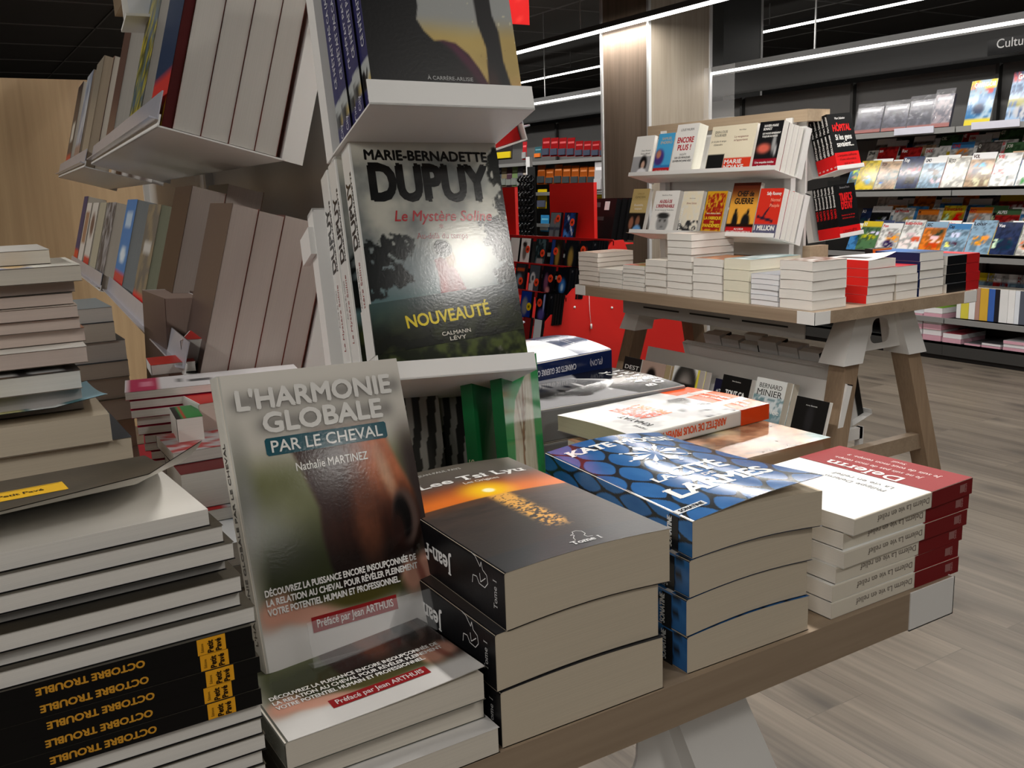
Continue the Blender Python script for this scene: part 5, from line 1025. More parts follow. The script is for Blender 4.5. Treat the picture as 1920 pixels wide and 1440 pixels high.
fbook(MF_UP, 1330, 1363, 315, 0.166, 0.016, "cream book with a black lower photo, middle of the far rack's top shelf", blocks(CREAM, ('r', 0.02, -1, 0.98, 0.38, (0.12, 0.12, 0.12))), [T("JEAN-LOUIS", 0.55, 0.14, 0.009, 0.72, align=C, serif=True), T("FOURNIER", 0.55, 0.128, 0.009, 0.65, align=C, serif=True), T("Je n'ai plus le temps", 0.5, 0.108, 0.007, 0.85, align=C, shear=0.2), T("d'attendre", 0.5, 0.096, 0.007, 0.5, align=C, shear=0.2)])
fbook(MF_UP, 1362, 1414, 313, 0.166, 0.014, "cream book with a bright red band in white capitals, far rack's top shelf", blocks(CREAM, ('r', -1, -1, 2, 0.29, (0.87, 0.25, 0.15))), [T("Marie NDiaye", 0.5, 0.145, 0.004, 0.25, align=C), T("La vengeance", 0.5, 0.12, 0.007, 0.5, (0.5, 0.2, 0.18), align=C, serif=True), T("m'appartient", 0.5, 0.108, 0.007, 0.5, (0.5, 0.2, 0.18), align=C, serif=True), T("MARIE", 0.05, 0.029, 0.014, 0.62, WHT, bold=0.06), T("NDIAYE", 0.05, 0.01, 0.014, 0.72, WHT, bold=0.06)])
rr = ["second copy behind the black book with red flames", "third copy behind the black book with red flames", "rearmost copy behind the black book with red flames"]
fbook(MF_UP, 1418, 1463, 313, 0.166, 0.024, "black book with red flames and a dark red band, right end of the top shelf", blocks((0.1, 0.1, 0.11), ('e', 0.35, 0.45, 0.28, 0.1, 0.5, (0.85, 0.4, 0.33)), ('e', 0.75, 0.55, 0.08, 0.2, 0.5, (0.62, 0.62, 0.62)), ('e', 0.85, 0.4, 0.05, 0.12, 0.5, (0.7, 0.7, 0.7)), ('r', -1, -1, 2, 0.23, (0.6, 0.1, 0.17))), [T("XAVIER-MARIE", 0.2, 0.147, 0.008, 0.6, WHT, bold=0.04), T("BONNOT", 0.2, 0.136, 0.008, 0.36, WHT, bold=0.04), T("LES VAGUES REVIENNENT", 0.2, 0.122, 0.006, 0.75, WHT, bold=0.04), T("TOUJOURS AU RIVAGE", 0.2, 0.112, 0.006, 0.65, WHT, bold=0.04), T("Une enquête inédite", 0.1, 0.024, 0.007, 0.8, WHT, bold=0.03), T("du commandant", 0.2, 0.012, 0.007, 0.6, WHT, bold=0.03)], n=4, labs=rr)
fbook(MF_LO, 1182, 1213, 432, 0.178, 0.018, "gold topped book with two people's photo, far left of the lower shelf", blocks((0.72, 0.63, 0.42), ('r', -1, 0.44, 2, 0.72, (0.76, 0.67, 0.46)), ('r', -1, -1, 2, 0.44, (0.13, 0.11, 0.1)), ('e', 0.22, 0.22, 0.14, 0.14, 0.3, (0.6, 0.4, 0.32)), ('e', 0.6, 0.26, 0.13, 0.12, 0.3, (0.55, 0.38, 0.3)), ('e', 0.62, 0.02, 0.28, 0.16, 0.2, (0.45, 0.65, 0.85))), [T("CARLOS", 0.5, 0.155, 0.006, 0.4, (0.5, 0.42, 0.25), align=C), T("GHOSN", 0.5, 0.14, 0.009, 0.6, (0.4, 0.35, 0.22), align=C), T("Ensemble,", 0.5, 0.108, 0.009, 0.55, WHT, align=C, serif=True), T("toujours", 0.5, 0.094, 0.009, 0.45, WHT, align=C, serif=True)])
fbook(MF_LO, 1224, 1270, 433, 0.168, 0.02, "white book with a grey man's portrait and dark red title, lower shelf", blocks(WHT, ('e', 0.5, 0.25, 0.24, 0.23, 0.15, (0.62, 0.62, 0.62)), ('e', 0.5, 0.42, 0.24, 0.07, 0.3, (0.2, 0.2, 0.2)), ('e', 0.4, 0.3, 0.06, 0.02, 0.4, (0.25, 0.25, 0.25)), ('e', 0.6, 0.3, 0.06, 0.02, 0.4, (0.25, 0.25, 0.25)), ('e', 0.5, 0.17, 0.08, 0.015, 0.4, (0.3, 0.3, 0.3))), [T("Sandrine Pons", 0.5, 0.148, 0.005, 0.4, align=C), T("AU-DELÀ DE", 0.25, 0.12, 0.012, 0.5, (0.65, 0.13, 0.2), bold=0.05), T("L'IRRÉPARABLE", 0.15, 0.102, 0.012, 0.72, (0.65, 0.13, 0.2), bold=0.05), T("Ils ont traversé l'indicible", 0.5, 0.09, 0.005, 0.75, align=C)])
fbook(MF_LO, 1277, 1314, 434, 0.164, 0.016, "cream book with a black and white street photo below, lower shelf", blocks(CREAM, ('r', -1, -1, 2, 0.33, (0.2, 0.2, 0.21)), ('n', 9, 4, (0.9, 0.88, 0.82))), [T("Sylvie Germain", 0.5, 0.135, 0.004, 0.3, (0.4, 0.3, 0.3), align=C), T("Brèves Saisons", 0.5, 0.115, 0.007, 0.5, (0.6, 0.3, 0.25), align=C, serif=True), T("WEYERGANS", 0.14, 0.006, 0.011, None, WHT, rot=R(90), bold=0.05)])
fbook(MF_LO, 1321, 1359, 434, 0.162, 0.018, "mustard and red book with a golden pattern, lower shelf of the far rack", blocks((0.8, 0.62, 0.12), ('r', 0.08, 0.1, 0.92, 0.95, (0.62, 0.13, 0.1)), ('n', 16, 3, (0.82, 0.62, 0.15)), ('r', 0.08, 0.14, 0.92, 0.5, (0.62, 0.13, 0.1))), [T("Marie-Monique Robin", 0.5, 0.078, 0.005, 0.7, WHT, align=C), T("LA FABRIQUE", 0.5, 0.058, 0.011, 0.82, (0.9, 0.78, 0.2), align=C, bold=0.05), T("DES", 0.5, 0.046, 0.007, 0.2, (0.9, 0.78, 0.2), align=C, bold=0.05), T("PANDÉMIES", 0.5, 0.03, 0.012, 0.82, (0.9, 0.78, 0.2), align=C, bold=0.05)])
fbook(MF_LO, 1367, 1418, 436, 0.19, 0.018, "tall sunset coloured book with two black soldier silhouettes, lower shelf", blocks((0.9, 0.65, 0.25), ('g', 0.55, 0.95, (0.3, 0.12, 0.07)), ('e', 0.28, 0.26, 0.11, 0.2, 0.2, K), ('e', 0.27, 0.48, 0.05, 0.045, 0.2, K), ('e', 0.68, 0.25, 0.16, 0.18, 0.2, K), ('e', 0.72, 0.46, 0.05, 0.045, 0.2, K), ('r', -1, 0.14, 2, 0.24, (0.15, 0.08, 0.06)), ('r', -1, -1, 2, 0.17, RD)), [T("CHEF de", 0.52, 0.142, 0.018, 0.6, K, align=C, bold=0.05), T("GUERRE", 0.5, 0.115, 0.02, 0.68, K, align=C, bold=0.05), T("AU CŒUR", 0.5, 0.023, 0.006, 0.35, WHT, align=C, bold=0.04), T("DES OPÉRATIONS SPÉCIALES", 0.5, 0.013, 0.006, 0.9, WHT, align=C, bold=0.04)])
rr = ["second copy behind the red flamingo-legged cover", "third copy behind the red flamingo-legged cover", "rearmost copy behind the red flamingo-legged cover"]
fbook(MF_LO, 1419, 1463, 438, 0.168, 0.024, "red book with dark drawn lines and a slate lower band, right end of lower shelf", blocks((0.83, 0.2, 0.14), ('p', [(0.2, 0.35), (0.6, 0.7), (0.66, 0.74), (0.4, 0.45)], (0.12, 0.12, 0.2)), ('p', [(0.05, 0.45), (0.75, 0.36), (0.78, 0.3), (0.05, 0.4)], (0.12, 0.12, 0.2)), ('r', -1, -1, 2, 0.28, (0.36, 0.36, 0.46))), [T("Sally Rooney", 0.93, 0.145, 0.011, 0.62, WHT, align='R', bold=0.03), T("Normal", 0.93, 0.123, 0.011, 0.4, (0.95, 0.6, 0.5), align='R', bold=0.03), T("People", 0.93, 0.104, 0.011, 0.4, (0.95, 0.6, 0.5), align='R', bold=0.03), T("1 MILLION", 0.04, 0.024, 0.016, 0.86, WHT, bold=0.05), T("d'exemplaires vendus", 0.06, 0.01, 0.008, 0.8, (0.75, 0.75, 0.8))], n=4, labs=rr)
BLK = (0.06, 0.06, 0.065)
HS = [dict(face='S', s="Marc Sabatier", x=0.128, y=0.0035, h=0.008, fit=0.055, col=WHT, bold=0.05), dict(face='S', s="HÔPITAL Si les gens savaient", x=0.052, y=0.0035, h=0.008, fit=0.068, col=WHT, bold=0.05), dict(face='S', quad=[(-0.001, -0.0003), (0.05, -0.0003), (0.05, 0.0168), (-0.001, 0.0168)], col=(0.85, 0.1, 0.11)), dict(face='S', s="6", x=0.006, y=0.004, h=0.009, col=WHT, lv=2)]
HF = [dict(s="Marc Sabatier", x=0.06, y=0.17, h=0.0075, fit=0.05, col=WHT, align=C, bold=0.03), dict(s="HÔPITAL", x=0.06, y=0.13, h=0.022, fit=0.088, col=(0.86, 0.12, 0.13), align=C, bold=0.06), dict(s="Si les gens", x=0.06, y=0.1, h=0.018, fit=0.08, col=WHT, align=C, bold=0.04), dict(s="savaient...", x=0.062, y=0.076, h=0.018, fit=0.082, col=WHT, align=C, bold=0.04), dict(quad=[(0, 0), (0.12, 0), (0.12, 0.056), (0, 0.056)], col=(0.85, 0.1, 0.11)), dict(s="L'enquête édifiante", x=0.06, y=0.042, h=0.008, fit=0.095, col=(0.25, 0.04, 0.04), align=C, lv=2), dict(s="d'une infirmière", x=0.06, y=0.028, h=0.008, fit=0.08, col=(0.25, 0.04, 0.04), align=C, lv=2), dict(s="qui a vu", x=0.06, y=0.014, h=0.008, fit=0.045, col=(0.25, 0.04, 0.04), align=C, lv=2)]
for k in range(5):
    book("black book with red band and large title, front of the upper end shelf" if k == 0 else "black and red spined book, %s on the far rack's upper end shelf" % ord_[k], E_UP @ Matrix.Translation((0, 0, -0.0172*(k+1))), 0.12, 0.19, 0.0165, front=BLK, texts=(HF if k == 0 else [])+HS, group='black and red books on the upper end shelf', mat='print_satin', eps=0.0004)
TS_ = [dict(face='S', s="Emmanuel Fantin", x=0.105, y=0.003, h=0.0075, fit=0.07, col=WHT, bold=0.05), dict(face='S', s="TRAFICS", x=0.065, y=0.003, h=0.008, fit=0.034, col=(0.85, 0.12, 0.13), bold=0.05), dict(face='S', quad=[(-0.001, -0.0003), (0.036, -0.0003), (0.036, 0.0145), (-0.001, 0.0145)], col=(0.85, 0.1, 0.11))]
TF = [dict(s="Emmanuel Fantin", x=0.06, y=0.165, h=0.007, fit=0.055, col=(0.75, 0.75, 0.75), align=C), dict(s="TRAFICS", x=0.06, y=0.122, h=0.026, fit=0.07, col=(0.86, 0.12, 0.13), align=C, bold=0.07), dict(s="D'ÉTAT", x=0.06, y=0.094, h=0.024, fit=0.062, col=(0.86, 0.12, 0.13), align=C, bold=0.07), dict(s="Enquête sur les dérives", x=0.06, y=0.07, h=0.0055, fit=0.075, col=(0.8, 0.12, 0.13), align=C), dict(s="de la lutte antidrogue", x=0.06, y=0.06, h=0.0055, fit=0.07, col=(0.8, 0.12, 0.13), align=C), dict(quad=[(0, 0), (0.12, 0), (0.12, 0.034), (0, 0.034)], col=(0.83, 0.1, 0.11)), dict(s="L'ENQUÊTE", x=0.06, y=0.012, h=0.009, fit=0.08, col=(0.3, 0.04, 0.04), align=C, lv=2)]
six = ['front', 'second', 'third', 'fourth', 'fifth', 'rearmost']
for k in range(6):
    book("black book with narrow red title and red foot, front of the lower end shelf" if k == 0 else "black spine with red title and red foot, %s on the far rack's lower end shelf" % six[k], E_LO @ Matrix.Translation((0, 0, -0.0148*(k+1))), 0.12, 0.18, 0.0143, front=BLK, texts=(TF if k == 0 else [])+TS_, group='black and red books on the lower end shelf', mat='print_satin', eps=0.0004)
t = thing('sign_holder', 'clear acrylic sign holder standing on the wooden beam of the far rack', 'sign holder', frame((2.6, 2.81, 1.406), -90, 0))
m = MB(); m.box((0, 0, 0), (0.16, 0.19, 0.003)); m.box((0, 0, -0.03), (0.16, 0.002, 0.03)); m.build('holder_panel', 'acrylic', t)

# ---- the white stacks on the far table
def fstack(px0, px1, pytop, n, cov, lab, depth=0.16, X=2.262, top=None, pages=PAGEW, grp=None, ztop=None, skew=0.004):
    a, b = atX(px0, 560, X), atX(px1, 560, X)
    y1, y0 = atX(px0, 545, X)[1], atX(px1, 545, X)[1]
    zt = atX(px0, pytop, X)[2] if ztop is None else ztop
    t = (zt-0.78)/n; wd = y1-y0-0.004
    nm = {1: ["only"], 2: ["lower", "upper"]}.get(n) or (["lowest"]+["%s from the bottom" % q for q in ("second", "third", "fourth", "fifth", "sixth", "seventh", "eighth")][:n-2]+["topmost"])
    for k in range(n):
        dx = random.uniform(0, skew); dy = random.uniform(-skew, skew)*0.5; hd = random.uniform(-1.2, 1.2)
        # head of the book to the front (page edges facing the aisle), spine away
        c = top if (k == n-1 and top is not None) else cov
        book("%s book of %s" % (nm[k], lab), flat((X+dx, y0+0.002+dy+wd, 0.78+t*k), -90+hd) @ Matrix.Translation((0, 0, 0)), wd, depth, t-0.0005, front=c, spine=(cov if not callable(cov) else (0.8, 0.8, 0.8)), back=(cov if not callable(cov) else (0.8, 0.8, 0.8)), pages=pages, group=lab, res=(14, 18) if callable(c) else (1, 1), bulge=(0.0012*(k > 0), 0.0012) if n < 9 else (0, 0))
fstack(1085, 1122, 472, 7, (0.8, 0.76, 0.72), "the far table's left corner stack", 0.18, top=(0.62, 0.5, 0.4), pages=(0.88, 0.845, 0.81))
fstack(1123, 1166, 503, 4, (0.9, 0.88, 0.84), "the low stack beside the left corner stack", 0.15)
fstack(1167, 1208, 496, 6, (0.88, 0.88, 0.87), "the thin stack with a red and green top", 0.15, top=blocks((0.8, 0.2, 0.15), ('n', 5, 3, (0.4, 0.6, 0.25))))
fstack(1209, 1249, 486, 5, (0.88, 0.85, 0.8), "the cream stack left of the tallest stack", 0.15)
fstack(1250, 1297, 437, 9, (0.86, 0.83, 0.8), "the tallest white stack on the far table", 0.2, top=(0.75, 0.7, 0.66))
fstack(1298, 1354, 483, 5, (0.85, 0.83, 0.8), "the stack right of the tallest one", 0.16, top=blocks((0.75, 0.5, 0.32), ('n', 6, 2, (0.5, 0.3, 0.2))))
fstack(1355, 1405, 484, 4, (0.87, 0.85, 0.78), "the ivory stack in the table edge's middle", 0.24, top=blocks((0.8, 0.84, 0.84), ('n', 6, 2, (0.5, 0.6, 0.6))), pages=(0.9, 0.88, 0.8))
fstack(1406, 1459, 512, 6, (0.82, 0.83, 0.86), "the low bluish white stack beside the near corner", 0.15, top=(0.55, 0.56, 0.6), pages=(0.9, 0.9, 0.91))
fstack(1460, 1523, 487, 5, (0.85, 0.84, 0.83), "the big white stack on the far table's near corner", 0.155, top=blocks((0.8, 0.78, 0.76), ('n', 5, 7, (0.5, 0.4, 0.35))))
def estack(xa, xb, zt, n, cov, lab, y=1.952, depth=0.19, top=None, spine=None, pages=PAGEW, hd0=0, band=None):
    t = (zt-0.78)/n; wd = xb-xa
    nm = {2: ["lower", "upper"]}.get(n) or (["lowest"]+["%s from the bottom" % q for q in ("second", "third", "fourth", "fifth", "sixth")][:n-2]+["topmost"])
    for k in range(n):
        dx = random.uniform(-0.003, 0.003); dy = random.uniform(0, 0.004); c = top if (k == n-1 and top is not None) else cov
        if hd0 == 0: M_ = flat((xa+dx, y+dy, 0.78+t*k), random.uniform(-1, 1)); ww, hh = wd, depth
        else: M_ = flat((xb+dx, y+dy, 0.78+t*k), 90+random.uniform(-1.5, 1.5)); ww, hh = depth, wd
        book("%s book of %s" % (nm[k], lab), M_, ww, hh, t-0.0005, front=c, spine=spine or cov, back=(0.8, 0.8, 0.8), pages=pages, group=lab, res=(14, 18) if callable(c) else (1, 1), rad=0.001, band=band, curl=(lambda u, v: 0.02*u**2*(1-v)) if (k == n-1 and n == 5 and spine == (0.85, 0.14, 0.12)) else None)
estack(2.5, 2.635, 0.918, 5, (0.85, 0.14, 0.12), "the red spined stack at the far table's end", top=blocks((0.92, 0.91, 0.9), ('r', 0.25, 0.2, 0.55, 0.8, (0.25, 0.25, 0.25))), spine=(0.85, 0.14, 0.12))
estack(2.64, 2.75, 0.888, 4, (0.86, 0.83, 0.78), "the low white stack between two taller ones", top=(0.75, 0.2, 0.22))
estack(2.757, 2.885, 0.925, 5, (0.1, 0.14, 0.27), "the navy spined stack at the far table's end", top=blocks((0.2, 0.4, 0.65), ('g', 0.5, 0.0, (0.15, 0.2, 0.3))), spine=(0.1, 0.15, 0.33))
estack(2.9, 3.085, 0.905, 4, (0.2, 0.21, 0.24), "the black spined stack with red ends", top=(0.33, 0.36, 0.4), spine=(0.06, 0.065, 0.075), hd0=90, depth=0.13, band=dict(y=(-0.0004, 0.075), col=(0.78, 0.16, 0.18), spine=(0.68, 0.12, 0.13)))
# second row, between the front stacks and the rack
for k, (px0, px1, x, zt, c, lab) in enumerate(((1385, 1440, 2.45, 0.87, (0.3, 0.36, 0.4), "dark covered book lying behind the ivory stack"), (1450, 1500, 2.45, 0.865, (0.5, 0.45, 0.42), "brownish magazine lying behind the big corner stack"))):
    a = atX(px0, 480, x); b = atX(px1, 480, x)
    book(lab, flat((x, a[1], 0.781), -90), a[1]-b[1], 0.13, zt-0.782, front=c, pages=PAGE)
for k in range(4):
    book(["orange covered book standing by the end shelf of the far rack", "black book right behind the orange one by the far rack", "second black book behind the orange one by the far rack", "rearmost black book behind the orange one by the far rack"][k], frame((2.74+0.006*k, 2.115+0.012*k, 0.7815), 0, 4) @ Matrix.Translation((0, 0, -0.012)), 0.1, 0.15, 0.011, front=(0.86, 0.4, 0.12) if k == 0 else (0.12, 0.12, 0.13), spine=(0.14, 0.13, 0.13), group='orange books by the end shelf', texts=[dict(s="PARIS", x=0.03, y=0.11, h=0.01, fit=0.05, col=(0.4, 0.15, 0.05))] if k == 0 else ())

# ---- low trays under the far table
lr = thing('low_rack', 'white low book rack with two tilted trays under the far table', 'book rack', Matrix.Translation((2.5, 2.0, 0.0)))
def lowM(hd, near, z, D, L, lean):
    F = frame((0, 0, 0), hd, lean); o = Vector((near[0], near[1], z))-Vector(F.col[2][:3])*D-(Vector(F.col[0][:3])*L if hd < 0 else Vector((0, 0, 0)))
    F.translation = o; return F
LT = lowM(-90, (2.30, 1.985), 0.325, 0.1, 1.0, 16); RTY = lowM(90, (2.74, 2.1), 0.36, 0.1, 0.78, 16)
tray(lr, LT, 1.0, 0.1, 0.016, 0.235, False, False); tray(lr, RTY, 0.78, 0.1, 0.016, 0.225, False, False)
m = MB(); m.box((-0.01, 0.05, 0.3), (0.13, 0.07, 0.34)); m.build('tie_bar', 'white_metal', lr)
m = MB(); m.box((-0.01, 0.85, 0.3), (0.13, 0.87, 0.34)); m.build('tie_bar', 'white_metal', lr)
for (x, y) in ((-0.005, 0.06), (0.125, 0.06), (-0.005, 0.86), (0.125, 0.86)):
    m = MB(); m.box((x-0.01, y-0.01, 0.0), (x+0.01, y+0.01, 0.34)); m.build('foot_post', 'white_metal', lr)
def lx(px, py): return 1.985+1.0-atX(px, py, 2.335)[1]
def lbook(px0, px1, py, h, t, lab, front, texts=(), n=1, labs=(), pages=PAGEW, dz=0.0):
    x0, x1 = lx(px0, py), lx(px1, py); w = x1-x0
    tx = [dict(q, x=q['x']*w, **({'fit': q['fit']*w} if q.get('fit') else {})) for q in texts]; z = 0.096-dz
    for k in range(n):
        book(lab if k == 0 else labs[k-1], LT @ Matrix.Translation((x0+0.002*k, 0.0005, z-t)), w, h, t-0.0005, front=front, spine=WHT, pages=pages, texts=tx if k == 0 else (), res=(20, 26) if callable(front) else (1, 1), group='books in the low tray', eps=0.0004); z -= t
lbook(1166, 1198, 690, 0.175, 0.02, "black and red book with a serif title, far left of the low tray", blocks((0.15, 0.13, 0.13), ('r', -1, -1, 2, 0.6, (0.45, 0.2, 0.13))), [T("DEST", 0.12, 0.128, 0.016, 0.8, WHT, serif=True)])
lbook(1200, 1243, 695, 0.175, 0.03, "pinkish book with a dark haired girl, second in the low tray", blocks((0.68, 0.58, 0.53), ('e', 0.45, 0.66, 0.2, 0.2, 0.3, (0.1, 0.08, 0.08)), ('e', 0.45, 0.42, 0.25, 0.14, 0.3, (0.86, 0.72, 0.7)), ('r', 0.6, 0.1, 0.95, 0.5, (0.6, 0.5, 0.46))), n=2, labs=["tan page block behind the girl's cover in the low tray"], pages=(0.78, 0.7, 0.55))
lbook(1258, 1306, 700, 0.18, 0.03, "book with a bald bearded man's dark face, centre of the low tray", blocks((0.85, 0.85, 0.84), ('e', 0.5, 0.6, 0.45, 0.5, 0.1, (0.2, 0.19, 0.18)), ('e', 0.5, 0.55, 0.25, 0.32, 0.5, (0.55, 0.52, 0.5)), ('e', 0.5, 0.62, 0.4, 0.06, 0.4, (0.1, 0.1, 0.1)), ('e', 0.5, 0.25, 0.26, 0.14, 0.4, (0.12, 0.11, 0.1)), ('r', 0.93, -1, 2, 2, (0.85, 0.8, 0.25))), n=2, labs=["white sided copy behind the bearded man's cover"], pages=(0.84, 0.8, 0.77))
lbook(1332, 1356, 735, 0.165, 0.02, "navy book with white capitals, mostly hidden by the black book beside it", (0.1, 0.1, 0.2), [T("#TO", 0.2, 0.112, 0.017, 0.66, WHT), T("DEB", 0.12, 0.085, 0.017, 0.8, WHT)], dz=0.012)
lbook(1349, 1402, 735, 0.185, 0.022, "black book with bold white capitals, right of the navy one in the low tray", (0.07, 0.07, 0.075), [T("Didier Deschamps", 0.5, 0.165, 0.004, 0.3, WHT, align=C), T("TOUT ÇA", 0.52, 0.115, 0.018, 0.66, WHT, align=C, bold=0.06), T("POUR ÇA", 0.52, 0.088, 0.018, 0.74, WHT, align=C, bold=0.06), T("Une enquête inédite", 0.5, 0.072, 0.005, 0.5, (0.8, 0.3, 0.3), align=C)])
lbook(1410, 1466, 775, 0.2, 0.03, "pale misty forest novel with serif author name, low tray", blocks((0.82, 0.85, 0.86), ('g', 0.5, 0.1, (0.2, 0.33, 0.38)), ('n', 12, 3, (0.42, 0.55, 0.58)), ('r', -1, 0.72, 2, 2, (0.83, 0.84, 0.83))), [T("BERNARD", 0.5, 0.168, 0.015, 0.75, K, align=C, serif=True), T("MINIER", 0.5, 0.142, 0.02, 0.82, K, align=C, serif=True), T("La Vallée", 0.5, 0.085, 0.017, 0.86, WHT, align=C)], n=2, labs=["cream sided copy behind the misty forest novel"], pages=(0.83, 0.8, 0.74))
lbook(1487, 1548, 815, 0.165, 0.016, "black book with a dark figure, nearest end of the low tray", blocks((0.06, 0.06, 0.065), ('e', 0.5, 0.6, 0.12, 0.3, 0.4, (0.13, 0.13, 0.14))), [T("Anne Bonnet", 0.5, 0.14, 0.004, 0.35, WHT, align=C), T("LA ROUTE", 0.5, 0.038, 0.009, 0.6, WHT, align=C)])
for k in range(7):
    th = (0.028, 0.022, 0.03, 0.018, 0.03, 0.02, 0.016)[k]; x = 0.1+0.098*k+0.0
    for j in range(2):
        book("%s pale topped book in the tray behind, %s along it" % (["first", "second"][j], ["nearest", "second", "third", "fourth", "fifth", "sixth", "last"][k]), RTY @ Matrix.Translation((x-0.07, 0.0005, 0.03+j*0.033)), 0.092, 0.232+0.008*((k*5+j*3) % 4), 0.03, front=[(0.85, 0.84, 0.83), (0.1, 0.1, 0.1), (0.8, 0.8, 0.8)][(k+j) % 3], back=(0.85, 0.84, 0.83), pages=PAGEW, group='pale topped books in the rear low tray')

# ================================================================ wall of magazines (gondola)
GX, GB = 5.45, 5.9
def bay(y0, y1, label, levels):
    B = thing('shelf_unit', label, 'shelving', Matrix.Translation((GX, y0, 0)), 'shelving bays of the magazine wall')
    L = y1-y0
    m = MB(); m.box((GB-GX, 0.001, 0), (GB-GX+0.03, L-0.001, 1.838)); m.build('back_panel', 'gondola_back', B)
    m = MB(); m.box((0.02, 0.001, 0.0), (0.05, L-0.001, 0.035), m=1); m.box((0.0, 0.001, 0.03), (0.03, L-0.001, 0.112)); m.box((0.0, 0.001, 0.1), (GB-GX, L-0.001, 0.112)); m.build('base', ['dark_metal', 'gondola_dark'], B)
    for yy in (0.013,):
        m = MB(); m.box((GB-GX-0.035, yy-0.012, 0.112), (GB-GX+0.0, yy+0.012, 1.838)); m.build('upright', 'dark_metal', B)
    for z in levels:
        m = MB(); m.box((0.006, 0.004, z-0.03), (GB-GX-0.01, L-0.004, z-0.012)); m.build('shelf_board', 'dark_metal', B)
        m = MB(); m.box((0, 0.004, z-0.034), (0.012, L-0.004, z)); m.build('shelf_edge', 'gondola_edge', B)
    return B
LV = (0.27, 0.665, 1.07, 1.452)
YB = [2.56, 3.67, 4.78, 5.89, 7.0, 8.62, 9.9]
bn = ["nearest bay of the grey magazine wall, at the frame's right edge", "second bay of the grey magazine wall, right behind the far table", "third bay of the magazine wall, behind the far rack", "fourth bay of the magazine wall, behind the wooden column", "fifth bay with hanging red and orange packs, left of the column", "farthest bay of the shelving, beyond the grey post"]
for k in range(6): bay(YB[k], YB[k+1], bn[k], LV if k < 4 else (0.27, 0.5, 0.8, 1.12, 1.43))
t = thing('canopy', 'dark canopy running along the top of the magazine wall', 'canopy', Matrix.Translation((GX+0.17, 2.5, 1.84)))
m = MB(); m.box((0.0, 0, 0.002), (0.02, 7.4, 0.17)); m.build('fascia', 'gondola_dark', t)
m = MB(); m.box((0.0, 0, 0.17), (0.33, 7.4, 0.185)); m.build('canopy_top', 'gondola_dark', t)
m = MB(); m.box((-0.004, 0, 0.165), (0.0, 7.4, 0.178)); m.build('canopy_edge', 'gondola_edge', t)
q = atX(1853, 75, 5.43); q2 = atX(1853, 105, 5.43)
t = thing('hanging_sign', 'black shop section sign with white lettering above the magazine wall', 'sign', Matrix.Translation((5.43, q[1], q2[2])))
m = MB(); m.box((0, -0.6, 0), (0.015, 0, q[2]-q2[2]+0.0), (0.07, 0.07, 0.075)); m.lettering("Culture", lambda a, b: np.column_stack([np.full(len(a), -0.001), -a, b]), 0.055, 0.035, 0.05, (0.8, 0.8, 0.8)); m.build('sign_board', 'print_satin', t)
# magazines
PAL = [((0.92, 0.92, 0.91), (0.8, 0.2, 0.2)), ((0.15, 0.2, 0.35), (0.9, 0.9, 0.92)), ((0.85, 0.75, 0.15), (0.8, 0.15, 0.12)), ((0.12, 0.12, 0.13), (0.85, 0.85, 0.85)), ((0.75, 0.15, 0.15), (0.95, 0.95, 0.95)), ((0.55, 0.68, 0.78), (0.15, 0.15, 0.2)), ((0.72, 0.6, 0.48), (0.3, 0.12, 0.1)), ((0.3, 0.45, 0.3), (0.9, 0.9, 0.85)), ((0.88, 0.87, 0.84), (0.15, 0.15, 0.16)), ((0.25, 0.5, 0.72), (0.95, 0.9, 0.4)), ((0.45, 0.42, 0.4), (0.93, 0.93, 0.9)), ((0.9, 0.5, 0.15), (0.15, 0.15, 0.16))]
CN = ["white", "navy", "yellow", "black", "red", "pale blue", "sandy", "green", "off-white", "bright blue", "grey", "orange"]
NUM = ["first", "second", "third", "fourth", "fifth", "sixth", "seventh", "eighth", "ninth", "tenth", "eleventh", "twelfth", "thirteenth", "fourteenth", "fifteenth", "sixteenth", "seventeenth", "eighteenth", "nineteenth", "twentieth"]
def mag_cover(i):
    rnd = random.Random(i*13+5); bg, tc = PAL[rnd.randrange(12)]; parts = []
    for _ in range(rnd.randint(3, 5)):
        c = tuple(min(1, max(0, q+rnd.uniform(-0.15, 0.15))) for q in PAL[rnd.randrange(12)][rnd.randrange(2)])
        if rnd.random() < 0.5: parts.append(('e', rnd.uniform(0.2, 0.8), rnd.uniform(0.15, 0.65), rnd.uniform(0.15, 0.4), rnd.uniform(0.06, 0.2), 0.3, c))
        else:
            x, y = rnd.uniform(0, 0.6), rnd.uniform(0.0, 0.55); parts.append(('r', x, y, x+rnd.uniform(0.15, 0.5), y+rnd.uniform(0.08, 0.25), c))
    parts.append(('n', 9, i, tuple(q*0.7 for q in bg)))
    if rnd.random() < 0.6: parts.append(('r', -1, 0.82, 2, 2, PAL[rnd.randrange(12)][0] if rnd.random() < 0.5 else (0.93, 0.93, 0.93)))
    return blocks(bg, *parts), tc, bg
def magazine(label, M, w, h, fn, title, tc, n=1, group=None, film=False, extra=()):
    root = thing('magazine', label, 'magazine', M, group)
    m = MB(); t = 0.0045*n
    m.box((0, 0, 0), (w, h, t-0.0003), (0.85, 0.84, 0.82), 1)
    m.grid(14, 18, lambda u, v: np.column_stack([u*w, v*h, np.full(len(u), t)]), fn)
    P = lambda a, b: np.column_stack([a, b, np.full(len(a), t+0.0005)])
    if title: m.lettering(title, P, w*0.05, h*0.845, h*0.1, tc, fit=min(w*0.9, h*0.1*0.62*len(title)), bold=0.05)
    for q in extra: q = dict(q); m.lettering(q.pop('s'), P, **q)
    m.build('cover', ['print_gloss', 'paper_edge'], root)
    return root
mw, mh = 0.155, 0.208
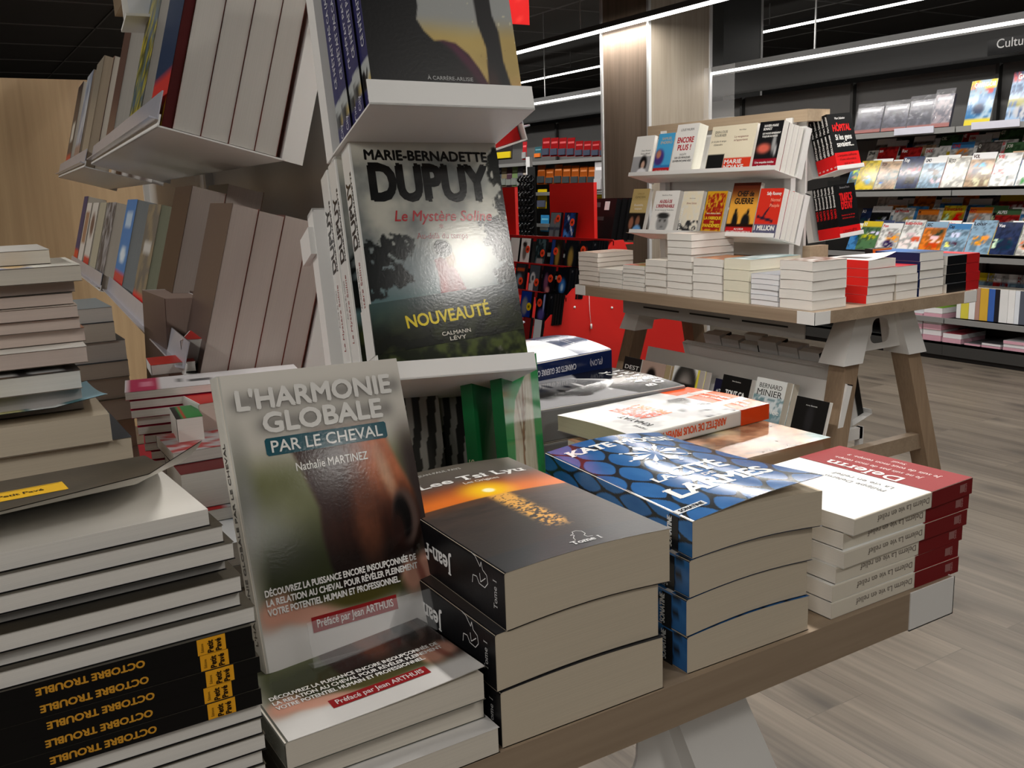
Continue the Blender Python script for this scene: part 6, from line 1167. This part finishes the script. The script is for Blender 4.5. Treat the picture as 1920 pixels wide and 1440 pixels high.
ti = [["", "AC", "LEX", "TOP", "VHS", "Top", "GTI", "GMO", "GTI", "AUTO", "RUN", "VOL", "L'OR", "VIE", "MER"], ["ZINA", "an", "K", "Rac", "KD", "DADC", "2", "CINE", "B", "Q", "Soldi", "JOB", "7", "IO", "DUO"], ["LIRE", "BUSI", "DECO", "CHASSE", "MOTO", "OIL", "PECHE", "VAN", "RG", "GT", "NOIR", "ZEN", "ART", "LUX", "EAU"],
    ["Guide", "32", "AUTO", "Fon", "G2", "auto-moto", "Patrimoine", "SEC", "Histoire", "Cap", "Mer", "Loisir", "Rallye", "Vue", "Air"], ["KI", "ZIC", "SPORT", "Le Monde", "N", "M", "DIX", "l'instant", "UX", "RIO", "DK", "ALPES", "NEO", "FOL", "ERA"], ["", "", "Paris", "", "", "BELLE", "", "", "", "", "", "", "", "", ""]]
rows = [  # x, z bottom, lean, row words, first px, py
    (5.475, 1.078, 24, "front row of the upper magazine tier", 0), (5.60, 1.15, 22, "middle row of the upper magazine tier", 1), (5.73, 1.215, 20, "back row of the upper magazine tier", 2),
    (5.475, 0.674, 26, "front row of the lower magazine tier", 3), (5.60, 0.755, 22, "middle row of the lower magazine tier", 4), (5.73, 0.815, 20, "back row of the lower magazine tier", 5)]
for (x, zb, ln, words_, ri) in rows:
    # stepped riser that carries the row
    if zb not in (1.078, 0.674):
        base = 1.07 if zb > 1 else 0.665
        t = thing('stepped_riser', 'dark stepped riser carrying the %s' % words_, 'riser', Matrix.Translation((x, 2.6, base-0.011)))
        m = MB(); m.box((-0.01, 0, 0), (0.1, 2.15, zb-base+0.0095)); m.build('riser_step', 'gondola_dark', t)
    step = 0.082+0.01*(ri % 3); n = 17 if ri % 3 == 0 else 15
    for k in range(n):
        y = 4.5-k*step-(0.03*(ri % 2))
        if y < 2.95: break
        fn, tc, bg = mag_cover(ri*40+k)
        if ri == 3 and k == 8: fn, tc = blocks((0.92, 0.92, 0.9), ('r', -1, 0.85, 2, 2, (0.93, 0.92, 0.9)), ('r', 0.1, 0.42, 0.95, 0.85, (0.85, 0.84, 0.82)), ('e', 0.5, 0.62, 0.36, 0.13, 0.2, (0.93, 0.62, 0.1)), ('e', 0.5, 0.71, 0.2, 0.06, 0.2, (0.25, 0.2, 0.15)), ('r', 0.05, 0.02, 0.9, 0.35, (0.4, 0.3, 0.3))), (0.8, 0.15, 0.17)
        d0 = int(np.argmin([sum(abs(a-b) for a, b in zip(bg, p[0])) for p in PAL]))
        big = ri == 3 and k in (8, 10)
        lab = "magazine with %s ground, %s from the left, %s" % (CN[d0], NUM[k], words_.replace("of the ", "of "))
        tt = ti[ri][k % 15]
        hh = mh*(1+0.06*((k*7+ri) % 3-1))
        M_ = frame((x-0.0007*k, y, zb+0.0005*k), -90+random.uniform(-1, 1), ln) @ Matrix.Translation((0, 0, 0.0035*(k % 2)))
        magazine(lab, M_, mw, hh, fn, tt, tc, group=words_, n=1+(k % 2))
# top shelf: film wrapped packs and a few magazines
for k, (px0, px1, pyb, h) in enumerate(((1605, 1652, 255, 0.2), (1655, 1700, 250, 0.2), (1702, 1748, 244, 0.215), (1748, 1782, 240, 0.24))):
    a, b = atX(px0, pyb, 5.55), atX(px1, pyb, 5.55); w = a[1]-b[1]
    t = thing('film_pack', "film wrapped dark pack, %s of the crinkled packs on the top shelf" % ["leftmost", "second", "third", "rightmost"][k], 'wrapped pack', frame((5.55, a[1], 1.455), -90, 14), 'film wrapped packs on the top shelf')
    m = MB(); m.box((0, 0, 0), (w, h*0.86, 0.02), (0.3, 0.3, 0.34)); m.grid(16, 20, lambda u, v: np.column_stack([u*w, v*h*0.86, np.full(len(u), 0.0205)]), blocks((0.12, 0.13, 0.2) if k != 3 else (0.6, 0.55, 0.57), ('n', 7, k+3, (0.3, 0.3, 0.36)), ('r', -1, -1, 2, 0.12, (0.6, 0.3, 0.25)), ('r', 0.1, 0.85, 0.9, 0.95, (0.75, 0.75, 0.78)))); m.build('pack_card', 'print_gloss', t)
    m = MB(); rs = np.random.RandomState(k)
    def Pf(u, v, w=w, h=h, k=k): return np.column_stack([-0.004+u*(w+0.008), -0.0+v*h, 0.024+0.012*fbm(u*6+k*3, v*7, k)*np.sin(np.pi*np.clip(v, 0.02, 1))])
    m.grid(24, 30, Pf, (0.8, 0.8, 0.84)); m.build('plastic_film', 'plastic_film', t)
for k in range(3):
    a = atX(1400+28*k, 212, 5.6)
    t = thing('film_pack', "dark blue wrapped pack, %s of three seen above the far rack's beam" % ["left", "middle", "right"][k], 'wrapped pack', frame((5.6, a[1], 1.455), -90, 12), 'wrapped packs above the far rack beam')
    m = MB(); m.box((0, 0, 0), (0.11, 0.15, 0.03), (0.12, 0.14, 0.22)); m.box((0.02, 0.02, 0.03), (0.06, 0.06, 0.031), (0.75, 0.65, 0.2)); m.build('pack_card', 'print_gloss', t)
    m = MB(); m.grid(14, 18, lambda u, v: np.column_stack([-0.004+u*0.118, v*0.165, 0.034+0.01*fbm(u*6+k, v*6, k+9)]), (0.8, 0.8, 0.85)); m.build('plastic_film', 'plastic_film', t)
pt_pool = blocks((0.2, 0.45, 0.66), ('r', -1, 0.82, 2, 2, (0.88, 0.8, 0.2)), ('e', 0.14, 0.88, 0.12, 0.07, 0.1, (0.82, 0.2, 0.15)), ('r', 0.1, 0.68, 0.9, 0.8, (0.8, 0.2, 0.22)), ('n', 5, 3, (0.65, 0.75, 0.82)), ('e', 0.4, 0.35, 0.25, 0.12, 0.3, (0.15, 0.22, 0.35)), ('r', -1, -1, 2, 0.12, (0.85, 0.78, 0.25)))
pt_car = blocks((0.6, 0.72, 0.85), ('r', -1, 0.8, 2, 2, (0.86, 0.35, 0.35)), ('r', -1, 0.3, 2, 0.45, (0.6, 0.58, 0.3)), ('e', 0.5, 0.2, 0.4, 0.14, 0.2, (0.75, 0.75, 0.77)), ('n', 8, 5, (0.35, 0.42, 0.55)))
for k, (px, fn, tt, lab) in enumerate(((1806, pt_pool, "", "rear copy of the yellow topped holiday magazine on the top shelf"), (1813, pt_pool, "CAMPING-CAR", "yellow topped holiday magazine with a red disc, standing alone on the top shelf"), (1882, pt_car, "", "rear copy of the red topped car magazine at the frame's right edge"), (1892, pt_car, "GAZ", "red topped car magazine at the right end of the top shelf"))):
    a = atX(px, 235, 5.56)
    magazine(lab, frame((5.565-0.012*(k % 2), a[1], 1.455), -90, 14), 0.15, 0.275 if k < 2 else 0.3, fn, tt, (0.95, 0.93, 0.9), group='magazines standing on the top shelf')
for k, (px0, px1, pym) in enumerate(((1676, 1750, 240), (1821, 1912, 225))):
    a, b = atX(px0, pym+6, 5.44), atX(px1, pym-4, 5.44)
    t = thing('price_rail', ["blank white price rail under the film wrapped packs", "blank white price rail under the yellow topped magazine"][k], 'price rail', Matrix.Translation((5.442, b[1], 1.425)))
    m = MB(); m.box((0, 0, 0), (0.006, a[1]-b[1], 0.042)); m.build('rail', 'label_strip', t)
# standing books and magazines on the low shelf, flat stacks on the base
yy = 3.62
for k in range(16):
    th = 0.03+0.012*((k*5) % 3); c = [(0.9, 0.9, 0.9), (0.85, 0.8, 0.3), (0.92, 0.92, 0.92), (0.7, 0.55, 0.5), (0.85, 0.68, 0.25), (0.25, 0.4, 0.7), (0.15, 0.15, 0.17), (0.9, 0.9, 0.9), (0.93, 0.93, 0.93), (0.88, 0.9, 0.93), (0.35, 0.37, 0.42), (0.15, 0.35, 0.55), (0.9, 0.9, 0.9), (0.2, 0.2, 0.25), (0.8, 0.3, 0.2), (0.93, 0.93, 0.92)][k]
    book("thin standing volume with %s spine, %s from the left on the shelf above the base" % (["white", "yellow", "white", "rosy", "golden", "blue", "black", "white", "white", "bluish", "slate", "teal", "white", "dark", "red", "white"][k], NUM[k]), Matrix.Translation((5.5, yy, 0.272)) @ Matrix.Rotation(R(90), 4, 'X') @ Matrix.Rotation(R(0), 4, 'Y'), 0.15, 0.2-0.02*((k*3) % 3), th-0.002, front=c, spine=c, group='standing volumes above the base', texts=[dict(face='S', s=["GUIDE", "VIE", "ATLAS", "MODE", "CUISINE", "VOYAGE"][k % 6], x=0.05, y=0.006, h=0.012, col=(0.2, 0.2, 0.25) if sum(c) > 1.5 else (0.9, 0.9, 0.9), eps=None)] if False else ())
    yy -= th
for k in range(9):
    fn, tc, bg = mag_cover(400+k)
    fn2 = (lambda u, v, f=fn: f(u, v)*0.5)
    magazine("dim magazine standing behind the volumes, %s from the left on the shelf above the base" % NUM[k], frame((5.72, 3.8-0.1*k, 0.272), -90, 12), 0.15, 0.27, fn, ["", "DE", "LIDL", "T", "AR", "", "EX", "", ""][k], (0.6, 0.6, 0.6), group='magazines behind the standing volumes')
def flatpile(px0, px1, py0, n, t, cols, lab, x=5.47, depth=0.26, grp=None):
    a, b = atX(px0, py0, x), atX(px1, py0, x); w = a[1]-b[1]; z = 0.1125
    for k in range(n):
        book("%s %s" % ((["lowest", "second", "third", "fourth", "fifth", "sixth", "seventh"][k] if n > 1 else "single"), lab), flat((x+0.003*(k % 2), a[1], z), -90), w, depth, t-0.0006, front=cols[k % len(cols)], spine=cols[k % len(cols)], back=cols[k % len(cols)], pages=(0.9, 0.89, 0.9) if k % 2 else (0.86, 0.66, 0.72), group=grp or lab); z += t
flatpile(1692, 1728, 620, 5, 0.034, [(0.88, 0.88, 0.9), (0.8, 0.78, 0.8)], "white flat book of the pile behind the far table's leg", grp='flat white pile on the base')
flatpile(1730, 1764, 625, 6, 0.036, [(0.85, 0.6, 0.68), (0.9, 0.9, 0.92), (0.45, 0.6, 0.2)], "pink and white flat book of the tall base pile", grp='tall pink pile on the base')
flatpile(1767, 1802, 632, 2, 0.03, [(0.92, 0.91, 0.92), (0.75, 0.3, 0.35)], "white flat book with pink edge on the base", grp='low pink edged pile')
flatpile(1808, 1838, 640, 1, 0.014, [(0.35, 0.35, 0.36)], "dark flat magazine with glossy cover on the base")
flatpile(1840, 1876, 645, 2, 0.014, [(0.4, 0.4, 0.41), (0.33, 0.33, 0.34)], "grey flat magazine of the thin base pile", grp='thin grey pile on the base')
flatpile(1880, 1960, 655, 3, 0.02, [(0.85, 0.85, 0.86), (0.3, 0.36, 0.5)], "flat magazine of the pile at the frame's right edge", grp='flat pile at the right edge')
# far bay: blister packs
def pack(label, px0, px1, py0, py1, x, c1, c2, grp, hook=False):
    a, b = atX(px0, py1, x), atX(px1, py1, x); zt = atX(px0, py0, x)[2]; w = a[1]-b[1]; h = zt-a[2]
    t = thing('blister_pack', label, 'blister pack', frame((x, a[1], a[2]), -90, 4), grp)
    m = MB(); m.box((0, 0, 0), (w*0.94, h, 0.004), c1); m.box((w*0.06, h*0.08, 0.004), (w*0.88, h*0.42, 0.018), c2); m.box((w*0.1, h*0.7, 0.004), (w*0.84, h*0.8, 0.0045), tuple(min(1, q+0.25) for q in c1)); m.build('card', 'print_gloss', t)
for k in range(8): pack("red blister pack, %s of the red row left of the column" % NUM[k], 1017+15.5*k, 1032+15.5*k, 259 if k < 4 else 265, 294, 5.5, (0.52, 0.09, 0.1), (0.26, 0.28, 0.34), 'red blister packs')
for k in range(7): pack("orange blister pack, %s of the orange row under the red packs" % NUM[k], 1008+15.8*k, 1023+15.8*k, (310, 316, 309, 311, 311, 312, 312)[k], 346, 5.5, (0.66, 0.33, 0.12), (0.25, 0.27, 0.28), 'orange blister packs')
for k, (p0, p1) in enumerate(((1008, 1026), (1113, 1130))): pack("yellow blister pack %s the red display back" % ["left of", "right of"][k], p0, p1, 355 if k == 0 else 361, 391, 5.5, (0.88, 0.76, 0.12), (0.4, 0.42, 0.5), 'yellow blister packs')
for k, (p0, p1) in enumerate(((1014, 1030), (1113, 1128))): pack("light blue blister pack %s the red display back" % ["low left of", "low right of"][k], p0, p1, 403, 434, 5.5, (0.25, 0.62, 0.86), (0.85, 0.88, 0.9), 'blue blister packs')
pack("small orange and teal box at the left end of the red pack row", 1003, 1016, 276, 297, 5.5, (0.2, 0.36, 0.4), (0.85, 0.45, 0.2), 'packs at the bay end')
pack("black music magazine with a yellow strip, on the farthest bay", 926, 963, 267, 301, 5.5, (0.18, 0.17, 0.17), (0.85, 0.75, 0.15), 'packs at the bay end')
pack("grey catalogue standing at the column's left edge", 1114, 1131, 302, 360, 5.45, (0.72, 0.71, 0.72), (0.75, 0.74, 0.75), 'packs at the bay end')
pack("slim red pack beside the grey post", 980, 988, 266, 300, 5.52, (0.65, 0.15, 0.17), (0.6, 0.6, 0.6), 'packs at the bay end')
for k in range(6): pack("mixed printed pack, %s on the far bay below the music magazine" % NUM[k], 930+10*k, 941+10*k, 312+3*(k % 3), 350, 5.52, [(0.3, 0.33, 0.4), (0.55, 0.5, 0.4), (0.35, 0.25, 0.3), (0.5, 0.6, 0.4), (0.4, 0.4, 0.45), (0.6, 0.55, 0.5)][k], (0.5, 0.52, 0.5), 'mixed packs on the far bay')
a = atX(993, 446, 5.35); b = atX(993, 200, 5.35)
t = thing('grey_post', 'pale grey display post with a paper label beside the hanging packs', 'post', Matrix.Translation((5.35, a[1], 0)))
m = MB(); m.box((0, -0.05, 0), (0.03, 0.0, atX(993, 295, 5.35)[2])); m.build('post_body', 'gondola_edge', t)
m = MB(); m.box((-0.002, -0.045, atX(993, 330, 5.35)[2]), (0.0, 0.025, atX(993, 294, 5.35)[2]), (0.9, 0.9, 0.9)); m.build('paper_label', 'print_satin', t)
# column of glossy black packs
qa, qb = atX(1000, 322, 5.23), atX(1000, 452, 5.23)
t = thing('clip_strip', 'thin dark hanging strip that carries the glossy black packs', 'clip strip', Matrix.Translation((5.235, qa[1], 0)))
m = MB(); m.box((0, -0.02, 0), (0.004, 0.12, qa[2]+0.05)); m.build('strip', 'gondola_dark', t)
for k in range(8):
    q = atX(973, 336+14.5*k, 5.2); e = atX(998, 336+14.5*k, 5.2)
    t = thing('glossy_pack', "glossy black curled pack, %s from the top of the hanging column" % NUM[k], 'pack', Matrix.Translation((5.2, e[1], q[2]-0.03)), 'column of glossy black packs')
    m = MB(); w = q[1]-e[1]
    for j in range(4):
        u = [w*(j+0.5)/4, 0.03]
        m.tube([(0.0+0.03*math.cos(a_), u[0]+0.012*math.sin(a_*2), 0.03+0.03*math.sin(a_)) for a_ in np.linspace(0, 2*math.pi, 13)], 0.012, (0.06, 0.06, 0.07), 0, 6)
    m.build('curled_film', 'print_gloss', t)

# ================================================================ red stand with film cases
SY = 3.72
pA, pB = atY(1007, 624, SY), atY(1151, 451, SY)
xr = atY(1312, 640, SY)[0]
st = thing('case_stand', 'red stepped cardboard stand full of film cases behind the far table', 'display stand', Matrix.Translation((0, SY, 0)))
sl = (pB[2]-pA[2])/(pB[0]-pA[0])
m = MB(); pts = [(pA[0]-pA[2]/sl+0.0, 0.0), (xr, 0.0), (xr, 0.6), (pB[0]+0.12, 0.78), (pB[0]+0.06, pB[2]), (pB[0], pB[2])]
Mx = Matrix(((1, 0, 0, 0), (0, 0, 1, 0), (0, 1, 0, 0), (0, 0, 0, 1)))
m.prism(pts, 0.0, 0.012, m=0, M=Mx); m.build('side_panel', 'red_board', st)
m = MB(); m.prism(pts, 1.6, 1.612, m=0, M=Mx); m.build('side_panel', 'red_board', st)
for k, (px, py) in enumerate(((1077, 576), (1147, 577), (1249, 596))):
    q = atY(px, py, SY); m = MB(); m.tube([(q[0], -0.004, q[2]), (q[0], 0.001, q[2])], 0.006); m.build('panel_rivet', 'cap_metal', st)
m = MB(); q0, q1 = atY(1105, 553, SY-0.01), atY(1109, 612, SY-0.01); m.tube([(q0[0], -0.008, q0[2]), ((q0[0]+q1[0])/2-0.003, -0.008, (q0[2]+q1[2])/2), (q1[0], -0.008, q1[2])], 0.0012); m.tube([(q1[0], -0.008, q1[2]+0.012), (q1[0], -0.008, q1[2]-0.012)], 0.005); m.build('cable_tie', 'cap_metal', st)
rails = [atY(1151, 451, SY), atY(1106, 505, SY), atY(1062, 556, SY), atY(1021, 605, SY), atY(985, 650, SY)]
for q in rails:
    m = MB(); m.box((q[0]-0.006, 0.0, q[2]-0.024), (q[0]+0.0, 1.6, q[2]+0.006)); m.build('step_rail', 'red_rail', st)
    m = MB(); m.box((q[0], 0.012, q[2]-0.024), (q[0]+0.13, 1.6, q[2]-0.018)); m.build('step_board', 'red_board', st)
XB = rails[0][0]+0.12
for (p0, p1, pt_) in ((1030, 1113, 345), (930, 965, 352)):
    a, b = atX(p0, pt_, XB), atX(p1, pt_, XB)
    m = MB(); m.box((XB, b[1]-SY, rails[0][2]-0.02), (XB+0.02, a[1]-SY, a[2])); m.build('back_board', 'red_board', st)
def case(label, px, pyb, row, fn, w=0.105, h=0.15, n=1, sticker=None, sc=(0.96, 0.3, 0.16), grp='film cases on the red stand', dx=0.0):
    q = rails[row]; x = q[0]+0.02+dx
    a = atX(px, pyb, x)
    M_ = frame((x, a[1], q[2]-0.017), -90, 10)
    root = thing('film_case', label, 'film case', M_, grp)
    m = MB(); m.box((0, 0, -0.012), (w, h, 0.0), (0.06, 0.06, 0.07)); m.grid(14, 18, lambda u, v: np.column_stack([0.004+u*(w-0.008), 0.002+v*(h-0.004), np.full(len(u), 0.0006)]), fn); m.build('case_body', 'print_gloss', root)
    if sticker:
        sx, sy = sticker; m = MB(); P_ = [(w*sx+0.02*math.cos(a_), h*sy+0.02*math.sin(a_)) for a_ in np.linspace(0, 2*math.pi, 21)[:-1]]
        m.prism(P_, 0.0008, 0.0016, sc); m.lettering("5€", lambda a_, b_: np.column_stack([a_, b_, np.full(len(a_), 0.002)]), w*sx, h*sy-0.006, 0.012, (0.15, 0.05, 0.03), align='C', bold=0.05); m.build('price_sticker', 'print_satin', root)
    return root
dkb = (0.09, 0.1, 0.12)
case("grey film case with a pale figure, upright at the top of the red stand", 1027, 441, 0, blocks((0.42, 0.45, 0.47), ('r', -1, 0.35, 2, 0.5, (0.25, 0.27, 0.33)), ('e', 0.5, 0.25, 0.12, 0.25, 0.3, (0.3, 0.31, 0.33)), ('e', 0.5, 0.7, 0.14, 0.1, 0.4, (0.75, 0.35, 0.3))), sticker=(0.72, 0.78), dx=0.015)
case("bright blue film case with a white diagonal flash, top of the red stand", 1053, 445, 0, blocks((0.14, 0.25, 0.5), ('p', [(0.15, 1.0), (0.3, 1.0), (0.95, 0.2), (0.85, 0.2)], (0.85, 0.88, 0.95)), ('e', 0.3, 0.25, 0.3, 0.16, 0.5, (0.3, 0.55, 0.85)), ('n', 6, 4, (0.12, 0.14, 0.25))), sticker=(0.75, 0.66), dx=0.01)
cs = [(1, 952, 482, "white film case with a small grey head, first of the upper step", WHT, None), (1, 972, 485, "white film case with a man in profile, upper step of the red stand", blocks(WHT, ('e', 0.45, 0.5, 0.22, 0.3, 0.2, (0.5, 0.46, 0.44)), ('e', 0.42, 0.78, 0.22, 0.1, 0.3, (0.2, 0.17, 0.16))), (0.75, 0.6)), (1, 1000, 490, "dark teal film case with pale figures, upper step of the red stand", blocks((0.13, 0.17, 0.18), ('n', 6, 2, (0.3, 0.38, 0.4)), ('r', 0.2, 0.05, 0.85, 0.3, (0.55, 0.55, 0.55))), (0.72, 0.5)), (1, 1029, 497, "blue and gold film case with a robed figure, upper step of the red stand", blocks((0.15, 0.25, 0.5), ('r', 0.35, -1, 2, 2, (0.16, 0.13, 0.1)), ('e', 0.65, 0.4, 0.2, 0.35, 0.4, (0.6, 0.48, 0.22))), (0.45, 0.6)), (1, 1056, 501, "black and gold film case next to the blue and gold one", blocks(dkb, ('e', 0.5, 0.4, 0.25, 0.35, 0.4, (0.6, 0.5, 0.24))), None), (1, 1082, 505, "black film case with a red figure, right end of the upper step", blocks(dkb, ('e', 0.5, 0.6, 0.2, 0.2, 0.4, (0.55, 0.15, 0.13))), (0.3, 0.7)),
    (2, 962, 532, "film case with red lettering and faces, left on the middle step", blocks((0.18, 0.18, 0.2), ('r', 0.1, 0.75, 0.9, 0.88, (0.7, 0.3, 0.15)), ('e', 0.4, 0.45, 0.3, 0.2, 0.4, (0.5, 0.6, 0.66))), (0.6, 0.4)), (2, 988, 538, "grey film case with a big white curve, middle step of the red stand", blocks((0.28, 0.3, 0.33), ('e', 0.35, 0.55, 0.25, 0.2, 0.2, (0.82, 0.83, 0.84)), ('e', 0.35, 0.55, 0.12, 0.1, 0.2, (0.28, 0.3, 0.33)), ('r', 0.05, -1, 0.5, 0.35, (0.8, 0.82, 0.84))), (0.75, 0.42)), (2, 1012, 543, "dark violet film case with pink lights, middle step of the red stand", blocks((0.1, 0.08, 0.12), ('e', 0.4, 0.45, 0.2, 0.3, 0.4, (0.5, 0.3, 0.42)), ('e', 0.6, 0.2, 0.2, 0.12, 0.4, (0.75, 0.5, 0.5))), (0.78, 0.6)), (2, 1040, 549, "black film case with an electric blue figure, middle step of the red stand", blocks((0.06, 0.07, 0.1), ('e', 0.5, 0.4, 0.3, 0.25, 0.4, (0.2, 0.45, 0.75)), ('e', 0.5, 0.35, 0.12, 0.12, 0.4, (0.7, 0.85, 0.95))), (0.2, 0.62)),
    (3, 972, 592, "royal blue film case with a grey rider, lower step of the red stand", blocks((0.1, 0.2, 0.55), ('e', 0.4, 0.5, 0.3, 0.3, 0.3, (0.5, 0.52, 0.55))), (0.8, 0.5)), (3, 1001, 598, "dark film case with a glowing violet sword, lower step of the red stand", blocks((0.06, 0.06, 0.1), ('r', 0.6, 0.3, 0.75, 0.95, (0.6, 0.65, 0.85)), ('e', 0.5, 0.3, 0.3, 0.2, 0.5, (0.35, 0.32, 0.6))), (0.3, 0.68)),
    (4, 975, 640, "dull red film case at the bottom of the stand", (0.5, 0.13, 0.13), None), (4, 995, 642, "white spined film case at the bottom of the stand", (0.8, 0.82, 0.84), None)]
for i, (row, px, py, lab, fn, stk) in enumerate(cs):
    case(lab, px, py, row, fn if callable(fn) else blocks(fn), sticker=stk, sc=(0.9, 0.78, 0.1) if 'royal' in lab else (0.96, 0.3, 0.16), w=0.1 if row < 4 else 0.07)
    if row in (2, 3) and px in (1040, 1001) or (row == 1 and px == 1082):
        for j in range(4): case("plain black film case, %s behind the right end of the %s step" % (NUM[j], {1: 'upper', 2: 'middle', 3: 'lower'}[row]), px+10+5*j, py+3, row, blocks(dkb, ('r', 0.2, 0.85, 0.8, 0.9, (0.4, 0.4, 0.42))), dx=0.016+0.014*j, grp='plain black film cases')
# black boxed sets on top of the red stand
for k in range(4):
    a = atX(1113, 458, XB+0.1)
    t = thing('boxed_set', "%s" % ["front black boxed set with a white price square, on top of the red stand", "second black boxed set, just behind the front one", "third black boxed set in the row on the red stand", "rearmost black boxed set on the red stand"][k], 'box', frame((XB+0.06+0.032*k, a[1]-0.01*k, rails[0][2]+0.001-0.0), -90, 12), 'black boxed sets')
    m = MB(); m.box((0, -0.02, -0.03), (0.21, 0.2, 0.0), (0.055, 0.055, 0.06)); m.box((0.01, 0.155, 0), (0.075, 0.18, 0.001), (0.35, 0.35, 0.36)); m.box((0.012, 0.085, 0), (0.12, 0.105, 0.001), (0.25, 0.25, 0.25))
    if k == 0: m.box((0.115, 0.14, 0), (0.155, 0.185, 0.001), (0.88, 0.88, 0.88))
    m.build('box_body', 'print_satin', t)
# red promotional sign hanging from the ceiling
q = atY(993, 47, 2.4)
t = thing('hanging_sign', 'red hanging promotional sign with faint patterns, cut off by the frame top', 'sign', Matrix.Translation((q[0], 2.4, q[2])))
m = MB(); m.grid(30, 40, lambda u, v: np.column_stack([-0.5+0.5*u, np.full(len(u), 0.0), 0.55*v]), lambda u, v: mix((0.8, 0.12, 0.12), (0.87, 0.22, 0.2), (np.abs(np.hypot((u*9) % 1-0.5, ((v*10) % 1)-0.5)-0.25) < 0.06)*((v*10) % 1 < 0.5)*1.0)); m.box((-0.5, 0.001, 0), (0, 0.004, 0.55), (0.8, 0.12, 0.12)); m.build('sign_board', 'print_satin', t)
m = MB(); m.tube([(-0.25, 0.002, 0.55), (-0.25, 0.002, CEIL-q[2])], 0.0015); m.build('hanging_wire', 'alu', t)
